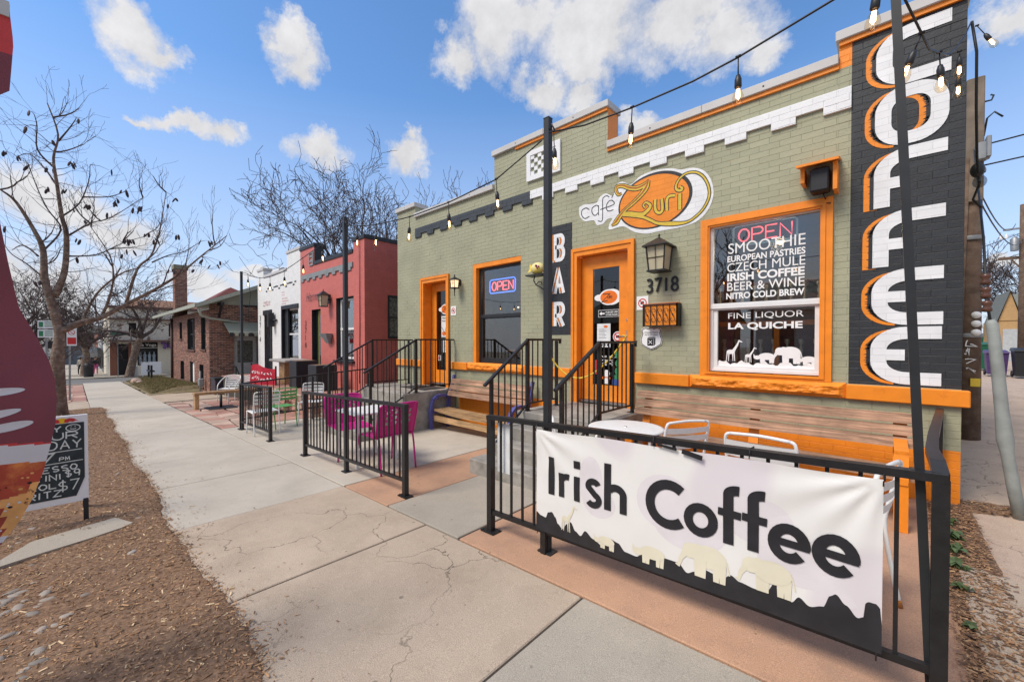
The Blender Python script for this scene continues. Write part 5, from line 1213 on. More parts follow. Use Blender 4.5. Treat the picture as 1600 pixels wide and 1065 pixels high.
for x in (-2.2, -1.02, .095):
    l = MB().beam((x, 4.83, .36), (x, 4.96, .86), .09, .035, up=(0, -1, 0)).beam((x, 4.36, .40), (x, 4.78, .40), .08, .05)
    l.beam((x, 4.39, gz(x)), (x, 4.39, .40), .085, .04, up=(0, 1, 0)).beam((x, 4.86, gz(x)), (x, 4.86, .38), .085, .04, up=(0, 1, 0))
    if x > 0: l.beam((x, 4.38, .40), (x, 4.42, .60), .085, .04, up=(0, 1, 0)).beam((x, 4.4, .615), (x, 4.86, .64), .085, .035)
    build(l, 'leg', m_otrim, b)
# bench with cast purple arms
b = thing('park_bench', 'weathered wooden bench with periwinkle purple cast arms between the stoops', 'bench', (-5.6, 5.0, gz(-5.6)))
for k in range(3): board(b, -6.50, -4.42, 5.22 - .045 * (2 - k), 5.26 - .045 * (2 - k), .40 + k * .117, .495 + k * .117, m_wood, tilt=-.04)
for k in range(3): board(b, -6.46, -4.46, 4.74 + k * .125, 4.855 + k * .125, .135, .17, m_wood2, bow=.05 if k == 0 else .015)
board(b, -6.46, -4.46, 4.74, 4.78, -.06, .04, m_wood2, bow=.0, nm='apron_plank')
for x in (-6.52, -4.42):
    z = gz(x)
    a = MB().beam((x, 4.72, z), (x, 4.70, .12), .07, .05, up=(0, 1, 0)).beam((x, 4.70, .12), (x, 4.76, .34), .07, .05, up=(0, 1, 0))
    ar = [(x, 4.76, .34), (x, 4.84, .40), (x, 4.95, .42), (x, 5.08, .40), (x, 5.16, .34)]
    for p, q in zip(ar, ar[1:]): a.beam(p, q, .07, .045)
    a.beam((x, 5.13, z), (x, 5.15, .30), .07, .05, up=(0, 1, 0)).beam((x, 5.14, .25), (x, 5.30, .80), .05, .05, up=(0, 1, 0)).beam((x, 4.72, .10), (x, 5.15, .10), .06, .05)
    build(a, 'arm_frame', m_purple, b)
    build(MB().tube([(x + .036, 4.84, .36), (x + .038, 4.84, .36)], .03, 10), 'boss', m_purple, b)

m_wht = mat('white_powder_coat', (.74, .74, .73), .4, var=.04, vscale=9)
m_mag = mat('magenta_powder_coat', (.52, .014, .22), .42, var=.06)
m_grn = mat('green_powder_coat', (.10, .34, .10), .45, var=.06)
m_rust = mat('rusty_foot', (.35, .13, .03), .8, var=.4, vscale=60)
def slat_chair(mset, label, loc, rz, rust=False, group='slatted metal cafe chairs'):
    """seat faces +X in its own frame"""
    t = thing('slat_chair', label, 'chair', loc, rz, group=group); OFF[t.name] = Vector((0, 0, 0))
    W = .44
    for s in (-1, 1):
        y = s * W / 2
        build(MB().tube(S3([(-.27, y, 0), (-.20, y, .42), (-.22, y, .60), (-.26, y, .80), (-.262, y - s * .03, .835)]), .012, 8), 'rear_leg', mset, t)
        build(MB().tube(S3([(.25, y, 0), (.22, y, .40), (.20, y - s * .002, .435), (.16, y, .445), (-.19, y, .435)]), .012, 8), 'front_leg', mset, t)
        if rust: build(MB().tube([(-.27, y, -.001), (-.262, y, .05)], .0135, 8), 'foot', m_rust, t)
    build(MB().tube(S3([(-.262, -W / 2 + .03, .835), (-.262, 0, .845), (-.262, W / 2 - .03, .835)]), .012, 8), 'top_bar', mset, t)
    for k in range(3):
        z = .60 + k * .07
        mb = MB(); n = 8; vs = []
        for i in range(n + 1):
            y = -W / 2 + W * i / n; bx = -.225 - (z - .6) * .2 - .03 * (1 - (2 * i / n - 1) ** 2)
            vs += [(bx, y, z), (bx - .012, y, z + .05), (bx - .014, y, z + .05), (bx - .003, y, z)]
        mb.smooth = False; mb.add(vs, [(i * 4 + q, i * 4 + (q + 1) % 4, (i + 1) * 4 + (q + 1) % 4, (i + 1) * 4 + q) for i in range(n) for q in range(4)]); build(mb, 'back_slat', mset, t)
    for k in range(6): build(MB().bbox(-.19 + k * .068, -.19 + k * .068 + .055, -W / 2, W / 2, .443, .452, .003), 'seat_slat', mset, t)
    return t
c0 = slat_chair(m_wht, 'white slatted metal chair right of the round white table', (-1.50, 3.80, gz(-1.5)), PI - .55)
dup(c0, (-2.26, 3.40, gz(-2.3)), .75, 'white slatted metal chair left of the round white table')
dup(c0, (-.645, 3.55, gz(-.6)), PI / 2 - .05, 'white slatted metal chair directly behind the middle of the banner')
c1 = slat_chair(m_wht, 'white metal chair with a rusty foot at the right end of the banner', (-.24, 2.98, gz(-.2)), PI - .22, rust=True)
dup(c0, (-8.98, 2.50, gz(-9)), PI, 'white slatted metal chair behind the short fence panel')
dup(c0, (-9.80, 3.72, gz(-9.9)), -.55, 'white slatted metal chair against the low railing left of the magenta chairs')
cg = slat_chair(m_grn, 'green metal chair behind the short fence panel', (-9.45, 2.95, gz(-9.4)), PI + .15)
def tub(mset, label, loc, rz):
    t = thing('bistro_chair', label, 'chair', loc, rz, group='magenta bistro chairs'); OFF[t.name] = Vector((0, 0, 0))
    # perforated back: 4 x 3 round holes
    mb = MB(); W, H = .54, .40; cols, rows = 4, 3; mw, mt, mbm = .06, .055, .14
    cw = (W - 2 * mw) / cols; ch = (H - mt - mbm) / rows * 1.0
    def B(a, b, o): # a across, b up from the seat
        zz = .46 + b; x = -.24 - b * .28 + .05 * (2 * a / W) ** 2 * .8
        return (x + o, a, zz)
    n = 16
    for o in (0, -.012):
        for i in range(cols):
            for k in range(rows):
                cx = -W / 2 + mw + cw * (i + .5); cz = mbm + ch * (k + .5); r = min(cw, ch) * .36; vs = []
                for j in range(n):
                    a = 2 * PI * j / n + PI / n; c, s = math.cos(a), math.sin(a); f = 1 / max(abs(c), abs(s))
                    vs.append(B(cx + r * c, cz + r * s, o)); vs.append(B(cx + c * f * cw / 2, cz + s * f * ch / 2, o))
                mb.add(vs, [(2 * j, 2 * j + 1, (2 * j + 3) % (2 * n), (2 * j + 2) % (2 * n)) for j in range(n)])
        for (a0, a1, b0, b1) in ((-W / 2, -W / 2 + mw, 0, H), (W / 2 - mw, W / 2, 0, H), (-W / 2 + mw, W / 2 - mw, 0, mbm), (-W / 2 + mw, W / 2 - mw, H - mt, H)):
            mb.add([B(a0, b0, o), B(a1, b0, o), B(a1, b1, o), B(a0, b1, o)], [(0, 1, 2, 3)])
    build(mb, 'backrest', mset, t)
    rim = [B(-W / 2, 0, -.006), B(-W / 2, H - .05, -.006), B(-W / 2 + .05, H + .005, -.006), B(0, H + .012, -.006), B(W / 2 - .05, H + .005, -.006), B(W / 2, H - .05, -.006), B(W / 2, 0, -.006)]
    build(MB().tube(S3(rim), .014, 8), 'back_frame', mset, t)
    mb = MB(); nx, ny = 8, 8; vs = []
    for i in range(nx + 1):
        for k in range(ny + 1):
            x = -.25 + .50 * i / nx; y = -.25 + .50 * k / ny
            vs.append((x, y, .46 - .025 * math.cos(PI * (x) / .5) * math.cos(PI * y / .5) - (.03 if i == nx else 0)))
    mb.smooth = True; mb.add(vs, [(i * (ny + 1) + k, (i + 1) * (ny + 1) + k, (i + 1) * (ny + 1) + k + 1, i * (ny + 1) + k + 1) for i in range(nx) for k in range(ny)]); build(mb, 'seat', mset, t)
    for s in (-1, 1):
        build(MB().tube(S3([(-.30, s * .25, 0), (-.25, s * .245, .40), (-.22, s * .24, .45)]), .012, 8), 'leg', mset, t)
        build(MB().tube(S3([(.29, s * .26, 0), (.25, s * .25, .36), (.22, s * .245, .43), (.15, s * .24, .445), (-.2, s * .24, .445)]), .012, 8), 'leg', mset, t)
    return t
m1c = tub(m_mag, 'magenta metal chair on the left of the white patio table', (-5.88, 2.78, gz(-5.9)), -.12)
dup(m1c, (-4.82, 2.77, gz(-4.6)), PI + .02, 'magenta metal chair on the right of the white patio table', 'magenta bistro chairs')
def table(label, loc, round_=True, H=.73, r=.355, w=.7):
    t = thing('cafe_table', label, 'table', loc, 0, group='white patio tables'); OFF[t.name] = Vector((0, 0, 0))
    if round_:
        build(MB().lathe((0, 0, 0), [(.012, H - .004), (r - .02, H - .002), (r, H - .006), (r + .004, H - .018), (r - .004, H - .03), (r - .03, H - .028), (.012, H - .028)], 40), 'table_top', m_wht, t)
        build(MB().lathe((0, 0, 0), [(.001, H + .001), (.014, H + .001), (.014, H - .01)], 12), 'parasol_plug', m_steel, t)
    else: build(MB().bbox(-w / 2, w / 2, -w / 2, w / 2, H - .025, H, .006), 'table_top', m_wht, t)
    for k in range(4):
        a = PI / 4 + k * PI / 2 + .35; R = (r if round_ else w * .62) - .02
        if round_: build(MB().tube([((R - .06) * math.cos(a), (R - .06) * math.sin(a), H - .03), (R * math.cos(a), R * math.sin(a), H - .06), ((R + .02) * math.cos(a), (R + .02) * math.sin(a), 0)], .012, 8), 'leg', m_wht, t)
        else: build(MB().beam(((w / 2 - .03) * (1 if k in (0, 3) else -1), (w / 2 - .03) * (1 if k < 2 else -1), 0), ((w / 2 - .03) * (1 if k in (0, 3) else -1), (w / 2 - .03) * (1 if k < 2 else -1), H - .02), .035), 'leg', m_wht, t)
    return t
table('round white metal table behind the banner', (-1.86, 3.64, gz(-1.86)))
table('square white table between the two magenta chairs', (-5.36, 2.78, gz(-5.25)), False, .72, w=.62)
# purple-grey chairs of tube by the brown house
def tubechair(label, loc, rz):
    t = thing('tube_armchair', label, 'chair', loc, rz, group='white tube armchairs by the brick house'); OFF[t.name] = Vector((0, 0, 0))
    for s in (-1, 1):
        build(MB().tube(S3([(.28, s * .27, 0), (.28, s * .27, .42), (.2, s * .28, .58), (-.1, s * .29, .72), (-.3, s * .22, .84)]), .014, 7), 'arm', m_wht, t)
        build(MB().tube(S3([(-.32, s * .24, 0), (-.22, s * .24, .40), (-.3, s * .22, .84)]), .014, 7), 'leg', m_wht, t)
    build(MB().box(-.24, .26, -.25, .25, .41, .43), 'seat', m_wht, t)
    for k in range(5): build(MB().beam((-.24 - k * .015, -.23, .50 + k * .075), (-.24 - k * .015, .23, .50 + k * .075), .01, .05), 'back_slat', m_wht, t)
    build(MB().tube(S3([(-.3, -.22, .84), (-.32, 0, .87), (-.3, .22, .84)]), .014, 7), 'top_bar', m_wht, t)
    return t
tc0 = tubechair('white tube armchair nearer the wooden bar bench', (-15.6, 3.75, gz(-15.6)), -1.0)
dup(tc0, (-17.0, 3.7, gz(-17)), -.6, 'white tube armchair nearer the brick house', 'white tube armchairs by the brick house')
# ------------------------------------------------------------------ things fixed to the cafe
m_yl = mat('frosted_lantern_glass', (.45, .40, .28), .5, var=.1)
def lantern(x, y, zb, zt, w, label, lit=False, seed=0):
    t = thing('wall_lantern', label, 'lantern', (x, WY, (zb + zt) / 2), group=None)
    h = zt - zb
    build(MB().box(x - w * .22, x + w * .22, WY - .03, WY - .012, zb + h * .25, zb + h * .75).beam((x, WY - .02, zb + h * .45), (x, y + w * .3, zb + h * .45), .03), 'bracket', m_metal, t)
    c = MB(); a, b_ = w * .30, w * .38; z0, z1 = zb + h * .1, zb + h * .70
    for sx, sy in ((-1, -1), (1, -1), (1, 1), (-1, 1)): c.beam((x + sx * a, y + sy * a, z0), (x + sx * b_, y + sy * b_, z1), .014)
    for s in (-1, 1): c.beam((x + s * .0, y - (a + b_) / 2 * 1.02, z0), (x + s * .0, y - (a + b_) / 2 * 1.12, z1), .006); c.beam((x - b_, y - a * 1.12, (z0 + z1) / 2), (x + b_, y - a * 1.12, (z0 + z1) / 2), .006)
    c.box(x - a - .02, x + a + .02, y - a - .02, y + a + .02, z0 - .02, z0); build(c, 'cage', m_metal, t)
    r = w * .5
    build(MB().add([(x - r, y - r, z1), (x + r, y - r, z1), (x + r, y + r, z1), (x - r, y + r, z1), (x, y, zt - h * .07), (x - r, y - r, z1 - .015), (x + r, y - r, z1 - .015), (x + r, y + r, z1 - .015), (x - r, y + r, z1 - .015)],
        [(0, 1, 4), (1, 2, 4), (2, 3, 4), (3, 0, 4), (0, 5, 6, 1), (1, 6, 7, 2), (2, 7, 8, 3), (3, 8, 5, 0), (8, 7, 6, 5)]), 'roof', m_metal, t)
    build(MB().lathe((x, y, zt - h * .08), [(.012, 0), (.008, .012), (.016, .02), (.003, .05)], 8), 'finial', m_metal, t)
    g = MB(); g.add([(x + sx * k, y + sy * k, z) for k, z in ((a * .94, z0), (b_ * .94, z1)) for sx, sy in ((-1, -1), (1, -1), (1, 1), (-1, 1))], [(0, 1, 5, 4), (1, 2, 6, 5), (2, 3, 7, 6), (3, 0, 4, 7)])
    build(g, 'glass', m_yl if not lit else emis('lit_lantern_glass', (1, .74, .45), .75), t)
    return t
lantern(-2.205, WY - .17, 2.37, 2.90, .33, 'large black lantern with frosted panes above the number 3718')
t = lantern(-6.45, WY - .15, 2.55, 2.82, .17, 'small lit coach lantern beside the left orange door', lit=True)
build(MB().tube([(-6.45, WY - .15, 2.57), (-6.45, WY - .15, 2.40)], [.014, .006], 8), 'tail', m_metal, t)
# mailbox with scroll front
t = thing('mailbox', 'orange wall mailbox behind black scrollwork', 'mailbox', (-2.2, WY, 1.85))
build(MB().bbox(-2.42, -1.985, WY - .14, WY - .012, 1.70, 1.98, .006), 'box', m_otrim, t)
build(MB().bbox(-2.435, -1.97, WY - .155, WY - .01, 1.975, 1.995, .004), 'lid', mat('dark_orange_lid', (.45, .10, .01), .5), t)
build(frame_mb(MB(), -2.435, -1.97, 1.69, 1.985, WY - .158, WY - .145, .014).box(-1.984, -1.97, WY - .158, WY - .01, 1.69, 1.985), 'frame', m_blk, t)
for k in range(5):
    x = -2.37 + k * .085; mb = MB(); T = lambda a, b, h=0: (a, WY - .155 - h, b)
    mb.beam((x - .0425, WY - .152, 1.70), (x - .0425, WY - .152, 1.98), .008)
    ribbon(mb, arc(x, 1.90, .027, -60, 250, 10), .008, T); ribbon(mb, arc(x, 1.775, .027, 60, -250, 10), .008, T); ribbon(mb, [(x - .02, 1.87), (x + .02, 1.81)], .008, T); blob(mb, x, 1.84, .013, .013, T, 8)
    build(mb, 'scroll', m_blk, t)
# pickup sign (route shield shape)
T = lambda a, b, h=0: (a, WY - .016 - h, b)
shield = [(-2.50, 1.655), (-2.455, 1.685), (-2.41, 1.668), (-2.375, 1.69), (-2.34, 1.668), (-2.295, 1.685), (-2.25, 1.655), (-2.265, 1.60), (-2.24, 1.52), (-2.25, 1.45), (-2.31, 1.405), (-2.375, 1.375), (-2.44, 1.405), (-2.50, 1.45), (-2.51, 1.52), (-2.485, 1.60)]
shield = [(-2.375 + (a + 2.375) * 1.15, b) for a, b in shield]
t = thing('pickup_sign', 'white shield shaped sign reading ONLINE ORDER PICKUP HERE', 'sign', (-2.375, WY, 1.5))
build(MB().prism(shield, .006, lambda a, b, h: (a, WY - .010 - h, b)), 'plate', m_vinyl, t)
mb = MB(); sc = [(-2.375 + (a + 2.375) * .93, 1.53 + (b - 1.53) * .93) for a, b in shield]; ribbon(mb, sc + [sc[0]], .009, T); letter(mb, 'PICKUP HERE', -2.465, -2.285, 1.568, 1.59, T, .02)
mb.add([T(a, b, .001) for a, b in ((-2.43, 1.43), (-2.34, 1.43), (-2.34, 1.53), (-2.43, 1.53))], [(0, 1, 2, 3)]); mb.add([T(a, b, .001) for a, b in ((-2.335, 1.43), (-2.315, 1.45), (-2.315, 1.545), (-2.335, 1.53))], [(0, 1, 2, 3)]); mb.add([T(a, b, .001) for a, b in ((-2.43, 1.535), (-2.335, 1.535), (-2.315, 1.55), (-2.41, 1.55))], [(0, 1, 2, 3)])
build(mb, 'print', m_blk, t)
mb = MB(); letter(mb, 'ONLINE ORDER', -2.47, -2.28, 1.60, 1.622, T, .02); build(mb, 'print', m_red, t)
mb = MB(); ribbon(mb, [(-2.41, 1.455), (-2.36, 1.505)], .008, lambda a, b, h=0: T(a, b, .003 + h)); ribbon(mb, [(-2.41, 1.505), (-2.36, 1.455)], .008, lambda a, b, h=0: T(a, b, .003 + h)); build(mb, 'print', m_vinyl, t)
for (cx, cz, nm) in ((-2.505, 2.025, 'no smoking sticker square on the wall above the mailbox'), (-6.66, 2.125, 'no smoking sign on the wall beside the left orange door')):
    t = thing('no_smoking_sign', nm, 'sign', (cx, WY, cz)); build(MB().box(cx - .085, cx + .085, WY - .012, WY - .0085, cz - .095, cz + .095), 'plate', m_vinyl, t)
    nosmoke(lambda a, b, h=0: (a, WY - .0125 - h, b), cx, cz, .062, False, t, 'print')
# speaker under its orange hood
t = thing('wall_speaker', 'black wall speaker under an orange wooden hood', 'speaker', (-.52, WY, 3.1))
build(MB().add([(-.71, WY - .30, 3.285), (-.36, WY - .30, 3.285), (-.36, WY - .01, 3.36), (-.71, WY - .01, 3.36), (-.71, WY - .30, 3.31), (-.36, WY - .30, 3.31), (-.36, WY - .01, 3.385), (-.71, WY - .01, 3.385)], [(0, 3, 2, 1), (4, 5, 6, 7), (0, 1, 5, 4), (1, 2, 6, 5), (2, 3, 7, 6), (3, 0, 4, 7)]), 'hood', m_otrim, t)
build(MB().box(-.41, -.375, WY - .22, WY - .01, 3.02, 3.295).box(-.68, -.645, WY - .2, WY - .01, 3.15, 3.295), 'bracket', m_otrim, t)
build(MB().bbox(-.60, -.44, WY - .22, WY - .05, 3.03, 3.27, .015), 'cabinet', m_blk, t)
build(MB().tube([(-.5, WY - .1, 3.03), (-.48, WY - .03, 2.98), (-.50, WY - .02, 2.95), (-.44, WY - .045, 2.93)], .006, 6), 'wire', m_cable, t)
# ornamental lemon fish on a scroll bracket
t = thing('scroll_bracket', 'wrought iron scroll bracket beside the BAR sign', 'bracket', (-4.25, WY, 2.5))
mb = MB().box(-4.42, -4.06, WY - .30, WY - .10, 2.565, 2.585); mb.tube([(-4.30, WY - .2, 2.565), (-4.32, WY - .2, 2.50), (-4.27, WY - .2, 2.42), (-4.18, WY - .2, 2.38), (-4.12, WY - .1, 2.30), (-4.1, WY - .02, 2.16)], .010, 6).tube([(-4.27, WY - .2, 2.42), (-4.22, WY - .2, 2.47), (-4.16, WY - .2, 2.46), (-4.14, WY - .2, 2.41)], .008, 6).tube([(-4.12, WY - .2, 2.57), (-4.1, WY - .1, 2.4), (-4.1, WY - .01, 2.3)], .01, 6)
build(mb, 'scroll', m_metal, t)
t = thing('fish_ornament', 'yellow ceramic fish ornament sitting on the scroll bracket', 'ornament', (-4.26, WY - .2, 2.60))
build(MB().ball((-4.24, WY - .2, 2.69), .13, .09, .10, 16, 12), 'body', mat('pale_yellow_glaze', (.70, .62, .28), .3, var=.15, vscale=14, col2=(.75, .55, .05), c2scale=9), t)
build(MB().add([(-4.35, WY - .2, 2.70), (-4.43, WY - .17, 2.80), (-4.41, WY - .2, 2.70), (-4.43, WY - .23, 2.63), (-4.36, WY - .22, 2.66)], [(0, 1, 2), (0, 2, 3, 4)]), 'tail', mat('strong_yellow_glaze', (.75, .55, .04), .3), t)
for s in ((-4.20, 2.72, .02), (-4.15, 2.70, .015), (-4.18, 2.68, .014)): build(MB().ball((s[0], WY - .285, s[1]), s[2]), 'eye', mat('plum_glaze', (.25, .02, .08), .3), t)
# neon OPEN signs
m_nr = emis('red_neon', (1, .10, .12), 5); m_nb = emis('blue_neon', (.10, .22, 1), 2.6); m_np = emis('pink_neon', (1, .13, .15), 2.2)
def neon(x0, x1, z0, z1, y, label, m1, m2, shear=0):
    t = thing('neon_sign', label, 'neon sign', ((x0 + x1) / 2, y, z0)); w = (x1 - x0) * .175; h = (z1 - z0) * .62; g = (x1 - x0) * .045
    X = x0 + (x1 - x0) * .09; Z = z0 + (z1 - z0) * .19
    build(MB().box(x0 + .02, x1 - .02, y + .02, y + .035, z0 + .02, z1 - .02), 'backing', mat('smoked_acrylic', (.03, .03, .035), .3), t)
    for ch in 'OPEN':
        mb = MB()
        for p in FONT[ch]: mb.tube([(X + a / 4 * w, y, Z + b / 6 * h) for a, b in p], .0085, 6)
        build(mb, 'tube_letter', m1, t); X += w + g
    if m2:
        q = [(x0 + .03, z0), (x1 - .03, z0), (x1, z0 + .03), (x1, z1 - .03), (x1 - .03, z1), (x0 + .03, z1), (x0, z1 - .03), (x0, z0 + .03), (x0 + .03, z0)]
        build(MB().tube([(a, y, b) for a, b in q], .011, 6), 'border_tube', m2, t)
neon(-5.78, -5.10, 2.43, 2.69, WY + .20, 'red neon OPEN in a blue border inside the black framed window', m_nr, m_nb)
neon(-1.40, -.75, 2.66, 2.90, WY + .14, 'pink neon OPEN at the top of the menu window', m_np, emis('pale_neon', (.3, .5, .55), .25))

# ------------------------------------------------------------------ chalkboard and beach flag
AX = -5.58
t = thing('sandwich_board', 'white framed chalkboard A-frame listing happy hour prices on the mulch', 'sign', (AX, -.2, gz(AX)))
TB = lambda a, b, h=0: (AX + .0 + (.80 - b) * .06 + .013 + h, a, b)
def sheared(mb): mb.v = [(x + (.80 - z) * .06, y, z) for x, y, z in mb.v]; return mb
build(sheared(MB().bbox(AX - .012, AX + .010, -.58, .075, 0.0, .805, .004)), 'board', m_vinyl, t)
mb = MB(); poly(mb, [(-.535, .06), (-.005, .06), (.05, .22), (.05, .735), (-.535, .735)], TB); build(mb, 'chalk_panel', mat('green_black_slate', (.028, .038, .042), .7, var=.3, vscale=20), t)
for y in (-.52, .055):
    build(sheared(MB().beam((AX - .005, y, gz(AX) - .01), (AX - .005, y, .02), .035)), 'leg', m_blk, t)
    build(MB().beam((AX - .45, y, gz(AX) - .02), (AX - .03, y, .76), .035), 'leg', m_blk, t)
m_chalk = mat('chalk_white', (.68, .72, .68), .9)
Tc = lambda a, b, h=0: TB(a, b, .002 + h)
mb = MB()
for ch, xr, z, w, h in (('HAPPY', -.095, .665, .055, .05), ('HOUR', .005, .595, .068, .06), ('EVERYDAY', .03, .505, .055, .075)):
    strokes(mb, ch, xr, z, w, h, .02, .010, Tc, .002, 1)
ribbon(mb, circ(-.02, .69, .045, 20, .03) + [circ(-.02, .69, .045, 20, .03)[0]], .007, Tc); ribbon(mb, arc(-.02, .69, .02, 200, 340, 6, .012), .006, Tc); ribbon(mb, [(-.035, .70), (-.03, .705)], .006, Tc); ribbon(mb, [(-.01, .70), (-.005, .705)], .006, Tc)
strokes(mb, '3-7', -.14, .40, .085, .075, .03, .013, Tc, .002, 1); strokes(mb, 'PM', -.045, .40, .026, .03, .01, .007, Tc, .001, 1)
ribbon(mb, [(-.53, .475), (.035, .487)], .007, Tc); ribbon(mb, [(-.53, .375), (.04, .385)], .007, Tc)
for s, xr, z, w, h in (('ESPRESSO', .0, .31, .040, .045), ('MARTINI', -.10, .235, .040, .05), ('$9', .02, .245, .038, .06), ('APEROL', -.125, .165, .045, .045), ('$7', .01, .125, .055, .09), ('SPRITZ', -.10, .085, .045, .055)):
    strokes(mb, s, xr, z, w, h, .016, .009, Tc, .002, 1)
build(mb, 'chalk_writing', m_chalk, t)
mb = MB(); mb.mi = 0; mb.add([TB(a, b, .001) for a, b in circ(-.09, .762, .038, 20, .024)], [tuple(range(20))])
mb.mi = 1
for s in (-1, 1):
    c = -.09
    poly(mb, [(c + s * .012, .750), (c + s * .02, .772), (c + s * .045, .783), (c + s * .075, .776), (c + s * .09, .762), (c + s * .105, .752), (c + s * .085, .755), (c + s * .07, .745), (c + s * .05, .752), (c + s * .035, .742), (c + s * .02, .745)], lambda a, b, h=0: TB(a, b, .0025 + h))
build(mb, 'bull_emblem', [mat('yolk_yellow_print', (.80, .50, .02), .5), m_red], t)

FX = -3.0
t = thing('beach_flag', 'tall maroon beach flag printed with white script and a foaming beer glass', 'flag', (FX, -.75, gz(FX)))
edge = [(-.40, 2.30), (-.229, 2.066), (-.205, 1.86), (-.177, 1.657), (-.12, 1.506), (-.085, 1.40), (-.068, 1.31), (-.063, 1.222), (-.068, 1.10), (-.084, 1.004), (-.11, .87), (-.148, .739), (-.19, .64), (-.245, .55), (-.34, .40), (-.5, .22)]
def ey(z):
    for (a, b), (c, d) in zip(edge, edge[1:]):
        if d <= z <= b: return a + (c - a) * (b - z) / (b - d)
    return -.5
m_mar = mat('maroon_flag_cloth', (.20, .045, .062), .6, var=.10, vscale=3, bump=.4, bscale=300); m_fw = mat('white_flag_print', (.62, .60, .62), .6, var=.03)
m_amb = mat('amber_beer_print', (.36, .055, .03), .6, var=.3, vscale=6, col2=(.66, .24, .06), c2scale=5, c2lo=.46, c2hi=.68); m_foam = mat('foam_print', (.72, .36, .12), .6, var=.2, vscale=12, col2=(.10, .03, .02), c2scale=16, c2lo=.62, c2hi=.66)
m_fred = mat('red_flag_cloth', (.55, .05, .05), .6, var=.08)
mb = MB(); nz_, ny_ = 300, 40; vs = []
for i in range(nz_ + 1):
    z = .22 + (2.30 - .22) * i / nz_; e = ey(z)
    for k in range(ny_ + 1):
        y = e - (e + 1.15) * k / ny_; vs.append((FX + .02 * math.sin(y * 9 + z * 2) + .012 * math.sin(z * 7) + .03 * (y + .5), y, z))
def fcol(y, z):
    c = .965 - (y + .1) * (-.10) ; b2 = z - (.93 + .06 * math.cos((y + .5) * 2.2))
    if z < .56 + .12 * (y + .25): return 0
    if z < .585 + .12 * (y + .25): return 1
    if b2 < -.05: return 3 if (y > ey(z) - .07 - .09 * noise.noise(Vector((y * 9, z * 9, 0))) and z < .82) else 2
    if b2 < .035: return 1
    if b2 < .045: return 4
    return 0
fs = []
for i in range(nz_):
    for k in range(ny_):
        q = (i * (ny_ + 1) + k, i * (ny_ + 1) + k + 1, (i + 1) * (ny_ + 1) + k + 1, (i + 1) * (ny_ + 1) + k); c = [sum(vs[j][a] for j in q) / 4 for a in (0, 1, 2)]
        mb.mi = fcol(c[1], c[2]); mb.smooth = True; mb.v, o_ = mb.v, 0; fs.append((q, mb.mi))
mb.v = vs
for q, mi in fs: mb.f.append(q); mb.m.append(mi); mb.sm.append(True)
build(mb, 'cloth', [m_mar, m_fw, m_amb, m_foam, m_fred], t)
FT = lambda a, b, h=0: (FX + .02 * math.sin(a * 9 + b * 2) + .012 * math.sin(b * 7) + .03 * (a + .5) + .002 + h, a, b)
mb = MB()
for (cy, cz, ry, rz, tl) in ((-.26, 1.262, .10, .018, .1), (-.27, 1.155, .10, .018, .25), (-.22, 1.10, .085, .020, .2), (-.45, 1.2, .05, .12, 0)):
    mb.add([FT(cy + a * math.cos(tl) - b * math.sin(tl), cz + a * math.sin(tl) + b * math.cos(tl)) for a, b in circ(0, 0, ry, 20, rz)], [tuple(range(20))])
build(mb, 'script_print', m_fw, t)
for k_ in range(26):
    z = random.uniform(.60, .88); y = ey(z) - .012 - abs(random.gauss(0, .07)); r = random.uniform(.002, .006)
    mb = MB(); mb.add([FT(a, b, .0005 * (k_ % 3)) for a, b in circ(y, z, r * 1.3, 12, r)], [tuple(range(12))]); build(mb, 'bubble_print', random.choice([m_foam, m_blk, m_fw, m_foam]), t)
mb = MB()
for i in range(12): z = 2.58 + .45 * i / 11; e = -.18 + (-.035 if z < 2.64 else 0) - abs(z - 2.88) * .07 - (.0 if z > 2.6 else .03); mb.v += [(FX + .01 * math.sin(z * 9), e, z), (FX + .01, -.55, z)]
for i in range(11): mb.f.append((2 * i, 2 * i + 1, 2 * i + 3, 2 * i + 2)); mb.m.append(1 if i > 5 else 0); mb.sm.append(True)
build(mb, 'top_cloth', [m_mar, m_fred], t)
build(MB().box(FX - .01, FX + .02, -.28, -.19, 2.99, 3.06), 'clip', m_coping, t)
build(MB().tube([(FX - .02, -1.18, gz(FX)), (FX - .02, -1.16, 2.3), (FX - .02, -1.0, 3.0), (FX - .02, -.6, 3.25), (FX - .02, -.3, 3.1)], .014, 8), 'pole', m_pole, t)

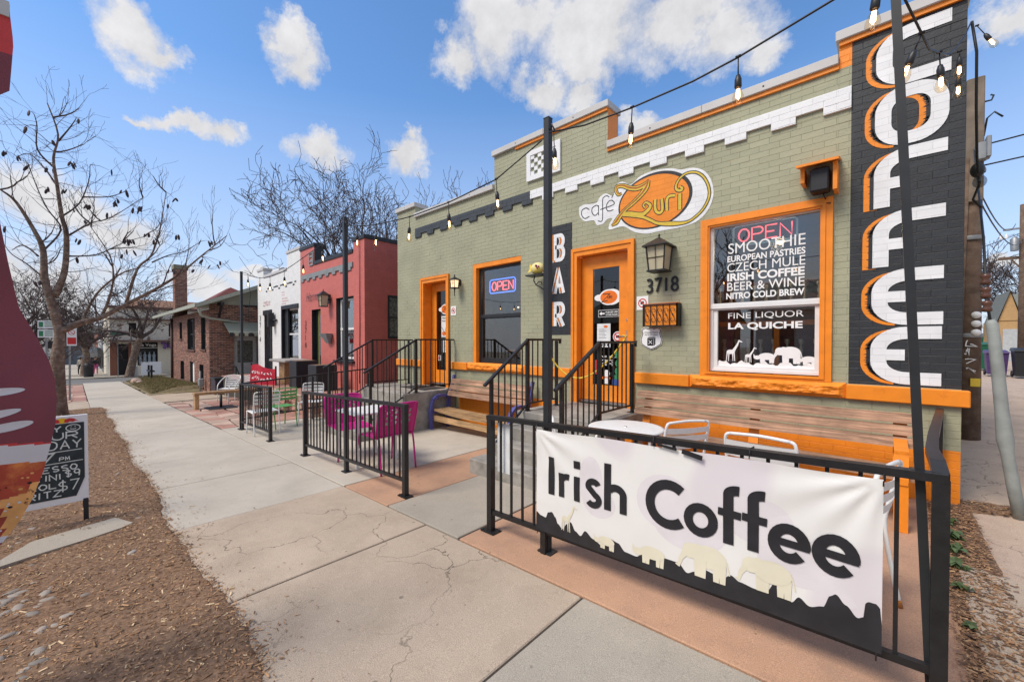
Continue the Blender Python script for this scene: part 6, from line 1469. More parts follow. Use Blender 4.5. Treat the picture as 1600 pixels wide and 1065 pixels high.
# ------------------------------------------------------------------ neighbour buildings
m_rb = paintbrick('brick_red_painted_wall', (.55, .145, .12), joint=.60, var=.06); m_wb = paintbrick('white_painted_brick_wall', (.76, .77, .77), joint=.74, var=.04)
def onX(X): return lambda a, b, h=0: (X + h, a, b)
def paintbrick_x(name, col, joint=.7):
    m = paintbrick(name, col, joint); t = m.node_tree
    for n in t.nodes:
        if n.type == 'COMBXYZ':
            s = n.inputs['X'].links[0].from_node; t.links.remove(n.inputs['X'].links[0]); t.links.new(s.outputs['Y'], n.inputs['X'])
    return m
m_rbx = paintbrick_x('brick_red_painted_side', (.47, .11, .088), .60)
def shell(parent, x0, x1, y0, y1, tops, openings, mf, ms, base=-1.0):
    """front wall with openings cut in, side walls, roof slab"""
    R = [(a, b, base, z, 0, 0) for a, b, z in tops] + [(*o, None, 0) for o in openings]
    build(wall_cells(R, onY(y0), MB()), 'front_wall', mf, parent)
    zmin = min(z for _, _, z in tops)
    build(MB().add([(x1, y0, base), (x1, y1, base), (x1, y1, zmin), (x1, y0 + .3, zmin), (x1, y0 + .3, tops[-1][2]), (x1, y0, tops[-1][2])], [(0, 1, 2, 3, 4, 5)]).add([(x0, y0, base), (x0, y1, base), (x0, y1, zmin), (x0, y0, zmin)], [(3, 2, 1, 0)]).box(x0, x1, y1 - .1, y1, base, zmin), 'side_wall', ms, parent)
    build(MB().box(x0 + .1, x1 - .1, y0 + .3, y1 - .1, zmin - .4, zmin - .35), 'roof', MATS['grey_roof_felt'], parent)
    mb = MB()
    for a, b, z in tops: mb.box(a + .003, b - .003, y0 + .004, y0 + .3, zmin - .6, z - .003)
    build(mb, 'parapet', ms, parent)
def capping(parent, tops, y0, m, h=.10, o=.03, t=.3):
    for i, (a, b, z) in enumerate(tops):
        build(MB().bbox(a - (o if z == max(q[2] for q in tops[max(0, i - 1):i + 2]) else -.003), b + (o if z == max(q[2] for q in tops[max(0, i - 1):i + 2]) else -.003), y0 - o, y0 + t + o, z, z + h, .006), 'coping', m, parent)
m_drk = mat('near_black_paint', (.018, .02, .024), .5)
red = thing('red_building', 'brick red painted storefront with black parapet caps and an olive door', 'building', (-12.8, WY, gz(-12.8)))
topsR = [(-15.11, -13.9, 4.62), (-13.9, -11.15, 4.0), (-11.15, -10.5, 4.30)]
opsR = [(-14.15, -13.42, .35, 2.53), (-12.28, -11.14, .92, 2.78)]
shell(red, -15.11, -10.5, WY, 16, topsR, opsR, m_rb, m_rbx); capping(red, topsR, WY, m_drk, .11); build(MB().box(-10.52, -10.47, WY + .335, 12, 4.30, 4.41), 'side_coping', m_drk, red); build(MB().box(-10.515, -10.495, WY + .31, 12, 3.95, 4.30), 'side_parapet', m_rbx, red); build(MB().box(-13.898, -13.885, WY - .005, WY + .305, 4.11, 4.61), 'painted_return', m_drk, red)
def simple_window(parent, x0, x1, z0, z1, y, mfr, gl=True, mid=True, rev=None):
    w = build(reveal(MB(), x0, x1, z0, z1, y + .001, y + .18).box(x0, x1, y + .0, y + .18, z0 - .02, z0 + .004), 'window', rev or m_drk, parent)
    build(frame_mb(MB(), x0 + .04, x1 - .04, z0 + .04, z1 - .04, y + .12, y + .17, .06), 'window_frame', mfr, w)
    if mid: build(MB().box(x0 + .04, x1 - .04, y + .11, y + .16, (z0 + z1) / 2 - .03, (z0 + z1) / 2 + .03), 'meeting_rail', mfr, w)
    build(MB().box(x0 + .06, x1 - .06, y + .14, y + .144, z0 + .06, z1 - .06), 'pane', glass, w)
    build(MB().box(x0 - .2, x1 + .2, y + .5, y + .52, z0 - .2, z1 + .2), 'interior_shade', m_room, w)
    return w
w = simple_window(red, -12.28, -11.14, .92, 2.78, WY, m_wframe, rev=m_drk)
build(MB().bbox(-12.35, -11.08, WY - .08, WY + .02, .86, .92, .006), 'sill', m_drk, w)
dr = build(MB().box(-13.95, -13.42, WY + .14, WY + .18, .38, 2.5), 'door', mat('olive_green_door', (.22, .24, .04), .4), red)
build(reveal(MB(), -14.15, -13.42, .35, 2.53, WY + .001, WY + .2).box(-14.15, -13.9, WY + .15, WY + .19, .35, 2.53), 'door_frame', m_drk, dr)
build(MB().box(-13.85, -13.5, WY + .13, WY + .139, .6, 2.35), 'glass_panel', glass_d, dr)
mb = MB(); mb.box(-15.0, -11.16, WY - .035, WY + .005, 3.60, 3.74)
for k in range(8): mb.box(-15.0 + k * .5, -14.76 + k * .5, WY - .034, WY + .004, 3.52, 3.601)
build(mb, 'corbel_band', mat('pewter_paint', (.22, .24, .25), .6), red)
mb = MB(); letter(mb, 'Harmony', -14.55, -12.95, 2.72, 3.12, lambda a, b, h=0: (a, WY - .03, b), -.012, .35); build(mb, 'sign_lettering', m_drk, red)
mb = MB()
for i, c in enumerate('3716'): strokes(mb, c, -14.72, 2.0 - i * .24, .12, .17, 0, .03, lambda a, b, h=0: (a, WY - .01 - h, b))
build(mb, 'house_number', m_drk, red)
build(frame_mb(MB(), -14.3, -13.95, 4.0, 4.45, WY - .03, WY, .05).box(-14.26, -14.0, WY - .02, WY - .001, 4.12, 4.2).box(-14.26, -14.0, WY - .02, WY - .001, 4.28, 4.35), 'medallion', MATS['pewter_paint'], red)
build(MB().tube([(-10.75, WY - .03, 4.3), (-10.74, WY - .02, 2), (-10.78, WY - .02, .3)], .012, 6), 'downpipe', mat('dark_red_pipe', (.2, .03, .025), .5), red)
ws = build(frame_mb(MB(), 6.14, 6.95, 1.57, 2.78, 0, .03, .06), 'window', m_drk, red)
ws.data.transform(Matrix(((0, -1, 0, 0), (1, 0, 0, 0), (0, 0, 1, 0), (0, 0, 0, 1)))); 
bpy.data.objects.remove(ws)
mb = MB(); mb.box(-10.56, -10.48, 6.10, 6.95, 1.56, 1.62).box(-10.56, -10.485, 6.10, 6.95, 2.74, 2.80).box(-10.56, -10.485, 6.10, 6.15, 1.6, 2.75).box(-10.56, -10.485, 6.9, 6.95, 1.6, 2.75).box(-10.55, -10.487, 6.10, 6.95, 2.15, 2.19)
ws = build(mb, 'window', m_drk, red); build(MB().box(-10.50, -10.495, 6.14, 6.91, 1.61, 2.75), 'pane', mat('mottled_dark_glass', (.10, .10, .09), .25, var=.6, vscale=14), ws)
lantern(-12.72, WY - .2, 2.50, 3.08, .30, 'square black lantern on the red building beside its olive door', lit=False)
for q_ in [bpy.data.objects['wall_lantern.002']]: build(MB().ball((-12.72, WY - .2, 2.72), .035, .035, .07), 'bulb', emis('warm_bulb', (1, .62, .3), 6), q_)
o = build(MB().add([(-12.95, WY - .25, 1.72), (-12.45, WY - .25, 1.72), (-12.5, WY - .02, 1.72), (-12.9, WY - .02, 1.72), (-12.78, WY - .1, 1.42), (-12.6, WY - .1, 1.42), (-12.6, WY - .02, 1.42), (-12.78, WY - .02, 1.42)], [(0, 1, 2, 3), (4, 7, 6, 5), (0, 4, 5, 1), (1, 5, 6, 2), (2, 6, 7, 3), (3, 7, 4, 0)]), 'wall_box', MATS['pewter_paint']); tag(o, 'grey wedge shaped wall box under the lantern of the red building', 'wall box')

wht = thing('white_building', 'white painted brick storefront between the red building and the brick house', 'building', (-17.5, WY, gz(-17.5)))
topsW = [(-20.0, -19.2, 4.45), (-19.2, -16.45, 4.12), (-16.45, -15.12, 4.72)]
opsW = [(-19.15, -18.2, .2, 2.7), (-16.95, -15.35, .75, 2.74)]
shell(wht, -20.0, -15.12, WY, 16, topsW, opsW, m_wb, m_wb); capping(wht, topsW, WY, m_coping, .10)
simple_window(wht, -16.95, -15.35, .75, 2.74, WY, m_wframe)
build(MB().box(-16.94, -16.55, WY + .06, WY + .12, .75, 2.74).box(-17.0, -15.3, WY - .04, WY + .0, 2.68, 2.82).box(-17.0, -16.92, WY - .04, WY, .72, 2.7), 'dark_casing', m_drk, wht)
dd = build(MB().box(-19.12, -18.25, WY + .2, WY + .24, .2, 2.65), 'door', mat('dark_door', (.03, .035, .045), .4), wht)
build(MB().box(-19.2, -18.15, WY - .04, WY + .0, 2.55, 2.75).box(-18.27, -18.15, WY - .04, WY, .2, 2.6), 'door_casing', m_drk, dd)
mb = MB()
for k in range(9): mb.box(-18.9 + k * .38, -18.72 + k * .38, WY - .006, WY, 3.50 + (.10 if k % 2 else 0), 3.56 + (.10 if k % 2 else 0))
for k in range(9): mb.box(-18.72 + k * .38, -18.55 + k * .38, WY - .006, WY, 3.60, 3.65)
build(mb, 'band_pattern', m_drk, wht)
mb = MB()
for i, c in enumerate('3714'): strokes(mb, c, -19.75, 2.35 - i * .3, .14, .2, 0, .04, lambda a, b, h=0: (a, WY - .01 - h, b))
build(mb, 'house_number', m_drk, wht)
# red brushed lettering patches, too small to read
mb = MB(); random.seed(11)
for r_, (z, n) in enumerate(((3.08, 7), (2.97, 7))):
    for k in range(n): ribbon(mb, [(-19.2 + k * .13 + random.uniform(0, .03), z + random.uniform(-.04, .04)) for _ in range(4)], .035, lambda a, b, h=0: (a, WY - .008 - h, b))
for z, x1_ in ((3.32, .25), (3.22, .3), (3.08, .6), (2.98, .7), (2.88, .4)):
    x = -17.0
    while x < -17.0 + x1_: ribbon(mb, [(x, z), (x + .03, z + .03), (x + .05, z)], .012, lambda a, b, h=0: (a, WY - .008 - h, b)); x += .08
build(mb, 'red_lettering', mat('red_wall_paint', (.55, .04, .05), .6), wht)
t = thing('wall_lamp', 'black box wall lamp beside the door of the white building', 'lamp', (-17.6, WY, 2.3)); build(MB().box(-17.95, -17.75, WY - .25, WY - .05, 2.05, 2.6), 'shade', m_drk, t); build(MB().tube([(-17.75, WY - .12, 2.3), (-17.6, WY - .05, 2.3)], .03, 8).ball((-17.55, WY - .05, 2.3), .05), 'bracket', m_drk, t)
t = thing('roof_antenna', 'small mast antenna on the roof of the white building', 'antenna', (-17.6, 6.2, 4.0)); build(MB().beam((-17.6, 6.2, 3.9), (-17.6, 6.2, 5.0), .04).beam((-17.9, 6.1, 5.0), (-17.2, 6.3, 5.02), .04).beam((-17.75, 6.0, 5.08), (-17.7, 6.4, 5.08), .03), 'mast', m_drk, t)
o = build(MB().ball((-18.7, 6.0, 4.3), .22, .22, .28), 'roof_vent', m_drk); tag(o, 'round black roof vent on the white building', 'vent')

# brown brick bungalow
m_bb = [mat('brown_brick_%s' % n, c, .85, var=.12, vscale=9) for n, c in (('umber', (.18, .078, .054)), ('russet', (.25, .105, .068)), ('dark', (.11, .052, .04)), ('tan', (.32, .17, .12)))]
m_mort = mat('grey_mortar', (.42, .38, .34), .9)
m_trimg = mat('sage_grey_trim', (.33, .35, .29), .6, var=.05)
def brick_face(parent, rects, to3, a0, a1, z0, z1, w=.215, h=.075, gap=.012, nm='brickwork'):
    build(wall_cells([(r[0], r[1], r[2], r[3], None if r[4] is None else 0, 0) for r in rects], to3, MB()), 'wall', m_mort, parent)
    mb = MB()
    for (a, b, c, d, m, hh, f) in brick_pieces(rects, a0, a1, z0, z1, w, h, gap): mb.mi = random.choices((0, 1, 2, 3), (4, 4, 2, 1))[0]; brick_geo(mb, a, b, c, d, to3, 0, .008, .002)
    build(mb, nm, m_bb, parent, kind='stuff')
HY, HX = 3.95, -21.5
house = thing('brick_bungalow', 'brown brick bungalow with wide sage eaves and a tall chimney', 'house', (-28, 6, gz(-28)))
fo = [(-26.5, -24.6, 1.05, 2.6), (-23.15, -22.2, 1.1, 2.55), (-28.8, -28.0, 1.6, 2.5), (-28.6, -27.5, -.6, .4), (-25.9, -24.8, -.65, .45), (-23.6, -22.7, -.6, .4)]
brick_face(house, [(-31.3, HX, -2.2, 2.85, 0, 0)] + [(*o_, None, 0) for o_ in fo], onY(HY), -31.3, HX, -2.2, 2.85)
so = [(4.85, 5.75, -.55, 1.7)]
gab = lambda y: 3.0 + (min(y, 16.9 - y) - 3.42) * .43
Ry = []
for k in range(26):
    y = HY + k * .16; Ry.append((y, y + .16, -1.4, min(gab(y), 3.1), 0, 0))
brick_face(house, Ry + [(8.11, 12.9, -1.4, 3.0, 0, 0)] + [(*o_, None, 0) for o_ in so], lambda a, b, h=0: (HX + h, a, b), HY, 12.9, -1.2, 3.1)
build(MB().add([(HX - .002, 3.46, 2.9), (HX - .002, 13.44, 2.9), (HX - .002, 8.45, 5.10)], [(0, 1, 2)]).add([(-31.3, HY, -2.2), (-31.3, 12.9, -2.2), (-31.3, 12.9, 3.0), (-31.3, HY, 3.0)], [(0, 1, 2, 3)]), 'gable_panel', m_trimg, house)
for i, o_ in enumerate(fo):
    w = simple_window(house, *o_, HY, m_wframe if i == 4 else m_drk, mid=(i < 2))
    if i == 4: build(MB().box(o_[0] + .1, o_[1] - .1, HY + .1, HY + .12, o_[2] + .1, o_[3] - .1), 'blind', m_vinyl, w)
    build(MB().bbox(o_[0] - .08, o_[1] + .08, HY - .06, HY + .02, o_[2] - .08, o_[2], .01), 'sill', m_bb[2], w)
build(MB().box(-25.6, -25.45, HY + .08, HY + .14, 1.05, 2.6), 'mullion', m_drk, house)
d_ = build(MB().box(HX - .15, HX - .1, 4.85, 5.75, -.5, 1.7), 'door', mat('pale_grey_door', (.42, .42, .42), .5), house)
build(MB().box(HX - .1, HX - .09, 5.0, 5.6, .5, 1.5), 'glass_panel', MATS['mottled_dark_glass'], d_)
def slopebox(mb, x0, x1, y0, z0, y1, z1, t):
    return mb.add([(x0, y0, z0), (x1, y0, z0), (x1, y1, z1), (x0, y1, z1), (x0, y0, z0 + t), (x1, y0, z0 + t), (x1, y1, z1 + t), (x0, y1, z1 + t)], [(0, 3, 2, 1), (4, 5, 6, 7), (0, 1, 5, 4), (1, 2, 6, 5), (2, 3, 7, 6), (3, 0, 4, 7)])
m_shing = mat('grey_green_shingles', (.17, .18, .16), .9, var=.3, vscale=20, bump=1, bscale=12)
rf = build(slopebox(slopebox(MB(), -34.0, -20.75, 3.42, 2.98, 8.45, 5.14, .07), -34.0, -20.75, 13.5, 2.98, 8.45, 5.14, .07), 'roof', m_shing, house)
build(slopebox(slopebox(MB(), -20.74, -20.68, 3.38, 2.86, 8.45, 5.04, .16), -20.74, -20.68, 13.5, 2.86, 8.45, 5.04, .16).box(-34.0, -20.7, 3.33, 3.40, 2.88, 3.03), 'fascia', m_trimg, rf)
for k in range(27): build(MB().beam((-33.8 + k * .49, 3.42, 2.93), (-33.8 + k * .49, 4.1, 3.2), .05, .09), 'rafter_tail', m_trimg, rf)
for y in (4.3, 6.4): build(MB().box(HX, -20.8, y - .06, y + .06, gab(y) - .35, gab(y) - .22).beam((HX, y, gab(y) - .85), (-20.95, y, gab(y) - .3), .08), 'eave_bracket', m_drk, rf)
build(MB().box(HX - .0, HX + .05, 5.2, 8.4, 3.05, 3.12), 'gable_beam', m_drk, rf)
build(MB().tube([(-20.8, 3.45, 2.88), (-20.85, 3.55, 2.55), (-21.1, 3.9, 2.45), (-21.35, 4.4, 2.40), (-21.4, 5.4, 2.28)], .05, 8), 'downspout', m_trimg, house)
build(MB().tube([(-30.9, HY - .08, 2.8), (-30.9, HY - .08, -1.6)], .06, 8), 'downspout', mat('dark_brown_pipe', (.06, .03, .025), .6), house)
mb = MB()
for (a, b, c, d, m, hh, f) in brick_pieces([(4.05, 4.62, 2.9, 5.85, 0, 0)], 4.05, 4.62, 2.9, 5.85, .215, .075, .012): mb.mi = random.choices((0, 1, 3), (2, 4, 3))[0]; brick_geo(mb, a, b, c, d, lambda p, q, h=0: (-30.9 + h, p, q), 0, .01)
ch = build(MB().box(-31.6, -30.9, 4.05, 4.62, 2.8, 5.85), 'chimney', m_mort, house); build(mb, 'chimney_brickwork', m_bb, ch, kind='stuff')
mb = MB()
for (a, b, c, d, m, hh, f) in brick_pieces([(-31.6, -30.9, 2.9, 5.85, 0, 0)], -31.6, -30.9, 2.9, 5.85, .215, .075, .012): mb.mi = random.choices((0, 1, 3), (2, 4, 3))[0]; brick_geo(mb, a, b, c, d, onY(4.05), 0, .01)
build(mb, 'chimney_brickwork', m_bb, ch, kind='stuff')
build(MB().box(-31.66, -30.84, 3.99, 4.68, 5.75, 6.0), 'chimney_cap', mat('mossy_cap', (.22, .2, .15), .9), ch)
t = thing('door_awning', 'scalloped sage metal awning over the side door of the brick bungalow', 'awning', (HX, 5.2, 2))
aw = slopebox(MB(), 0, 0, 0, 0, 0, 0, 0); mb = MB()
mb.add([(HX, 4.45, 2.35), (HX, 6.1, 2.35), (-20.45, 6.1, 1.85), (-20.45, 4.45, 1.85), (HX, 4.45, 2.31), (HX, 6.1, 2.31), (-20.45, 6.1, 1.81), (-20.45, 4.45, 1.81)], [(0, 3, 2, 1), (4, 5, 6, 7), (0, 4, 7, 3), (1, 2, 6, 5), (3, 7, 6, 2)])
build(mb, 'canopy', m_trimg, t)
for k in range(9): build(MB().box(-20.46, -20.43, 4.47 + k * .18, 4.6 + k * .18, 1.70, 1.85), 'scallop', m_trimg if k % 2 else m_drk, t)
t = thing('porch_steps', 'concrete steps with black rails at the side door of the brick bungalow', 'steps', (-20.8, 5, gz(-21)))
for k in range(4): build(MB().bbox(HX + .02 + k * .3, HX + .32 + k * .3, 4.75, 5.9, gz(-21) - .1, -.55 - .14 * k + .001, .01), 'step', m_stoop, t)
for y in (4.78, 5.85):
    build(MB().beam((-21.35, y, .35), (-20.9, y, .35), .04).beam((-20.9, y, .35), (-20.1, y, -.12), .04).beam((-20.9, y, -.7), (-20.9, y, .35), .035).beam((-20.1, y, gz(-20)), (-20.1, y, -.12), .035).beam((-20.5, y, -.8), (-20.5, y, .1), .03), 'rail', m_metal, t)
# lawn in front of the bungalow
mb = MB(); vs = []; nx, ny = 60, 14
for i in range(nx + 1):
    x = -37.0 + 14.2 * i / nx
    for k in range(ny + 1):
        y = 2.12 + (HY + .1 - 2.12) * k / ny; f = k / ny
        e = min(1, i / 3, (nx - i) / 6)
        vs.append((x, y + .1 * noise.noise(Vector((x * .8, 0, 5))) * (1 - f), gz(x) + .01 + .30 * e * math.sin(min(1, f * 1.3) * PI / 2) + .03 * noise.noise(Vector((x * 2, y * 2, 0)))))
mb.add(vs, [(i * (ny + 1) + k, (i + 1) * (ny + 1) + k, (i + 1) * (ny + 1) + k + 1, i * (ny + 1) + k + 1) for i in range(nx) for k in range(ny)])
build(mb, 'lawn', mat('dormant_lawn', (.20, .155, .09), .95, var=.3, vscale=12, col2=(.14, .13, .055), c2scale=3, bump=1, bscale=40), smooth=True, kind='structure')
mb = MB()
for k in range(16000):
    x = random.uniform(-36.6, -23.2); f = random.random(); y = 2.2 + f * 1.7; z = gz(x) + .01 + .30 * math.sin(min(1, f * 1.3) * PI / 2); h = random.uniform(.03, .08); a = random.random() * PI; c, s = .02 * math.cos(a), .02 * math.sin(a)
    mb.add([(x - c, y - s, z - .01), (x + c, y + s, z - .01), (x + random.uniform(-.03, .03), y + random.uniform(-.03, .03), z + h)], [(0, 1, 2)]); mb.m[-1] = random.choice((0, 0, 1))
o = build(mb, 'grass', [mat('straw_grass', (.26, .20, .10), .9), mat('green_grass', (.12, .14, .05), .9)]); tag(o, 'short dormant grass on the lawn of the brick bungalow', 'grass', kind='stuff')
# things in front of the bungalow
def rock(x, y, r, label, m=None):
    mb = MB().ball((x, y, gz(x) + r * .4), r, r * .8, r * .6, 10, 7); mb.v = [tuple(Vector(v) + Vector((1, 1, 1)) * .12 * r * noise.noise(Vector(v) * 3)) for v in mb.v]
    o = build(mb, 'boulder', m or m_stone, smooth=False); return tag(o, label, 'rock')
for k, (x, y, lb) in enumerate(((-33.5, 2.5, 'flat sandstone rock at the corner of the lawn'), (-32.2, 2.6, 'smaller sandstone rock beside the corner rock'))): rock(x, y, .35 - k * .08, lb)
t = thing('garden_bench', 'small dark timber bench frame by the corner of the bungalow', 'bench', (-34, 3.2, gz(-34)))
for x in (-34.8, -33.4): build(MB().beam((x, 3.2, gz(x)), (x, 3.2, gz(x) + 1.1), .1), 'leg', m_drk, t)
build(MB().box(-34.9, -33.3, 3.1, 3.35, gz(-34) + .7, gz(-34) + .78), 'seat', m_drk, t)
t = thing('planter_box', 'dark square planter by the steps of the brick bungalow', 'planter', (-20.3, 4.15, gz(-20.3)))
build(MB().bbox(-20.75, -20.0, 3.85, 4.5, gz(-20.4), gz(-20.4) + .68, .02), 'tub', mat('dark_plum_planter', (.035, .025, .04), .5), t); build(MB().bbox(-20.78, -19.97, 3.82, 4.53, gz(-20.4) + .62, gz(-20.4) + .70, .01), 'rim', m_drk, t)
t = thing('gas_meter', 'grey gas meter against the bungalow wall', 'meter', (-22.2, 3.8, gz(-22))); build(MB().bbox(-22.42, -22.18, 3.68, 3.88, -.5, -.18, .03), 'case', MATS['pewter_paint'], t); build(MB().tube([(-22.3, 3.75, -.9), (-22.3, 3.75, .15)], .04, 8), 'pipe', MATS['pewter_paint'], t)
# wooden bar bench with a black pedestal
t = thing('bar_bench', 'low bar of honey coloured timber with a black pedestal table base below it', 'bench', (-14.85, 3.1, gz(-14.85)))
build(MB().bbox(-15.0, -14.7, 2.33, 3.95, -.10, -.02, .008), 'top', m_wood2, t)
for y in (2.40, 3.88): build(MB().bbox(-14.98, -14.72, y - .05, y + .05, gz(-14.85), -.10, .006), 'leg', m_wood2, t)
t = thing('pedestal_base', 'black iron pedestal table base standing under the timber bar', 'table base', (-14.6, 2.95, gz(-14.6)))
build(MB().cyl(-14.6, 2.95, gz(-14.6), -.12, .035, 10), 'column', m_drk, t); build(MB().box(-14.95, -14.25, 2.6, 3.3, gz(-14.6), gz(-14.6) + .03), 'foot', m_drk, t)

# raised terrace of stacked sandstone before the red and white buildings
terr = thing('stone_terrace', 'raised terrace edged with stacked red sandstone before the red building', 'terrace', (-14, 4.5, gz(-14)))
TZ = .10
build(MB().box(-19.6, -10.15, 4.05, WY - .01, -1.1, TZ - .03), 'core', m_joint, terr)
random.seed(3)
def blocks(x0, x1, y0, z0, z1, axis='x'):
    z = z0
    while z < z1 - .04:
        h = min(random.uniform(.07, .14), z1 - z); a = x0
        while a < x1 - .05:
            w = min(random.uniform(.25, .6), x1 - a); d = random.uniform(0, .035)
            mb = MB().bbox(a + .005, a + w - .005, y0 - .12 - d, y0 + .02, z + .004, z + h - .004, .01) if axis == 'x' else MB().bbox(y0 - .02, y0 + .12 + d, a + .005, a + w - .005, z + .004, z + h - .004, .01)
            build(mb, 'stone_block', random.choice([m_stone, m_stoner, m_stoner]), terr); a += w
        z += h
blocks(-14.2, -10.15, 4.05, -.48, TZ); blocks(4.05, 5.38, -10.15, -.42, TZ, 'y')
flagstones(terr, -19.5, -10.16, 4.06, 5.38, .8, .65, [m_stoner, m_stone], z=0) if False else None
mb = MB().box(-19.6, -10.1, 3.98, WY - .012, TZ - .03, TZ); build(mb, 'paving', m_stoner, terr)
for k in range(3): blocks(-13.4 + k * .1, -11.8, 3.92 - k * .28, -.50, -.02 - k * .15)
def planter(x, y, s, h, label):
    t = thing('tall_planter', label, 'planter', (x, y, TZ), group='black planters on the terrace')
    build(MB().bbox(x - s / 2, x + s / 2, y - s / 2, y + s / 2, TZ, TZ + h, .015), 'box', m_drk, t); build(MB().box(x - s / 2 + .04, x + s / 2 - .04, y - s / 2 + .04, y + s / 2 - .04, TZ + h - .02, TZ + h + .002), 'soil', MATS['dark_brown_soil'], t)
planter(-13.0, 4.7, .60, .80, 'left of the two tall black planters on the terrace'); planter(-11.7, 4.75, .58, .72, 'right of the two tall black planters, nearer the magenta chairs')
t = thing('high_table', 'grey topped high table with a brown wooden base on the terrace', 'table', (-14.3, 4.7, TZ))
build(MB().bbox(-15.0, -13.5, 4.35, 5.1, TZ + .72, TZ + .80, .02), 'top', mat('grey_table_top', (.34, .32, .29), .6), t); build(MB().box(-14.5, -14.0, 4.5, 4.95, TZ, TZ + .72), 'pedestal', m_wood2, t)
t = thing('red_cloth_sign', 'red cloth sign with faded white lettering hung before the high table', 'sign', (-14.5, 4.0, .1))
def RS(f, z, h=0): return (-15.0 + .95 * f + h * .5, 3.82 + .42 * f + .03 * math.sin(f * 9) - h, z)
mb = MB(); nx = 14; vs = []
for i in range(nx + 1):
    f = i / nx
    for k in range(5): vs.append(RS(f + .05 * (k / 4 - .5), .12 + .60 * k / 4 - .08 * f + .05 * math.sin(f * 6) * (k / 4) - (.12 * (1 - k / 4) * max(0, f - .6))))
mb.add(vs, [(i * 5 + k, (i + 1) * 5 + k, (i + 1) * 5 + k + 1, i * 5 + k + 1) for i in range(nx) for k in range(4)]); build(mb, 'cloth', mat('red_sign_cloth', (.52, .02, .045), .6, var=.2, vscale=5), t)
random.seed(4)
mb = MB()
for z in (.52, .34):
    for k in range(8):
        f = .1 + k * .105; ribbon(mb, [(f + random.uniform(0, .07), z - .07 * f + random.uniform(-.05, .05)) for _ in range(4)], .03, lambda a, b, h=0: RS(a, b, .05 + h))
build(mb, 'faded_lettering', m_vinyl, t, kind='stuff')
build(MB().beam((-15.0, 3.85, gz(-15)), (-15.0, 3.85, .78), .04).beam((-14.05, 4.27, .0), (-14.05, 4.27, .70), .04), 'stake', m_drk, t)
# return railing between the short panel and the stoop
t = thing('patio_railing', 'black iron railing running from the short fence panel back to the terrace', 'fence', (-9.9, 3.8, gz(-9.9)), group='black iron patio fences')
X = -9.93; Z0 = gz(X)
build(MB().beam((X, 2.38, Z0 + .955), (X, 5.2, Z0 + 1.12), .045, .03), 'top_rail', m_metal, t); build(MB().beam((X, 2.38, Z0 + .2), (X, 5.2, Z0 + .34), .03), 'bottom_rail', m_metal, t)
for k in range(1, 24): y = 2.38 + k * .118; dz = (y - 2.38) * .055; build(MB().beam((X, y, Z0 + .2 + dz), (X, y, Z0 + .95 + dz), .014), 'baluster', m_metal, t)
for y in (3.8, 5.2): build(MB().beam((X, y, Z0), (X, y, Z0 + 1.0), .04), 'post', m_metal, t)
# stone seat and urn by the red side wall
t = thing('garden_bench', 'pale stone garden seat against the red side wall', 'seat', (-9.6, 6.3, .3)); build(MB().box(-9.85, -9.2, 6.0, 6.5, .95, 1.02), 'slab', m_conc, t); build(MB().lathe((-9.55, 6.25, .3), [(.18, 0), (.12, .1), (.08, .3), (.14, .55), (.2, .65)], 14), 'pedestal', m_conc, t)
o = build(MB().lathe((-9.0, 6.0, .35), [(.001, 0), (.10, .02), (.16, .25), (.13, .45), (.07, .52), (.10, .58), (.001, .58)], 16), 'clay_urn', mat('dark_brown_glaze', (.07, .02, .015), .3)); tag(o, 'dark brown urn beside the stone garden seat', 'urn')
gp = thing('gap_paving', None, None); tag(gp, kind='structure'); build(MB().box(-10.5, -8.83, 5.41, 12, -.5, .30), 'paving', m_stoop, gp)
# ------------------------------------------------------------------ trees
m_bark = mat('grey_brown_bark', (.17, .115, .085), .9, var=.45, vscale=9, bump=1, bscale=16, col2=(.26, .21, .17), c2scale=7, bd=.03)
m_twig = mat('dark_twig_bark', (.085, .06, .055), .9, var=.25, vscale=5)
def spline(pts, n=4):
    P = [pts[0]] + list(pts) + [pts[-1]]; out = []
    for i in range(1, len(P) - 2):
        for k in range(n):
            t = k / n; a, b, c, d = P[i - 1], P[i], P[i + 1], P[i + 2]
            out.append(.5 * ((2 * b) + (c - a) * t + (2 * a - 5 * b + 4 * c - d) * t * t + (3 * b - a - 3 * c + d) * t ** 3))
    out.append(P[-1]); return out
def grow(mb, p, d, ln, r, depth, rng_, spread=.6, up=.12, cnt=3, wob=.22, minr=.0035):
    n = 5; pts = [p]; cur = p.copy(); dd = d.copy()
    for i in range(n):
        dd = (dd + Vector((rng_.gauss(0, wob), rng_.gauss(0, wob), rng_.gauss(0, wob) + up * .5))).normalized()
        cur = cur + dd * ln / n; pts.append(cur.copy())
    rad = [max(minr, r * (1 - .55 * i / n)) for i in range(n + 1)]
    mb.tube(pts, rad, 6 if r > .03 else (4 if r > .012 else 3), cap=False)
    if depth <= 0: return
    for k in range(cnt + (1 if depth > 2 else 0)):
        i = rng_.randint(1, n) if k else n
        q = pts[i]; ax = Vector((rng_.gauss(0, 1), rng_.gauss(0, 1), rng_.gauss(0, 1))).normalized()
        nd = (dd + ax * rng_.uniform(spread * .6, spread * 1.3) + Vector((0, 0, up))).normalized()
        grow(mb, q, nd, ln * rng_.uniform(.55, .82), rad[i] * rng_.uniform(.5, .72), depth - 1, rng_, spread, up, cnt, wob, minr)
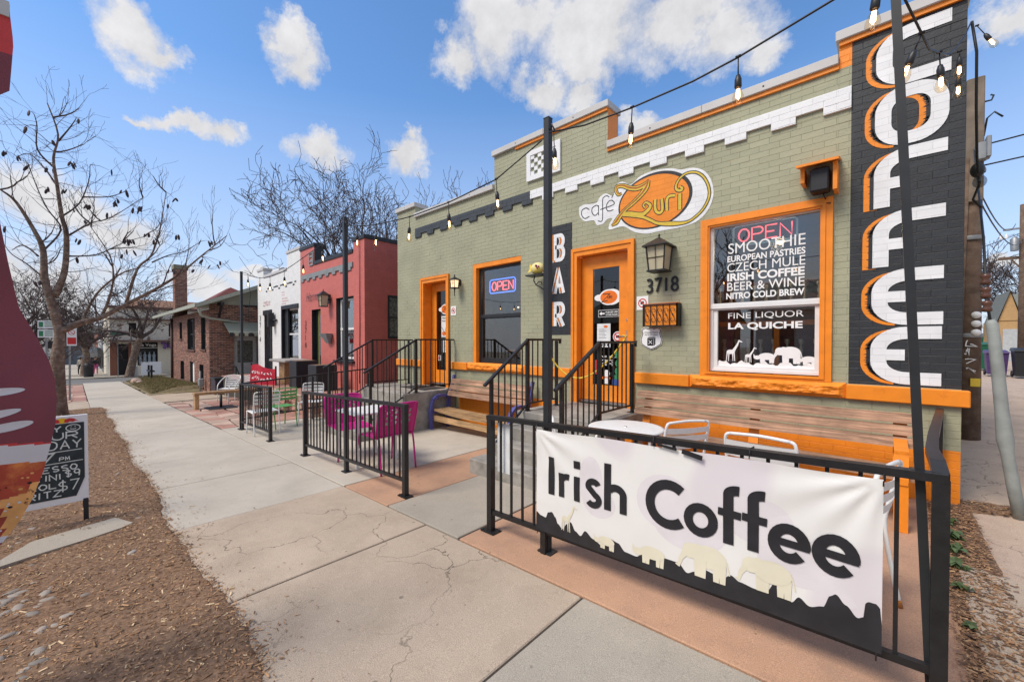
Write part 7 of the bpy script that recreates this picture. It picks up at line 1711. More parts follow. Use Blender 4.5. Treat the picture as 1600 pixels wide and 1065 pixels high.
def bare_tree(label, base, H, r, seed, spread=.65, depth=5, lean=(0, 0), trunk=.3, cnt=3, up=.14, stems=3, wob=.2, minr=.0035, group='bare street trees'):
    rg = random.Random(seed); b = Vector(base); t = thing('bare_tree', label, 'tree', base, group=group)
    top = b + Vector((lean[0], lean[1], H * trunk)); pts = [b - Vector((0, 0, .1)), b.lerp(top, .35) + Vector((rg.gauss(0, .05), rg.gauss(0, .05), 0)), b.lerp(top, .7) + Vector((rg.gauss(0, .07), rg.gauss(0, .07), 0)), top]
    sp_ = spline(pts); L_ = len(sp_); build(MB().tube(sp_, [r * (1.25 if i == 0 else 1) * (1 - .35 * i / L_) for i in range(L_)], 12), 'trunk', m_bark, t)
    mb = MB()
    for k in range(stems):
        a = 2 * PI * k / stems + rg.uniform(-.4, .4); d = Vector((math.cos(a) * spread, math.sin(a) * spread, 1)).normalized()
        grow(mb, top, d, H * .30, r * .55, depth, rg, spread, up, cnt, wob, minr)
    grow(mb, top, Vector((lean[0] * .2, lean[1] * .2, 1)).normalized(), H * .33, r * .6, depth, rg, spread, up, cnt, wob, minr)
    build(mb, 'crown', m_twig, t, kind='stuff'); return t
# the near street tree follows its limbs
TX = -16.8
LIMB = {'trunk': [(-0.3, -0.62), (-0.32, 0.29), (-0.33, 1.0), (-0.29, 1.7), (-0.41, 2.48), (-0.54, 3.15), (-0.56, 3.93), (-0.69, 4.39), (-1.01, 5.13), (-1.27, 5.39)],
'mid': [(-0.38, 2.73), (-0.18, 3.39), (-0.13, 4.39), (-0.21, 4.89), (-0.29, 5.75), (-0.34, 6.38), (-0.25, 7.0), (-0.43, 7.72)],
'R': [(-0.29, 1.75), (0.13, 2.01), (0.52, 2.17), (1.05, 2.58), (1.67, 3.06), (2.25, 3.58), (2.81, 4.24), (3.51, 5.03)],
'm1': [(-0.13, 4.39), (0.33, 4.79), (0.74, 4.98), (1.37, 5.61)], 'm2': [(-0.21, 4.94), (0.12, 5.36), (0.31, 6.02), (0.34, 6.47)], 'm3': [(0.2, 5.58), (0.7, 5.63), (1.04, 5.79)],
'r1': [(1.05, 2.58), (1.32, 3.69), (1.65, 4.17), (1.87, 5.0), (2.05, 6.3)], 'r2': [(0.52, 2.17), (0.67, 2.65), (0.77, 3.3), (0.69, 3.92), (0.33, 4.59)], 'r3': [(1.65, 3.93), (2.03, 4.19), (2.4, 4.35), (2.82, 4.73)],
'l1': [(-0.58, 3.23), (-0.87, 3.57), (-1.11, 3.79), (-1.24, 4.02)], 'l2': [(-0.56, 3.93), (-0.23, 4.55), (-0.46, 5.02), (-0.63, 5.5), (-0.76, 6.01)], 'l3': [(-0.14, 3.85), (0.44, 3.94), (0.97, 4.31), (1.4, 4.52)],
'l4': [(-0.29, 5.75), (-0.51, 6.19), (-0.78, 6.54), (-1.0, 6.43)], 'l5': [(-0.25, 7.0), (-0.03, 7.35), (0.08, 7.52)], 'l6': [(-0.65, 3.78), (-0.92, 4.07), (-1.13, 3.95)], 'r4': [(0.13, 2.01), (0.43, 2.83), (0.9, 3.44), (1.32, 3.69)], 'r5': [(-0.34, 6.24), (-0.62, 6.53), (-0.61, 7.04), (-0.64, 7.2)]}
RAD = {'trunk': (.19, .02), 'mid': (.085, .012), 'R': (.10, .012), 'r1': (.05, .01), 'r2': (.045, .008), 'r4': (.04, .015)}
XO = {'trunk': 0, 'mid': .5, 'R': .4, 'm1': .9, 'm2': .2, 'm3': .6, 'r1': -.3, 'r2': .7, 'r3': .3, 'l1': -.4, 'l2': .4, 'l3': .8, 'l4': -.3, 'l5': .5, 'l6': -.5, 'r4': .2, 'r5': .8}
nt = thing('street_tree', 'bare multi limbed street tree with dark seed pods standing in the mulch', 'tree', (TX, -.3, gz(TX)))
rg = random.Random(21)
first = MB(); tw = MB()
for k, pts in LIMB.items():
    r0, r1 = RAD.get(k, (.026, .007)); n = len(pts)
    P = [Vector((TX + XO[k] * (i / max(1, n - 1)) * 1.2, a, b)) for i, (a, b) in enumerate(pts)]
    S_ = spline(P, 4); m = len(S_)
    rad = [r0 + (r1 - r0) * (i / (m - 1)) ** .75 for i in range(m)]
    if k == 'trunk': rad = [.19, .165, .15, .145, .142, .14, .14, .14, .14, .135, .125, .115, .105] + [.095 * (1 - (i / (m - 13))) + .012 for i in range(m - 13)]; rad = rad[:m]
    build(MB().tube(S_, rad, 10 if r0 > .05 else 6), 'trunk' if k == 'trunk' else 'limb', m_bark if r0 > .03 else m_twig, nt)
    st = 6 if k in ('trunk', 'R') else 2
    for i in range(st, m):
        if rg.random() < (.62 if k not in ('trunk',) else .3):
            d = Vector((rg.gauss(0, .6), rg.gauss(0, 1), rg.gauss(.35, .5))).normalized(); grow(tw, S_[i], d, rg.uniform(.25, .9), min(.011, rad[i] * .5), 2, rg, .6, .10, 2, .12, .003)
for k_, (i0, n_, L0) in {'R': (5, 9, .85), 'trunk': (14, 4, .6), 'mid': (6, 3, .6), 'r1': (3, 4, .6), 'r2': (3, 4, .55), 'l3': (3, 3, .5), 'm1': (3, 3, .5)}.items():
    pts = LIMB[k_]; n = len(pts); S_ = spline([Vector((TX + XO[k_] * (i / max(1, n - 1)) * 1.2, a, b)) for i, (a, b) in enumerate(pts)], 4)
    for q in range(n_):
        i = min(len(S_) - 1, i0 + int((len(S_) - i0) * (q + rg.random()) / n_)); grow(tw, S_[i], Vector((rg.gauss(0, .5), rg.gauss(.1, .8), rg.gauss(.7, .35))).normalized(), L0 * rg.uniform(.7, 1.3), .024, 3, rg, .55, .14, 2, .13, .0035)
build(tw, 'twigs', m_twig, nt, kind='stuff')
pod_me = meshof(MB().ball((0, 0, -.09), .035, .018, .09, 7, 5), 'seed_pod', mat('blackish_seed_pod', (.06, .042, .045), .7))
PODS = [(-0.72, 7.17), (-0.81, 6.89), (0.11, 7.46), (-0.33, 6.77), (-0.44, 6.21), (-0.06, 6.33), (-0.9, 6.15), (-0.71, 5.99), (-1.22, 6.44), (0.72, 6.37), (-0.43, 5.5), (-0.11, 5.55), (1.03, 5.77), (0.86, 5.48), (0.82, 5.55), (0.72, 5.06), (1.24, 5.25), (0.24, 4.81), (-0.01, 5.16), (0.29, 5.34), (2.25, 6.09), (2.09, 5.9), (2.34, 4.89), (2.83, 4.71), (3.11, 4.72), (3.39, 4.07), (3.23, 3.96), (2.86, 4.08), (3.02, 3.95), (2.61, 3.73), (2.07, 3.68), (1.49, 4.56), (1.64, 4.44), (1.16, 4.38), (1.11, 4.1), (0.89, 3.94), (0.02, 3.79), (-0.7, 3.05), (1.07, 4.38), (1.36, 5.27), (-1.22, 4.52), (0.06, 4.3)]
# short stalks tie each cluster of pods to the nearest limb
allp = [Vector((TX + XO[k] * (i / max(1, len(p) - 1)) * 1.2, a, b)) for k, p in LIMB.items() for i, (a, b) in enumerate(p)]
stk = MB()
for (y, z) in PODS:
    c = min(allp, key=lambda q: (q.y - y) ** 2 + (q.z - z) ** 2); p = Vector((c.x, y, z + .06)); stk.tube([c, c.lerp(p, .5) + Vector((0, 0, .04)), p], [.009, .006, .004], 4)
    for q in range(rg.randint(1, 3)):
        inst(pod_me, 'seed_pod', p + Vector((rg.uniform(-.05, .05), rg.uniform(-.08, .08), rg.uniform(-.04, .04))), nt, (rg.uniform(-.5, .5), rg.uniform(-.5, .5), rg.random() * PI), (1, 1, rg.uniform(.7, 1.1)))
build(stk, 'stalks', m_twig, nt, kind='stuff')
bare_tree('large bare tree rising behind the red building', (-21.8, 11.0, -.8), 10.6, .34, 23, spread=.90, depth=6, trunk=.38, cnt=2, up=.07, stems=8, wob=.13, minr=.010)
bare_tree('smaller bare tree showing over the left end of the cafe roof', (-17.5, 14.5, -.6), 9.6, .2, 9, spread=.7, depth=5, trunk=.4, cnt=2, up=.12, minr=.012)
bare_tree('forked bare tree on the far corner in front of the cream corner shop', (-46.0, 3.0, gz(-46)), 7.6, .30, 33, spread=.8, depth=5, lean=(.2, .7), trunk=.42, cnt=2, up=.06, stems=4, minr=.014)
bare_tree('dark bare tree far down the pavement beside the litter bin', (-52, .55, gz(-52)), 8.5, .30, 41, spread=.8, depth=6, trunk=.30, cnt=2, up=.06, stems=5, minr=.013)
bare_tree('bare tree beyond the parked cars at the far left', (-56, -3.2, gz(-56)), 9.5, .28, 52, spread=.8, depth=6, trunk=.28, cnt=2, up=.06, stems=5, minr=.014)
for k, (x, y, h, sd, lb) in enumerate(((4.0, 62, 11, 61, 'bare tree behind the garages, left of the gables'), (9.5, 64, 12, 62, 'bare tree behind the garages, right of the gables'), (-1.0, 75, 11, 63, 'bare tree at the end of the alley'))):
    bare_tree(lb, (x, y, .1), h, .3, sd, spread=.8, depth=5, trunk=.3, cnt=3, up=.08, stems=5, minr=.02, group='bare trees at the end of the alley')

# ------------------------------------------------------------------ the far end of the street
VX = -50
voga = thing('corner_shop', 'cream corner shop with a black window reading La Voga', 'building', (VX, 6, gz(VX)))
m_cream2 = mat('cream_render', (.68, .64, .54), .8, var=.06)
m_mural = mat('cream_wall_with_dark_mural', (.68, .63, .54), .8, var=.1, col2=(.22, .13, .10), c2scale=2.6, c2lo=.56, c2hi=.60, detail=8)
RV = [(2.06, 9.5, -2.3, 1.40, 0, 0), (2.06, 9.5, 1.4, 4.45, 1, 0), (2.5, 3.25, -1.7, 1.2, None, 0), (3.85, 5.25, -.75, 1.38, None, 0), (3.3, 3.8, 1.9, 3.1, None, 0), (6.05, 6.8, 1.9, 3.1, None, 0)]
build(wall_cells(RV, lambda a, b, h=0: (VX + h, a, b), MB()), 'wall', [m_cream2, m_mural], voga)
build(MB().box(-62, VX - .01, 2.06, 2.10, -2.6, 4.45).box(-62, VX - .01, 9.4, 9.5, -2.6, 4.45).box(-62, VX - .5, 2.1, 9.4, 4.3, 4.4), 'side_wall', m_cream2, voga)
build(MB().box(VX, VX + .02, 2.06, 2.5, -2.3, 1.35).box(VX, VX + .02, 3.25, 3.45, -2.3, 1.35), 'brick_pier', m_bb[1], voga)
build(MB().box(VX - .5, VX - .45, 2.4, 3.3, -2, 1.3).box(VX - .4, VX - .35, 3.7, 5.4, -1, 1.5).box(VX - .3, VX - .25, 3.2, 3.9, 1.8, 3.2).box(VX - .3, VX - .25, 6.0, 6.9, 1.8, 3.2), 'dark_glazing', m_blk, voga)
for i in range(9): build(MB().box(VX + .003, VX + .03, 3.50, 3.72, -1.6 + i * .22, -1.48 + i * .22), 'quoin', m_drk, voga) if i < 9 else None
build(MB().box(VX, VX + .9, 2.0, 6.9, 1.40, 1.55).box(VX, VX + .25, 1.95, 9.5, 3.35, 3.5).box(VX, VX + .3, 1.95, 9.5, 4.4, 4.6), 'cornice', mat('brown_cornice', (.16, .09, .07), .8), voga)
build(MB().add([(VX + .3, 3.9, 4.6), (VX + .3, 9.6, 4.6), (-52, 9.6, 5.4), (-52, 3.9, 5.4)], [(0, 1, 2, 3)]).box(-62, -52, 3.9, 9.6, 5.3, 5.4).box(-62, VX + .25, 3.88, 3.92, 4.5, 5.3), 'tile_roof', mat('brown_roof_tiles', (.22, .12, .075), .9, var=.3, vscale=9), voga)
mb = MB(); letter(mb, 'La Voga', 3.95, 5.15, .92, 1.25, lambda a, b, h=0: (VX + .04, a, b), .01); build(mb, 'lettering', m_vinyl, voga)
build(MB().box(VX - .02, VX - .01, 3.85, 5.25, .82, .86), 'glazing_bar', m_vinyl, voga)
for k in range(4): build(MB().lathe((VX - .25, 4.05 + k * .32, -.7), [(.10, 0), (.13, .3), (.10, .6), (.14, .85), (.05, 1.0), (.06, 1.12), (.001, 1.18)], 10), 'mannequin', mat('pale_blue_garment', (.30, .36, .42), .8), voga)
t = thing('butterfly_sign', 'purple butterfly shaped sign on the corner shop wall', 'sign', (VX + .1, 5.9, 1.1))
mb = MB(); m_pu = mat('purple_butterfly', (.17, .08, .30), .5)
for s in (-1, 1):
    poly_ = [(5.95, 1.2), (5.95 + s * .2, 1.5), (5.95 + s * .5, 1.55), (5.95 + s * .55, 1.3), (5.95 + s * .3, 1.15), (5.95 + s * .4, .9), (5.95 + s * .2, .75), (5.95, 1.05)]
    mb.prism(poly_, .03, lambda a, b, h: (VX + .3 + h + (a - 5.95) ** 2 * .4, a, b - .08))
build(mb, 'wings', m_pu, t); build(MB().tube([(VX + .33, 5.95, .8), (VX + .33, 5.95, 1.45)], .04, 6).beam((VX, 5.95, 1.1), (VX + .33, 5.95, 1.1), .03), 'body', m_drk, t)
t = thing('yard_sign', 'blank white sign board standing before the corner shop', 'sign', (-45.6, 4.3, gz(-46))); build(MB().bbox(-45.62, -45.55, 3.72, 5.0, gz(-46) + .12, gz(-46) + 1.2, .01), 'board', m_vinyl, t); build(MB().box(-45.65, -45.55, 3.8, 3.86, gz(-46), gz(-46) + .15).box(-45.65, -45.55, 4.86, 4.92, gz(-46), gz(-46) + .15), 'leg', m_vinyl, t)
o = build(MB().bbox(-47, -46.4, 3.1, 3.6, gz(-47), gz(-47) + .9, .02), 'utility_box', m_vinyl); tag(o, 'small pale utility box left of the blank white sign board', 'utility box')
# row of shops receding beyond the corner
def shop(x0, x1, z, m, label, awn=None, y=2.15):
    t = thing('far_shop', label, 'building', ((x0 + x1) / 2, y, gz(x0))); g = gz(x0)
    R = [(x0, x1, g - .5, z, 0, 0)]; n = max(1, int((x1 - x0) / 3.2)); w = (x1 - x0) / n
    for k in range(n): R.append((x0 + k * w + .5, x0 + (k + 1) * w - .5, g + .5, g + 2.6, None, 0)); R.append((x0 + k * w + .9, x0 + (k + 1) * w - .9, g + 3.6, g + 5.0, None, 0)) if z > g + 5.5 else None
    build(wall_cells(R, onY(y), MB()), 'wall', m, t); build(MB().box(x1 - .02, x1, y, y + 9, g - .5, z).box(x0, x1, y + .02, y + 9, z - .4, z - .3), 'side_wall', m, t)
    for k in range(n): w_ = build(MB().box(x0 + k * w + .5, x0 + (k + 1) * w - .5, y + .15, y + .2, g + .5, g + 2.6), 'window', m_blk, t); build(frame_mb(MB(), x0 + k * w + .5, x0 + (k + 1) * w - .5, g + .5, g + 2.6, y - .02, y + .05, .1), 'window_frame', m_drk, w_)
    build(MB().box(x0 - .05, x1 + .05, y - .12, y + .3, z - .12, z + .08), 'cornice', m_drk, t)
    if awn: build(MB().add([(x0 + .3, y, g + 3.1), (x1 - .3, y, g + 3.1), (x1 - .3, y - 1.3, g + 2.4), (x0 + .3, y - 1.3, g + 2.4), (x0 + .3, y - 1.3, g + 2.15), (x1 - .3, y - 1.3, g + 2.15)], [(0, 1, 2, 3), (3, 2, 5, 4)]), 'awning', awn, t)
shop(-69, -62.05, 2.8, mat('slate_grey_render', (.13, .14, .15), .7), 'slate grey shopfront beyond the corner shop')
shop(-80, -69.1, 2.0, mat('white_render', (.55, .56, .57), .7), 'white shopfront with a black awning further down the street', m_drk)
shop(-94, -80.1, 2.6, mat('dusty_brick_red', (.25, .10, .07), .8), 'brick red shopfront near the end of the street', m_wht)
shop(-125, -94.1, 1.2, MATS['slate_grey_render'], 'last low grey shop at the end of the street')
for k_, (y0, y1, z, m, lb) in enumerate(((-34, -14, 4.2, MATS['dusty_brick_red'], 'brick red block closing the view at the end of the street'), (-13, -3, 2.6, m_cream2, 'cream house closing the view behind the far trees'), (-2, 9, 3.4, MATS['slate_grey_render'], 'grey house closing the view beyond the walkers'))):
    t = thing('far_block', lb, 'building', (-150, (y0 + y1) / 2, gz(-150))); build(MB().box(-160, -150, y0, y1, -6, z), 'wall', m, t); build(MB().add([(-149.5, y0 - .5, z), (-149.5, y1 + .5, z), (-155, y1 + .5, z + 2.2), (-155, y0 - .5, z + 2.2)], [(0, 1, 2, 3)]), 'roof', m_shing, t)
    for q in range(4): yy = y0 + (y1 - y0) * (q + .3) / 4; build(MB().box(-150.0, -149.95, yy, yy + 1.2, z - 3, z - 1.3), 'window', m_blk, t)
for k_, (x, y) in enumerate(((-92, -4), (-110, 1.5), (-128, -9), (-84, -16))): bare_tree('%s bare tree at the far end of the street' % ('first', 'second', 'third', 'fourth')[k_], (x, y, gz(x)), 9 + k_, .3, 90 + k_, spread=.8, depth=5, trunk=.3, cnt=2, up=.06, stems=5, minr=.03, group='bare trees at the far end of the street')
t = thing('house_roof', 'red hipped roof of a house behind the brick bungalow', 'house', (-44, 9, 0))
build(MB().box(-47, -42, 8.0, 12.5, -1.5, 4.6), 'wall', m_cream2, t); build(MB().add([(-47.5, 7.4, 4.6), (-41.5, 7.4, 4.6), (-41.5, 13, 4.6), (-47.5, 13, 4.6), (-45, 9.6, 6.3), (-43.5, 9.6, 6.3)], [(0, 1, 5, 4), (1, 2, 5), (2, 3, 4, 5), (3, 0, 4)]), 'roof', mat('dull_red_shingles', (.15, .045, .04), .9, var=.2), t)
# signs and posts
t = thing('parking_sign', 'grey post with a white no parking sign and red print beside the near tree', 'sign', (-23.4, -.15, gz(-23.4)))
build(MB().beam((-23.4, -.16, gz(-23.4)), (-23.4, -.13, 2.2), .06), 'post', mat('galvanised_post', (.28, .29, .30), .5, .6), t)
build(MB().bbox(-23.36, -23.35, -.22, .05, 1.30, 2.1, .002), 'plate', m_vinyl, t); mb = MB(); T = lambda a, b, h=0: (-23.345 + h, a, b)
ribbon(mb, circ(-.085, 1.82, .085) + [circ(-.085, 1.82, .085)[0]], .02, T); ribbon(mb, [(-.15, 1.88), (-.03, 1.76)], .02, T); rect(mb, -.2, .03, 1.36, 1.62, T); build(mb, 'print', m_red, t)
t = thing('parking_sign', 'pair of green and white parking signs seen just left of the near tree trunk', 'sign', (-24.2, -.7, gz(-24)))
build(MB().beam((-24.2, -.76, gz(-24)), (-24.2, -.76, 2.3), .06), 'post', MATS['galvanised_post'], t)
for (y0, y1, z0, z1) in ((-.98, -.54, 1.98, 2.28), (-.98, -.54, 1.62, 1.93)): build(MB().bbox(-24.16, -24.15, y0, y1, z0, z1, .002), 'plate', m_vinyl, t); mb = MB(); T = lambda a, b, h=0: (-24.145 + h, a, b); rect(mb, y0 + .03, y0 + .14, z0 + .05, z1 - .05, T); [rect(mb, y0 + .18, y1 - .05, z0 + .07 + k * .08, z0 + .10 + k * .08, T) for k in range(3)]; build(mb, 'print', m_gprint, t)
t = thing('street_name_sign', 'green street name sign on a grey post at the far corner', 'sign', (-47.2, 2.35, gz(-47)))
build(MB().beam((-47.2, 2.42, gz(-47)), (-47.2, 2.42, 2.2), .07), 'post', MATS['galvanised_post'], t); build(MB().bbox(-47.2, -47.17, 2.0, 3.0, 1.95, 2.2, .003).bbox(-47.6, -46.8, 2.40, 2.43, 2.22, 2.42, .003), 'blade', mat('street_sign_green', (.02, .22, .14), .4), t)
t = thing('litter_bin', 'dark litter bin far down the pavement at the foot of a tree', 'bin', (-49.5, .55, gz(-49))); build(MB().lathe((-49.2, .75, gz(-49)), [(.30, 0), (.33, .9), (.36, .95), (.25, 1.15), (.001, 1.2)], 14), 'body', m_drk, t)
t = thing('patio_umbrella', 'black patio umbrella over the far pavement', 'umbrella', (-62, 1.6, gz(-62))); build(MB().tube([(-62, 1.6, gz(-62)), (-62, 1.6, .6)], .04, 6), 'pole', m_drk, t); build(MB().lathe((-62, 1.6, .1), [(1.5, -.35), (.9, .1), (.05, .65)], 8, smooth=False), 'canopy', m_drk, t)
def car(label, x, y, m, rz=0):
    t = thing('parked_car', label, 'car', (x, y, gz(x)), rz, group='cars parked along the far street'); OFF[t.name] = Vector((0, 0, 0))
    pr = [(-2.2, .35), (2.2, .35), (2.25, .75), (1.5, .92), (.8, 1.40), (-1.2, 1.45), (-2.0, .95), (-2.25, .85)]
    build(MB().prism(pr, 1.7, lambda a, b, h: (a, h - .85, b)), 'body', m, t)
    gl = [(1.35, .93), (.75, 1.34), (-1.15, 1.38), (-1.8, .96)]
    build(MB().prism(gl, 1.72, lambda a, b, h: (a, h - .86, b)), 'side_glass', m_blk, t)
    build(MB().add([(1.53, -.7, .93), (1.53, .7, .93), (.84, .62, 1.39), (.84, -.62, 1.39)], [(0, 1, 2, 3)]), 'windscreen', m_blk, t)
    for a in (-1.4, 1.4):
        for s in (-1, 1): w_ = build(MB().tube([(a, s * .72, .33), (a, s * .90, .33)], .33, 16), 'wheel', m_blk, t); build(MB().tube([(a, s * .88, .33), (a, s * .91, .33)], .2, 12), 'rim', m_steel, w_)
    for s in (-1, 1): build(MB().box(2.2, 2.27, s * .75 - .15, s * .75 + .15, .62, .75), 'headlight', m_vinyl, t)
car('dark blue car parked along the far street, nearest the tree', -40, -4.4, mat('dark_blue_car_paint', (.02, .03, .06), .25, coat=1)); car('white car parked along the far street', -58, -4.4, mat('white_car_paint', (.6, .6, .6), .25, coat=1)); car('silver car parked furthest down the street', -70, -4.4, mat('silver_car_paint', (.3, .31, .32), .3, .5, coat=1))

# ------------------------------------------------------------------ people
def person(label, loc, rz, pose, skin, top, legs, hair, seated=False, s=1.0, name='person'):
    """pose: dict of joint positions (facing +X)"""
    t = thing(name, label, 'person', loc, rz); OFF[t.name] = Vector((0, 0, 0))
    J = pose; keys = list(J); idx = {k: i for i, k in enumerate(keys)}
    E = [('pelvis', 'waist'), ('waist', 'chest'), ('chest', 'neck'), ('neck', 'head'), ('head', 'crown')]
    for q in ('l', 'r'): E += [('chest', q + 'sh'), (q + 'sh', q + 'el'), (q + 'el', q + 'wr'), (q + 'wr', q + 'hand'), ('pelvis', q + 'hip'), (q + 'hip', q + 'kn'), (q + 'kn', q + 'an'), (q + 'an', q + 'toe')]
    R = {'pelvis': .13, 'waist': .115, 'chest': .14, 'neck': .055, 'head': .085, 'crown': .075, 'sh': .062, 'el': .045, 'wr': .03, 'hand': .035, 'hip': .095, 'kn': .062, 'an': .042, 'toe': .038}
    me = bpy.data.meshes.new('body'); me.from_pydata([tuple(Vector(J[k]) * s) for k in keys], [(idx[a], idx[b]) for a, b in E], [])
    o = bpy.data.objects.new('body', me); COL.objects.link(o)
    sk = o.modifiers.new('skin', 'SKIN'); o.modifiers.new('sub', 'SUBSURF').levels = 1
    if not me.skin_vertices: me.attributes  # layer made by the modifier on evaluation
    if len(me.skin_vertices) == 0:
        bpy.context.view_layer.objects.active = o; o.select_set(True)
        bpy.ops.object.modifier_add(type='SKIN'); o.modifiers.remove(o.modifiers[-1])
    for k in keys:
        r = R.get(k, R.get(k[1:], .05)) * s; v = me.skin_vertices[0].data[idx[k]]; v.radius = (r, r); v.use_root = (k == 'pelvis')
    dg = bpy.context.evaluated_depsgraph_get(); ev = bpy.data.meshes.new_from_object(o.evaluated_get(dg)); bpy.data.objects.remove(o)
    for m in (skin, top, legs): ev.materials.append(m)
    armk = [Vector(J[q + k]) * s for q in 'lr' for k in ('hand',)]
    for p in ev.polygons:
        c = p.center; p.use_smooth = True
        mi = 1
        legp = [Vector(J[q + k]) * s for q in 'lr' for k in ('kn', 'an', 'toe')]; 
        if c.z < J['pelvis'][2] * s + .02 or min((c - q).length for q in legp) < .12: mi = 2
        if min((c - q).length for q in armk) < .075 or (c - Vector(J['head']) * s).length < .16 or c.z > J['neck'][2] * s + .02: mi = 0
        p.material_index = mi
    ob = bpy.data.objects.new('body', ev); link(ob, t)
    h = Vector(J['head']) * s; d = (Vector(J['nose']) - Vector(J['head'])).normalized() if 'nose' in J else Vector((1, 0, 0))
    hb = MB(); hb.ball(h - d * .025 * s + Vector((0, 0, .045 * s)), .098 * s, .088 * s, .095 * s, 14, 10); hb.ball(h - d * .09 * s - Vector((0, 0, .03)), .05 * s, .06 * s, .09 * s, 10, 8); build(hb, 'hair', hair, t, local=True)
    fb = MB(); side = Vector((-d.y, d.x, 0)).normalized()
    fb.ball(h + d * .098 * s - Vector((0, 0, .005)), .014 * s, .012 * s, .02 * s, 8, 6); build(fb, 'nose', skin, t, local=True)
    eb = MB()
    for q in (-1, 1): eb.ball(h + d * .085 * s + side * q * .032 * s + Vector((0, 0, .02 * s)), .009 * s, n=8, m=6)
    build(eb, 'eyes', m_blk, t, local=True)
    for q in (-1, 1): build(MB().ball(h + side * q * .088 * s, .012 * s, .012 * s, .025 * s, 8, 6), 'ear', skin, t, local=True)
    for q in 'lr':
        w = Vector(J[q + 'wr']) * s; e = Vector(J[q + 'hand']) * s; dd = (e - w).normalized(); a = dd.orthogonal().normalized()
        for k in range(4): build(MB().tube([e + a * (k - 1.5) * .018, e + a * (k - 1.5) * .02 + dd * .04, e + a * (k - 1.5) * .02 + dd * .06 + dd.cross(a) * .02], [.009, .008, .006], 6), 'finger', skin, t, local=True)
    return t
def walk(sw):
    return {'pelvis': (0, 0, .95), 'waist': (0, 0, 1.08), 'chest': (.01, 0, 1.30), 'neck': (.02, 0, 1.47), 'head': (.03, 0, 1.60), 'crown': (.03, 0, 1.66), 'lsh': (0, .17, 1.38), 'lel': (-sw * .12, .24, 1.12), 'lwr': (sw * .02, .23, .90), 'lhand': (sw * .04, .22, .83),
            'rsh': (0, -.17, 1.38), 'rel': (sw * .10, -.24, 1.12), 'rwr': (sw * .22, -.20, .93), 'rhand': (sw * .25, -.19, .87), 'lhip': (0, .09, .90), 'lkn': (sw * .2, .10, .50), 'lan': (sw * .22, .10, .09), 'ltoe': (sw * .22 + .15, .10, .04),
            'rhip': (0, -.09, .90), 'rkn': (0, -.10, .48), 'ran': (-sw * .28, -.10, .12), 'rtoe': (-sw * .28 + .13, -.10, .05)}
skin = mat('light_skin', (.50, .28, .19), .5, var=.04); skin2 = mat('tan_skin', (.36, .19, .12), .5, var=.04); hair = mat('dark_hair', (.03, .02, .015), .6)
m_jk = mat('black_jacket', (.02, .02, .024), .8); m_pk = mat('pink_trousers', (.60, .10, .30), .8); m_cl = mat('cream_top', (.50, .46, .40), .8)
person('person in a black jacket and pink trousers walking towards us far down the pavement', (-57.0, 1.35, gz(-57)), 0, walk(1), skin, m_jk, m_pk, hair)
person('person in a pale top and black trousers walking beside the litter bin', (-58.5, .35, gz(-58.5)), PI * .9, walk(-.8), skin2, m_cl, m_jk, hair)
sit = {'pelvis': (0, 0, .50), 'waist': (.03, 0, .64), 'chest': (.10, 0, .86), 'neck': (.15, 0, 1.02), 'head': (.20, 0, 1.14), 'crown': (.20, 0, 1.21), 'lsh': (.10, .18, .94), 'lel': (.22, .24, .72), 'lwr': (.40, .14, .82), 'lhand': (.45, .10, .87), 'rsh': (.10, -.18, .94), 'rel': (.20, -.25, .72), 'rwr': (.42, -.16, .76), 'rhand': (.48, -.12, .78),
       'lhip': (.02, .10, .48), 'lkn': (.42, .13, .50), 'lan': (.42, .13, .10), 'ltoe': (.56, .13, .05), 'rhip': (.02, -.10, .48), 'rkn': (.42, -.13, .50), 'ran': (.40, -.13, .10), 'rtoe': (.54, -.13, .05)}
person('person in a grey top seated inside behind the black framed window', (-4.95, WY + .75, .62), PI - .3, sit, skin, mat('grey_top', (.16, .17, .17), .8), m_jk, hair)
t = thing('dining_chair', 'dark chair under the person seated inside the window', 'chair', (-4.95, WY + .75, .5)); build(MB().box(-5.15, -4.7, WY + .55, WY + .98, .95, 1.0), 'seat', m_drk, t); build(MB().box(-4.72, -4.68, WY + .55, WY + .98, 1.0, 1.5), 'backrest', m_drk, t)
for a in (-5.12, -4.72):
    for b_ in (.58, .95): build(MB().box(a, a + .04, WY + b_ - .02, WY + b_ + .02, .5, .95), 'leg', m_drk, t)

# ------------------------------------------------------------------ alley side: poles, wires, bins, garages
m_tim = mat('dark_creosoted_timber', (.13, .085, .06), .9, var=.35, vscale=6, bump=1, bscale=30, col2=(.16, .12, .09), c2scale=8); m_tim2 = mat('grey_brown_timber', (.19, .15, .115), .9, var=.25, vscale=5, bump=.8, bscale=30)
up = thing('utility_pole', 'thick dark timber utility pole at the back corner of the cafe', 'utility pole', (.92, 9.2, .03))
build(MB().tube([(.90, 9.2, -.1), (.895, 9.2, 2.7), (.90, 9.2, 5.0)], [.155, .14, .13], 16), 'pole', m_tim, up)
build(MB().bbox(.84, 1.02, 9.02, 9.10, 3.55, 5.36, .01), 'backing_board', m_tim2, up)
build(MB().tube([(.80, 9.05, .05), (.82, 9.05, 2.0), (.86, 9.03, 4.2)], .028, 8), 'conduit', m_tim, up)
build(MB().bbox(.92, 1.05, 8.88, 9.02, 4.10, 4.36, .02).bbox(1.02, 1.07, 8.85, 9.02, 4.12, 4.42, .01), 'meter_box', MATS['galvanised_post'], up)
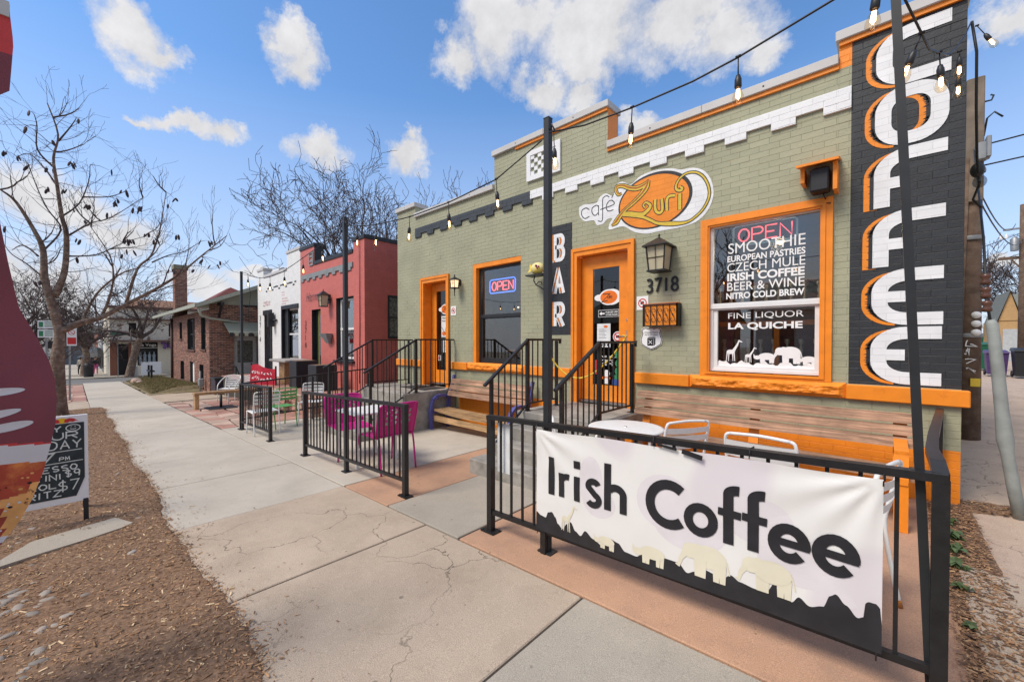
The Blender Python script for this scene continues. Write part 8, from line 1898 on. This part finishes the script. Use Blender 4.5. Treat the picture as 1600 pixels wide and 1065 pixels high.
build(MB().tube([(1.0, 9.1, 5.0), (1.09, 9.1, 5.0), (1.11, 9.1, 5.06), (1.08, 9.1, 5.08)], .012, 6).tube([(1.02, 9.1, 4.5), (1.05, 9.1, 4.75), (1.12, 9.1, 4.82), (1.2, 9.1, 4.72)], .012, 6), 'hook', m_drk, up)
for k, z in enumerate((1.62, 1.75, 1.88)): build(MB().ball((.97, 9.05, z), .055, .05, .05, 10, 8), 'insulator', m_vinyl, up)
build(MB().bbox(.92, 1.02, 9.03, 9.06, .82, .94, .003), 'yellow_tag', m_yprint, up)
mb = MB(); random.seed(8)
for z in (.0, .12, .24, .40): ribbon(mb, [(.90 + random.uniform(-.04, .08), 1.45 - z + random.uniform(-.06, .06)) for _ in range(6)], .012, lambda a, b, h=0: (a, 9.045 - h, b))
build(mb, 'chalk_scrawl', m_vinyl, up)
for z in (1.55, 3.0, 4.0): build(MB().lathe((.9, 9.2, z), [(.16, 0), (.165, .03), (.16, .06)], 16), 'strap', MATS['galvanised_post'], up)
gw = thing('guy_wire', 'guy wire with brown strain insulators and a pale pipe guard beside the alley', 'guy wire', (.80, 5.35, .03))
m_pipe = mat('weathered_pale_pipe', (.25, .27, .255), .65, var=.2, vscale=7, bump=.6, bscale=40, col2=(.22, .17, .10), c2scale=7, c2lo=.60, c2hi=.68)
build(MB().tube([(.835, 5.35, .0), (.80, 5.36, .25), (.76, 5.36, .55), (.75, 5.37, .65), (.73, 5.38, .9), (.70, 5.38, 1.3), (.67, 5.39, 1.64), (.66, 5.39, 1.68)], [.040, .041, .040, .052, .042, .040, .038, .022], 14), 'guard_pipe', m_pipe, gw)
build(MB().tube([(.66, 5.39, 1.66), (.64, 5.42, 1.85), (.635, 5.45, 2.05), (.66, 5.8, 2.45), (.93, 9.1, 4.35)], .010, 6), 'wire', m_drk, gw)
m_pors = mat('brown_porcelain', (.10, .045, .03), .3)
for z, y, x in ((1.80, 5.42, .642), (1.92, 5.44, .638), (2.04, 5.46, .637)): build(MB().lathe((x, y, z), [(.012, -.05), (.032, -.045), (.036, -.02), (.022, 0), (.036, .02), (.032, .045), (.012, .05)], 12), 'insulator', m_pors, gw)
t = thing('far_utility_pole', 'brown timber utility pole with a crossarm at the right edge', 'utility pole', (4.35, 28, .1))
build(MB().tube([(4.36, 28, 0), (4.33, 28, 7.4)], [.16, .12], 12), 'pole', m_tim, t); build(MB().beam((3.62, 28, 5.12), (5.2, 28, 5.12), .1, .12).beam((4.0, 28, 5.05), (4.3, 28, 4.6), .05), 'crossarm', m_tim, t)
build(MB().lathe((4.05, 27.8, 5.7), [(.12, -.3), (.14, .2), (.05, .3)], 12), 'transformer', MATS['galvanised_post'], t); build(MB().box(3.75, 4.3, 27.95, 28.05, 6.35, 6.42), 'bracket', MATS['galvanised_post'], t)
for x in (3.7, 3.85): build(MB().lathe((x, 28, 6.0), [(.05, 0), (.06, .1), (.03, .2)], 8), 'insulator', m_vinyl, t)
def wires(label, spans, r=.012):
    t = thing('overhead_wires', label, 'wires', spans[0][0])
    for a, b, s_ in spans: build(MB().tube(sag(a, b, s_, 12), r, 4), 'wire', m_cable, t)
wires('overhead wires crossing the sky beside the utility pole', [((1.0, 9.2, 4.4), (9.0, 16, 7.6), .15), ((1.0, 9.2, 4.1), (9.0, 16, 6.9), .15), ((.95, 9.2, 3.9), (4.1, 28, 6.6), .5), ((.95, 9.2, 3.75), (4.3, 28, 5.9), .5)], .012)
wires('thin service wires near the far utility pole', [((4.3, 28, 6.2), (-8, 60, 6.5), .6), ((4.3, 28, 5.3), (-8, 60, 6.0), .6), ((4.3, 28, 6.9), (12, 22, 8.0), .3)], .015)
# garages
m_och = mat('ochre_stucco', (.45, .28, .13), .85, var=.08)
gar = thing('garage_building', 'ochre stucco garages with twin steep gables beyond the alley', 'garage', (7.5, 45, .1))
build(MB().box(5.75, 12, 44, 50, .0, 2.9), 'wall', m_och, gar)
def gable(x0, x1, z0, zt, y): build(MB().add([(x0, y, z0), (x1, y, z0), ((x0 + x1) / 2, y, zt), (x0, y + 5, z0), (x1, y + 5, z0), ((x0 + x1) / 2, y + 5, zt)], [(0, 1, 2), (5, 4, 3), (0, 3, 4, 1)]), 'gable', m_och, gar); build(MB().add([(x0 - .1, y - .15, z0 - .1), ((x0 + x1) / 2, y - .15, zt + .08), ((x0 + x1) / 2, y + 5, zt + .08), (x0 - .1, y + 5, z0 - .1), (x1 + .1, y - .15, z0 - .1), (x1 + .1, y + 5, z0 - .1)], [(0, 1, 2, 3), (1, 4, 5, 2)]), 'roof', m_shing, gar)
gable(5.75, 6.75, 2.9, 4.9, 43.95); gable(7.2, 8.2, 3.1, 5.0, 43.95)
build(MB().add([(5.6, 44.5, 2.9), (12.2, 44.5, 2.9), (12.2, 48, 5.0), (6.6, 48, 5.0)], [(0, 1, 2, 3)]), 'roof', m_shing, gar); build(MB().box(7.6, 8.3, 47, 47.8, 4.6, 5.9), 'chimney', m_bb[3], gar)
for x0, x1 in ((5.95, 6.65), (6.95, 8.0)): build(MB().box(x0, x1, 43.93, 44.0, .05, 2.3), 'garage_door', mat('grey_garage_door', (.42, .44, .45), .6), gar)
t = thing('far_house', 'white house with a grey roof at the left of the far garages', 'house', (3.6, 50, .1)); build(MB().box(1.5, 5.4, 50, 55, 0, 2.6), 'wall', m_wb, t); build(MB().add([(1.2, 49.6, 2.5), (5.7, 49.6, 2.5), (5.7, 52.5, 4.6), (1.2, 52.5, 4.6), (1.2, 55.4, 2.5), (5.7, 55.4, 2.5)], [(0, 1, 2, 3), (3, 2, 5, 4)]), 'roof', m_shing, t)
for x in (3.4, 4.5): build(MB().box(x, x + .6, 49.95, 50, .6, 2.0), 'window', m_blk, t)
def bin_(label, x, y, m, s=1.0, grp=None):
    t = thing('wheelie_bin', label, 'bin', (x, y, gz(x))); z = gz(x)
    a, b_ = .27 * s, .33 * s; H = 1.0 * s
    build(MB().add([(x - a, y - a, z + .06), (x + a, y - a, z + .06), (x + a, y + a, z + .06), (x - a, y + a, z + .06), (x - b_, y - b_, z + H), (x + b_, y - b_, z + H), (x + b_, y + b_, z + H), (x - b_, y + b_, z + H)], [(0, 3, 2, 1), (0, 1, 5, 4), (1, 2, 6, 5), (2, 3, 7, 6), (3, 0, 4, 7)]), 'body', m, t)
    build(MB().add([(x - b_ - .03, y - b_ - .04, z + H), (x + b_ + .03, y - b_ - .04, z + H), (x + b_ + .03, y + b_ + .05, z + H), (x - b_ - .03, y + b_ + .05, z + H), (x - b_, y - b_, z + H + .05), (x + b_, y - b_, z + H + .05), (x + b_, y + b_ + .05, z + H + .12), (x - b_, y + b_ + .05, z + H + .12)], [(0, 3, 2, 1), (4, 5, 6, 7), (0, 1, 5, 4), (1, 2, 6, 5), (2, 3, 7, 6), (3, 0, 4, 7)]), 'lid', m, t)
    for q in (-1, 1): build(MB().tube([(x + q * a, y + a, z + .12), (x + q * (a + .05), y + a, z + .12)], .12, 10), 'wheel', m_blk, t)
m_bkp = mat('black_bin_plastic', (.015, .016, .018), .45); m_grp = mat('green_bin_plastic', (.01, .10, .055), .45); m_pup = mat('purple_bin_plastic', (.07, .035, .13), .45)
bin_('black wheeled bin at the right edge of the alley, nearest', 3.85, 24.2, m_bkp, 1.0); bin_('black wheeled bin behind the nearest bin', 4.6, 25.2, m_bkp, 1.0); bin_('purple wheeled bin beside the black bins', 3.22, 25.0, m_pup, .9)
bin_('green dumpster bin beyond the leaning pipe', 3.2, 33, m_grp, 1.7); bin_('black bin left of the green dumpster bin', 2.55, 32, m_bkp, 1.2); bin_('dark green bin just right of the leaning pipe', 3.5, 29.5, m_grp, 1.2)
# weeds in the dirt strip
m_leaf = mat('weed_leaf', (.07, .11, .04), .6, var=.3, vscale=20)
def weed(x, y, n, s, label):
    mb = MB(); z = gz(x) + .01
    for k in range(n):
        a = random.random() * 2 * PI; r = random.uniform(.2, 1) * s; h = random.uniform(.2, .7) * s; w = random.uniform(.012, .028)
        c, sn = math.cos(a), math.sin(a); cx, cy = x + c * r * .25, y + sn * r * .25; ex, ey_ = x + c * r, y + sn * r; nx_, ny_ = -sn * w, c * w
        mx_, my_, mz = (cx + ex) / 2, (cy + ey_) / 2, z + h
        mb.add([(cx, cy, z), (mx_ + nx_, my_ + ny_, mz), (ex, ey_, z + h * .6), (mx_ - nx_, my_ - ny_, mz)], [(0, 1, 2, 3)])
    o = build(mb, 'weed', m_leaf); tag(o, label, 'weed', 'weeds growing in the dirt strip')
W = ['furthest back, right by the wall corner, green', 'largest leafy green, next to the furthest', 'third from the back, leafy green', 'middle leafy green, fourth from the back,', 'small sparse green, fifth from the back,', 'tiny green, sixth from the back,', 'tiny green, second nearest,', 'nearest and smallest green']
for i, (x, y, n, s) in enumerate(((.37, 4.75, 26, .09), (.36, 4.45, 34, .11), (.35, 4.15, 30, .10), (.34, 3.9, 22, .09), (.35, 3.55, 14, .07), (.34, 3.1, 10, .06), (.36, 2.6, 10, .06), (.33, 2.25, 8, .05))): weed(x, y, n, s, '%s weed in the dirt strip' % W[i])
# ------------------------------------------------------------------ across the street (seen in the window glass)
def opp(x0, x1, z, m, label):
    t = thing('house_across_the_street', label, 'house', ((x0 + x1) / 2, -19, 0)); build(MB().box(x0, x1, -27, -18, -1, z), 'wall', m, t)
    build(MB().add([(x0 - .4, -17.5, z - .1), (x1 + .4, -17.5, z - .1), (x1 + .4, -22.5, z + 2.2), (x0 - .4, -22.5, z + 2.2), (x0 - .4, -27.5, z - .1), (x1 + .4, -27.5, z - .1)], [(0, 1, 2, 3), (3, 2, 5, 4)]), 'roof', m_shing, t)
    for k in range(3): a = x0 + (x1 - x0) * (k + .3) / 3; build(MB().box(a, a + 1.1, -18.05, -17.95, .8, 2.3), 'window', m_blk, t)
opp(-19, -9, 3.0, m_bb[1], 'brick house across the street, facing the magenta chairs'); opp(-6, 3, 3.4, m_cream2, 'cream house across the street, facing the cafe'); opp(6, 16, 3.0, m_bb[0], 'dark brick house across the street, by the alley')
bare_tree('bare tree across the street between the houses', (-7.5, -15, -.3), 8, .22, 71, depth=4, cnt=2, minr=.02, group='bare trees across the street'); bare_tree('bare tree across the street in front of the cream house', (1.5, -15, 0), 8, .22, 72, depth=4, cnt=2, minr=.02, group='bare trees across the street')

# the lit pendants inside light the room a little
for k_, (x, z) in enumerate(((-5.4, 2.9), (-3.1, 2.9), (-1.1, 2.9))):
    t = thing('pendant_lamp', ['glowing pendant lamp inside the black framed window', 'glowing pendant lamp inside the door marked 3718', 'glowing pendant lamp inside the menu window'][k_], 'lamp', (x, WY + 1.3, z), group='pendant lamps in the cafe')
    build(MB().ball((x, WY + 1.3, z), .06), 'globe', emis('warm_bulb', (1, .62, .3), 6), t); build(MB().tube([(x, WY + 1.3, z + .05), (x, WY + 1.3, 3.6)], .006, 5), 'cord', m_cable, t)
    l = bpy.data.lights.new('pendant_light', 'POINT'); l.energy = 22; l.color = (1, .75, .5); l.shadow_soft_size = .07
    lo_ = bpy.data.objects.new('pendant_light', l); COL.objects.link(lo_); lo_.location = (x, WY + 1.05, z - .12)
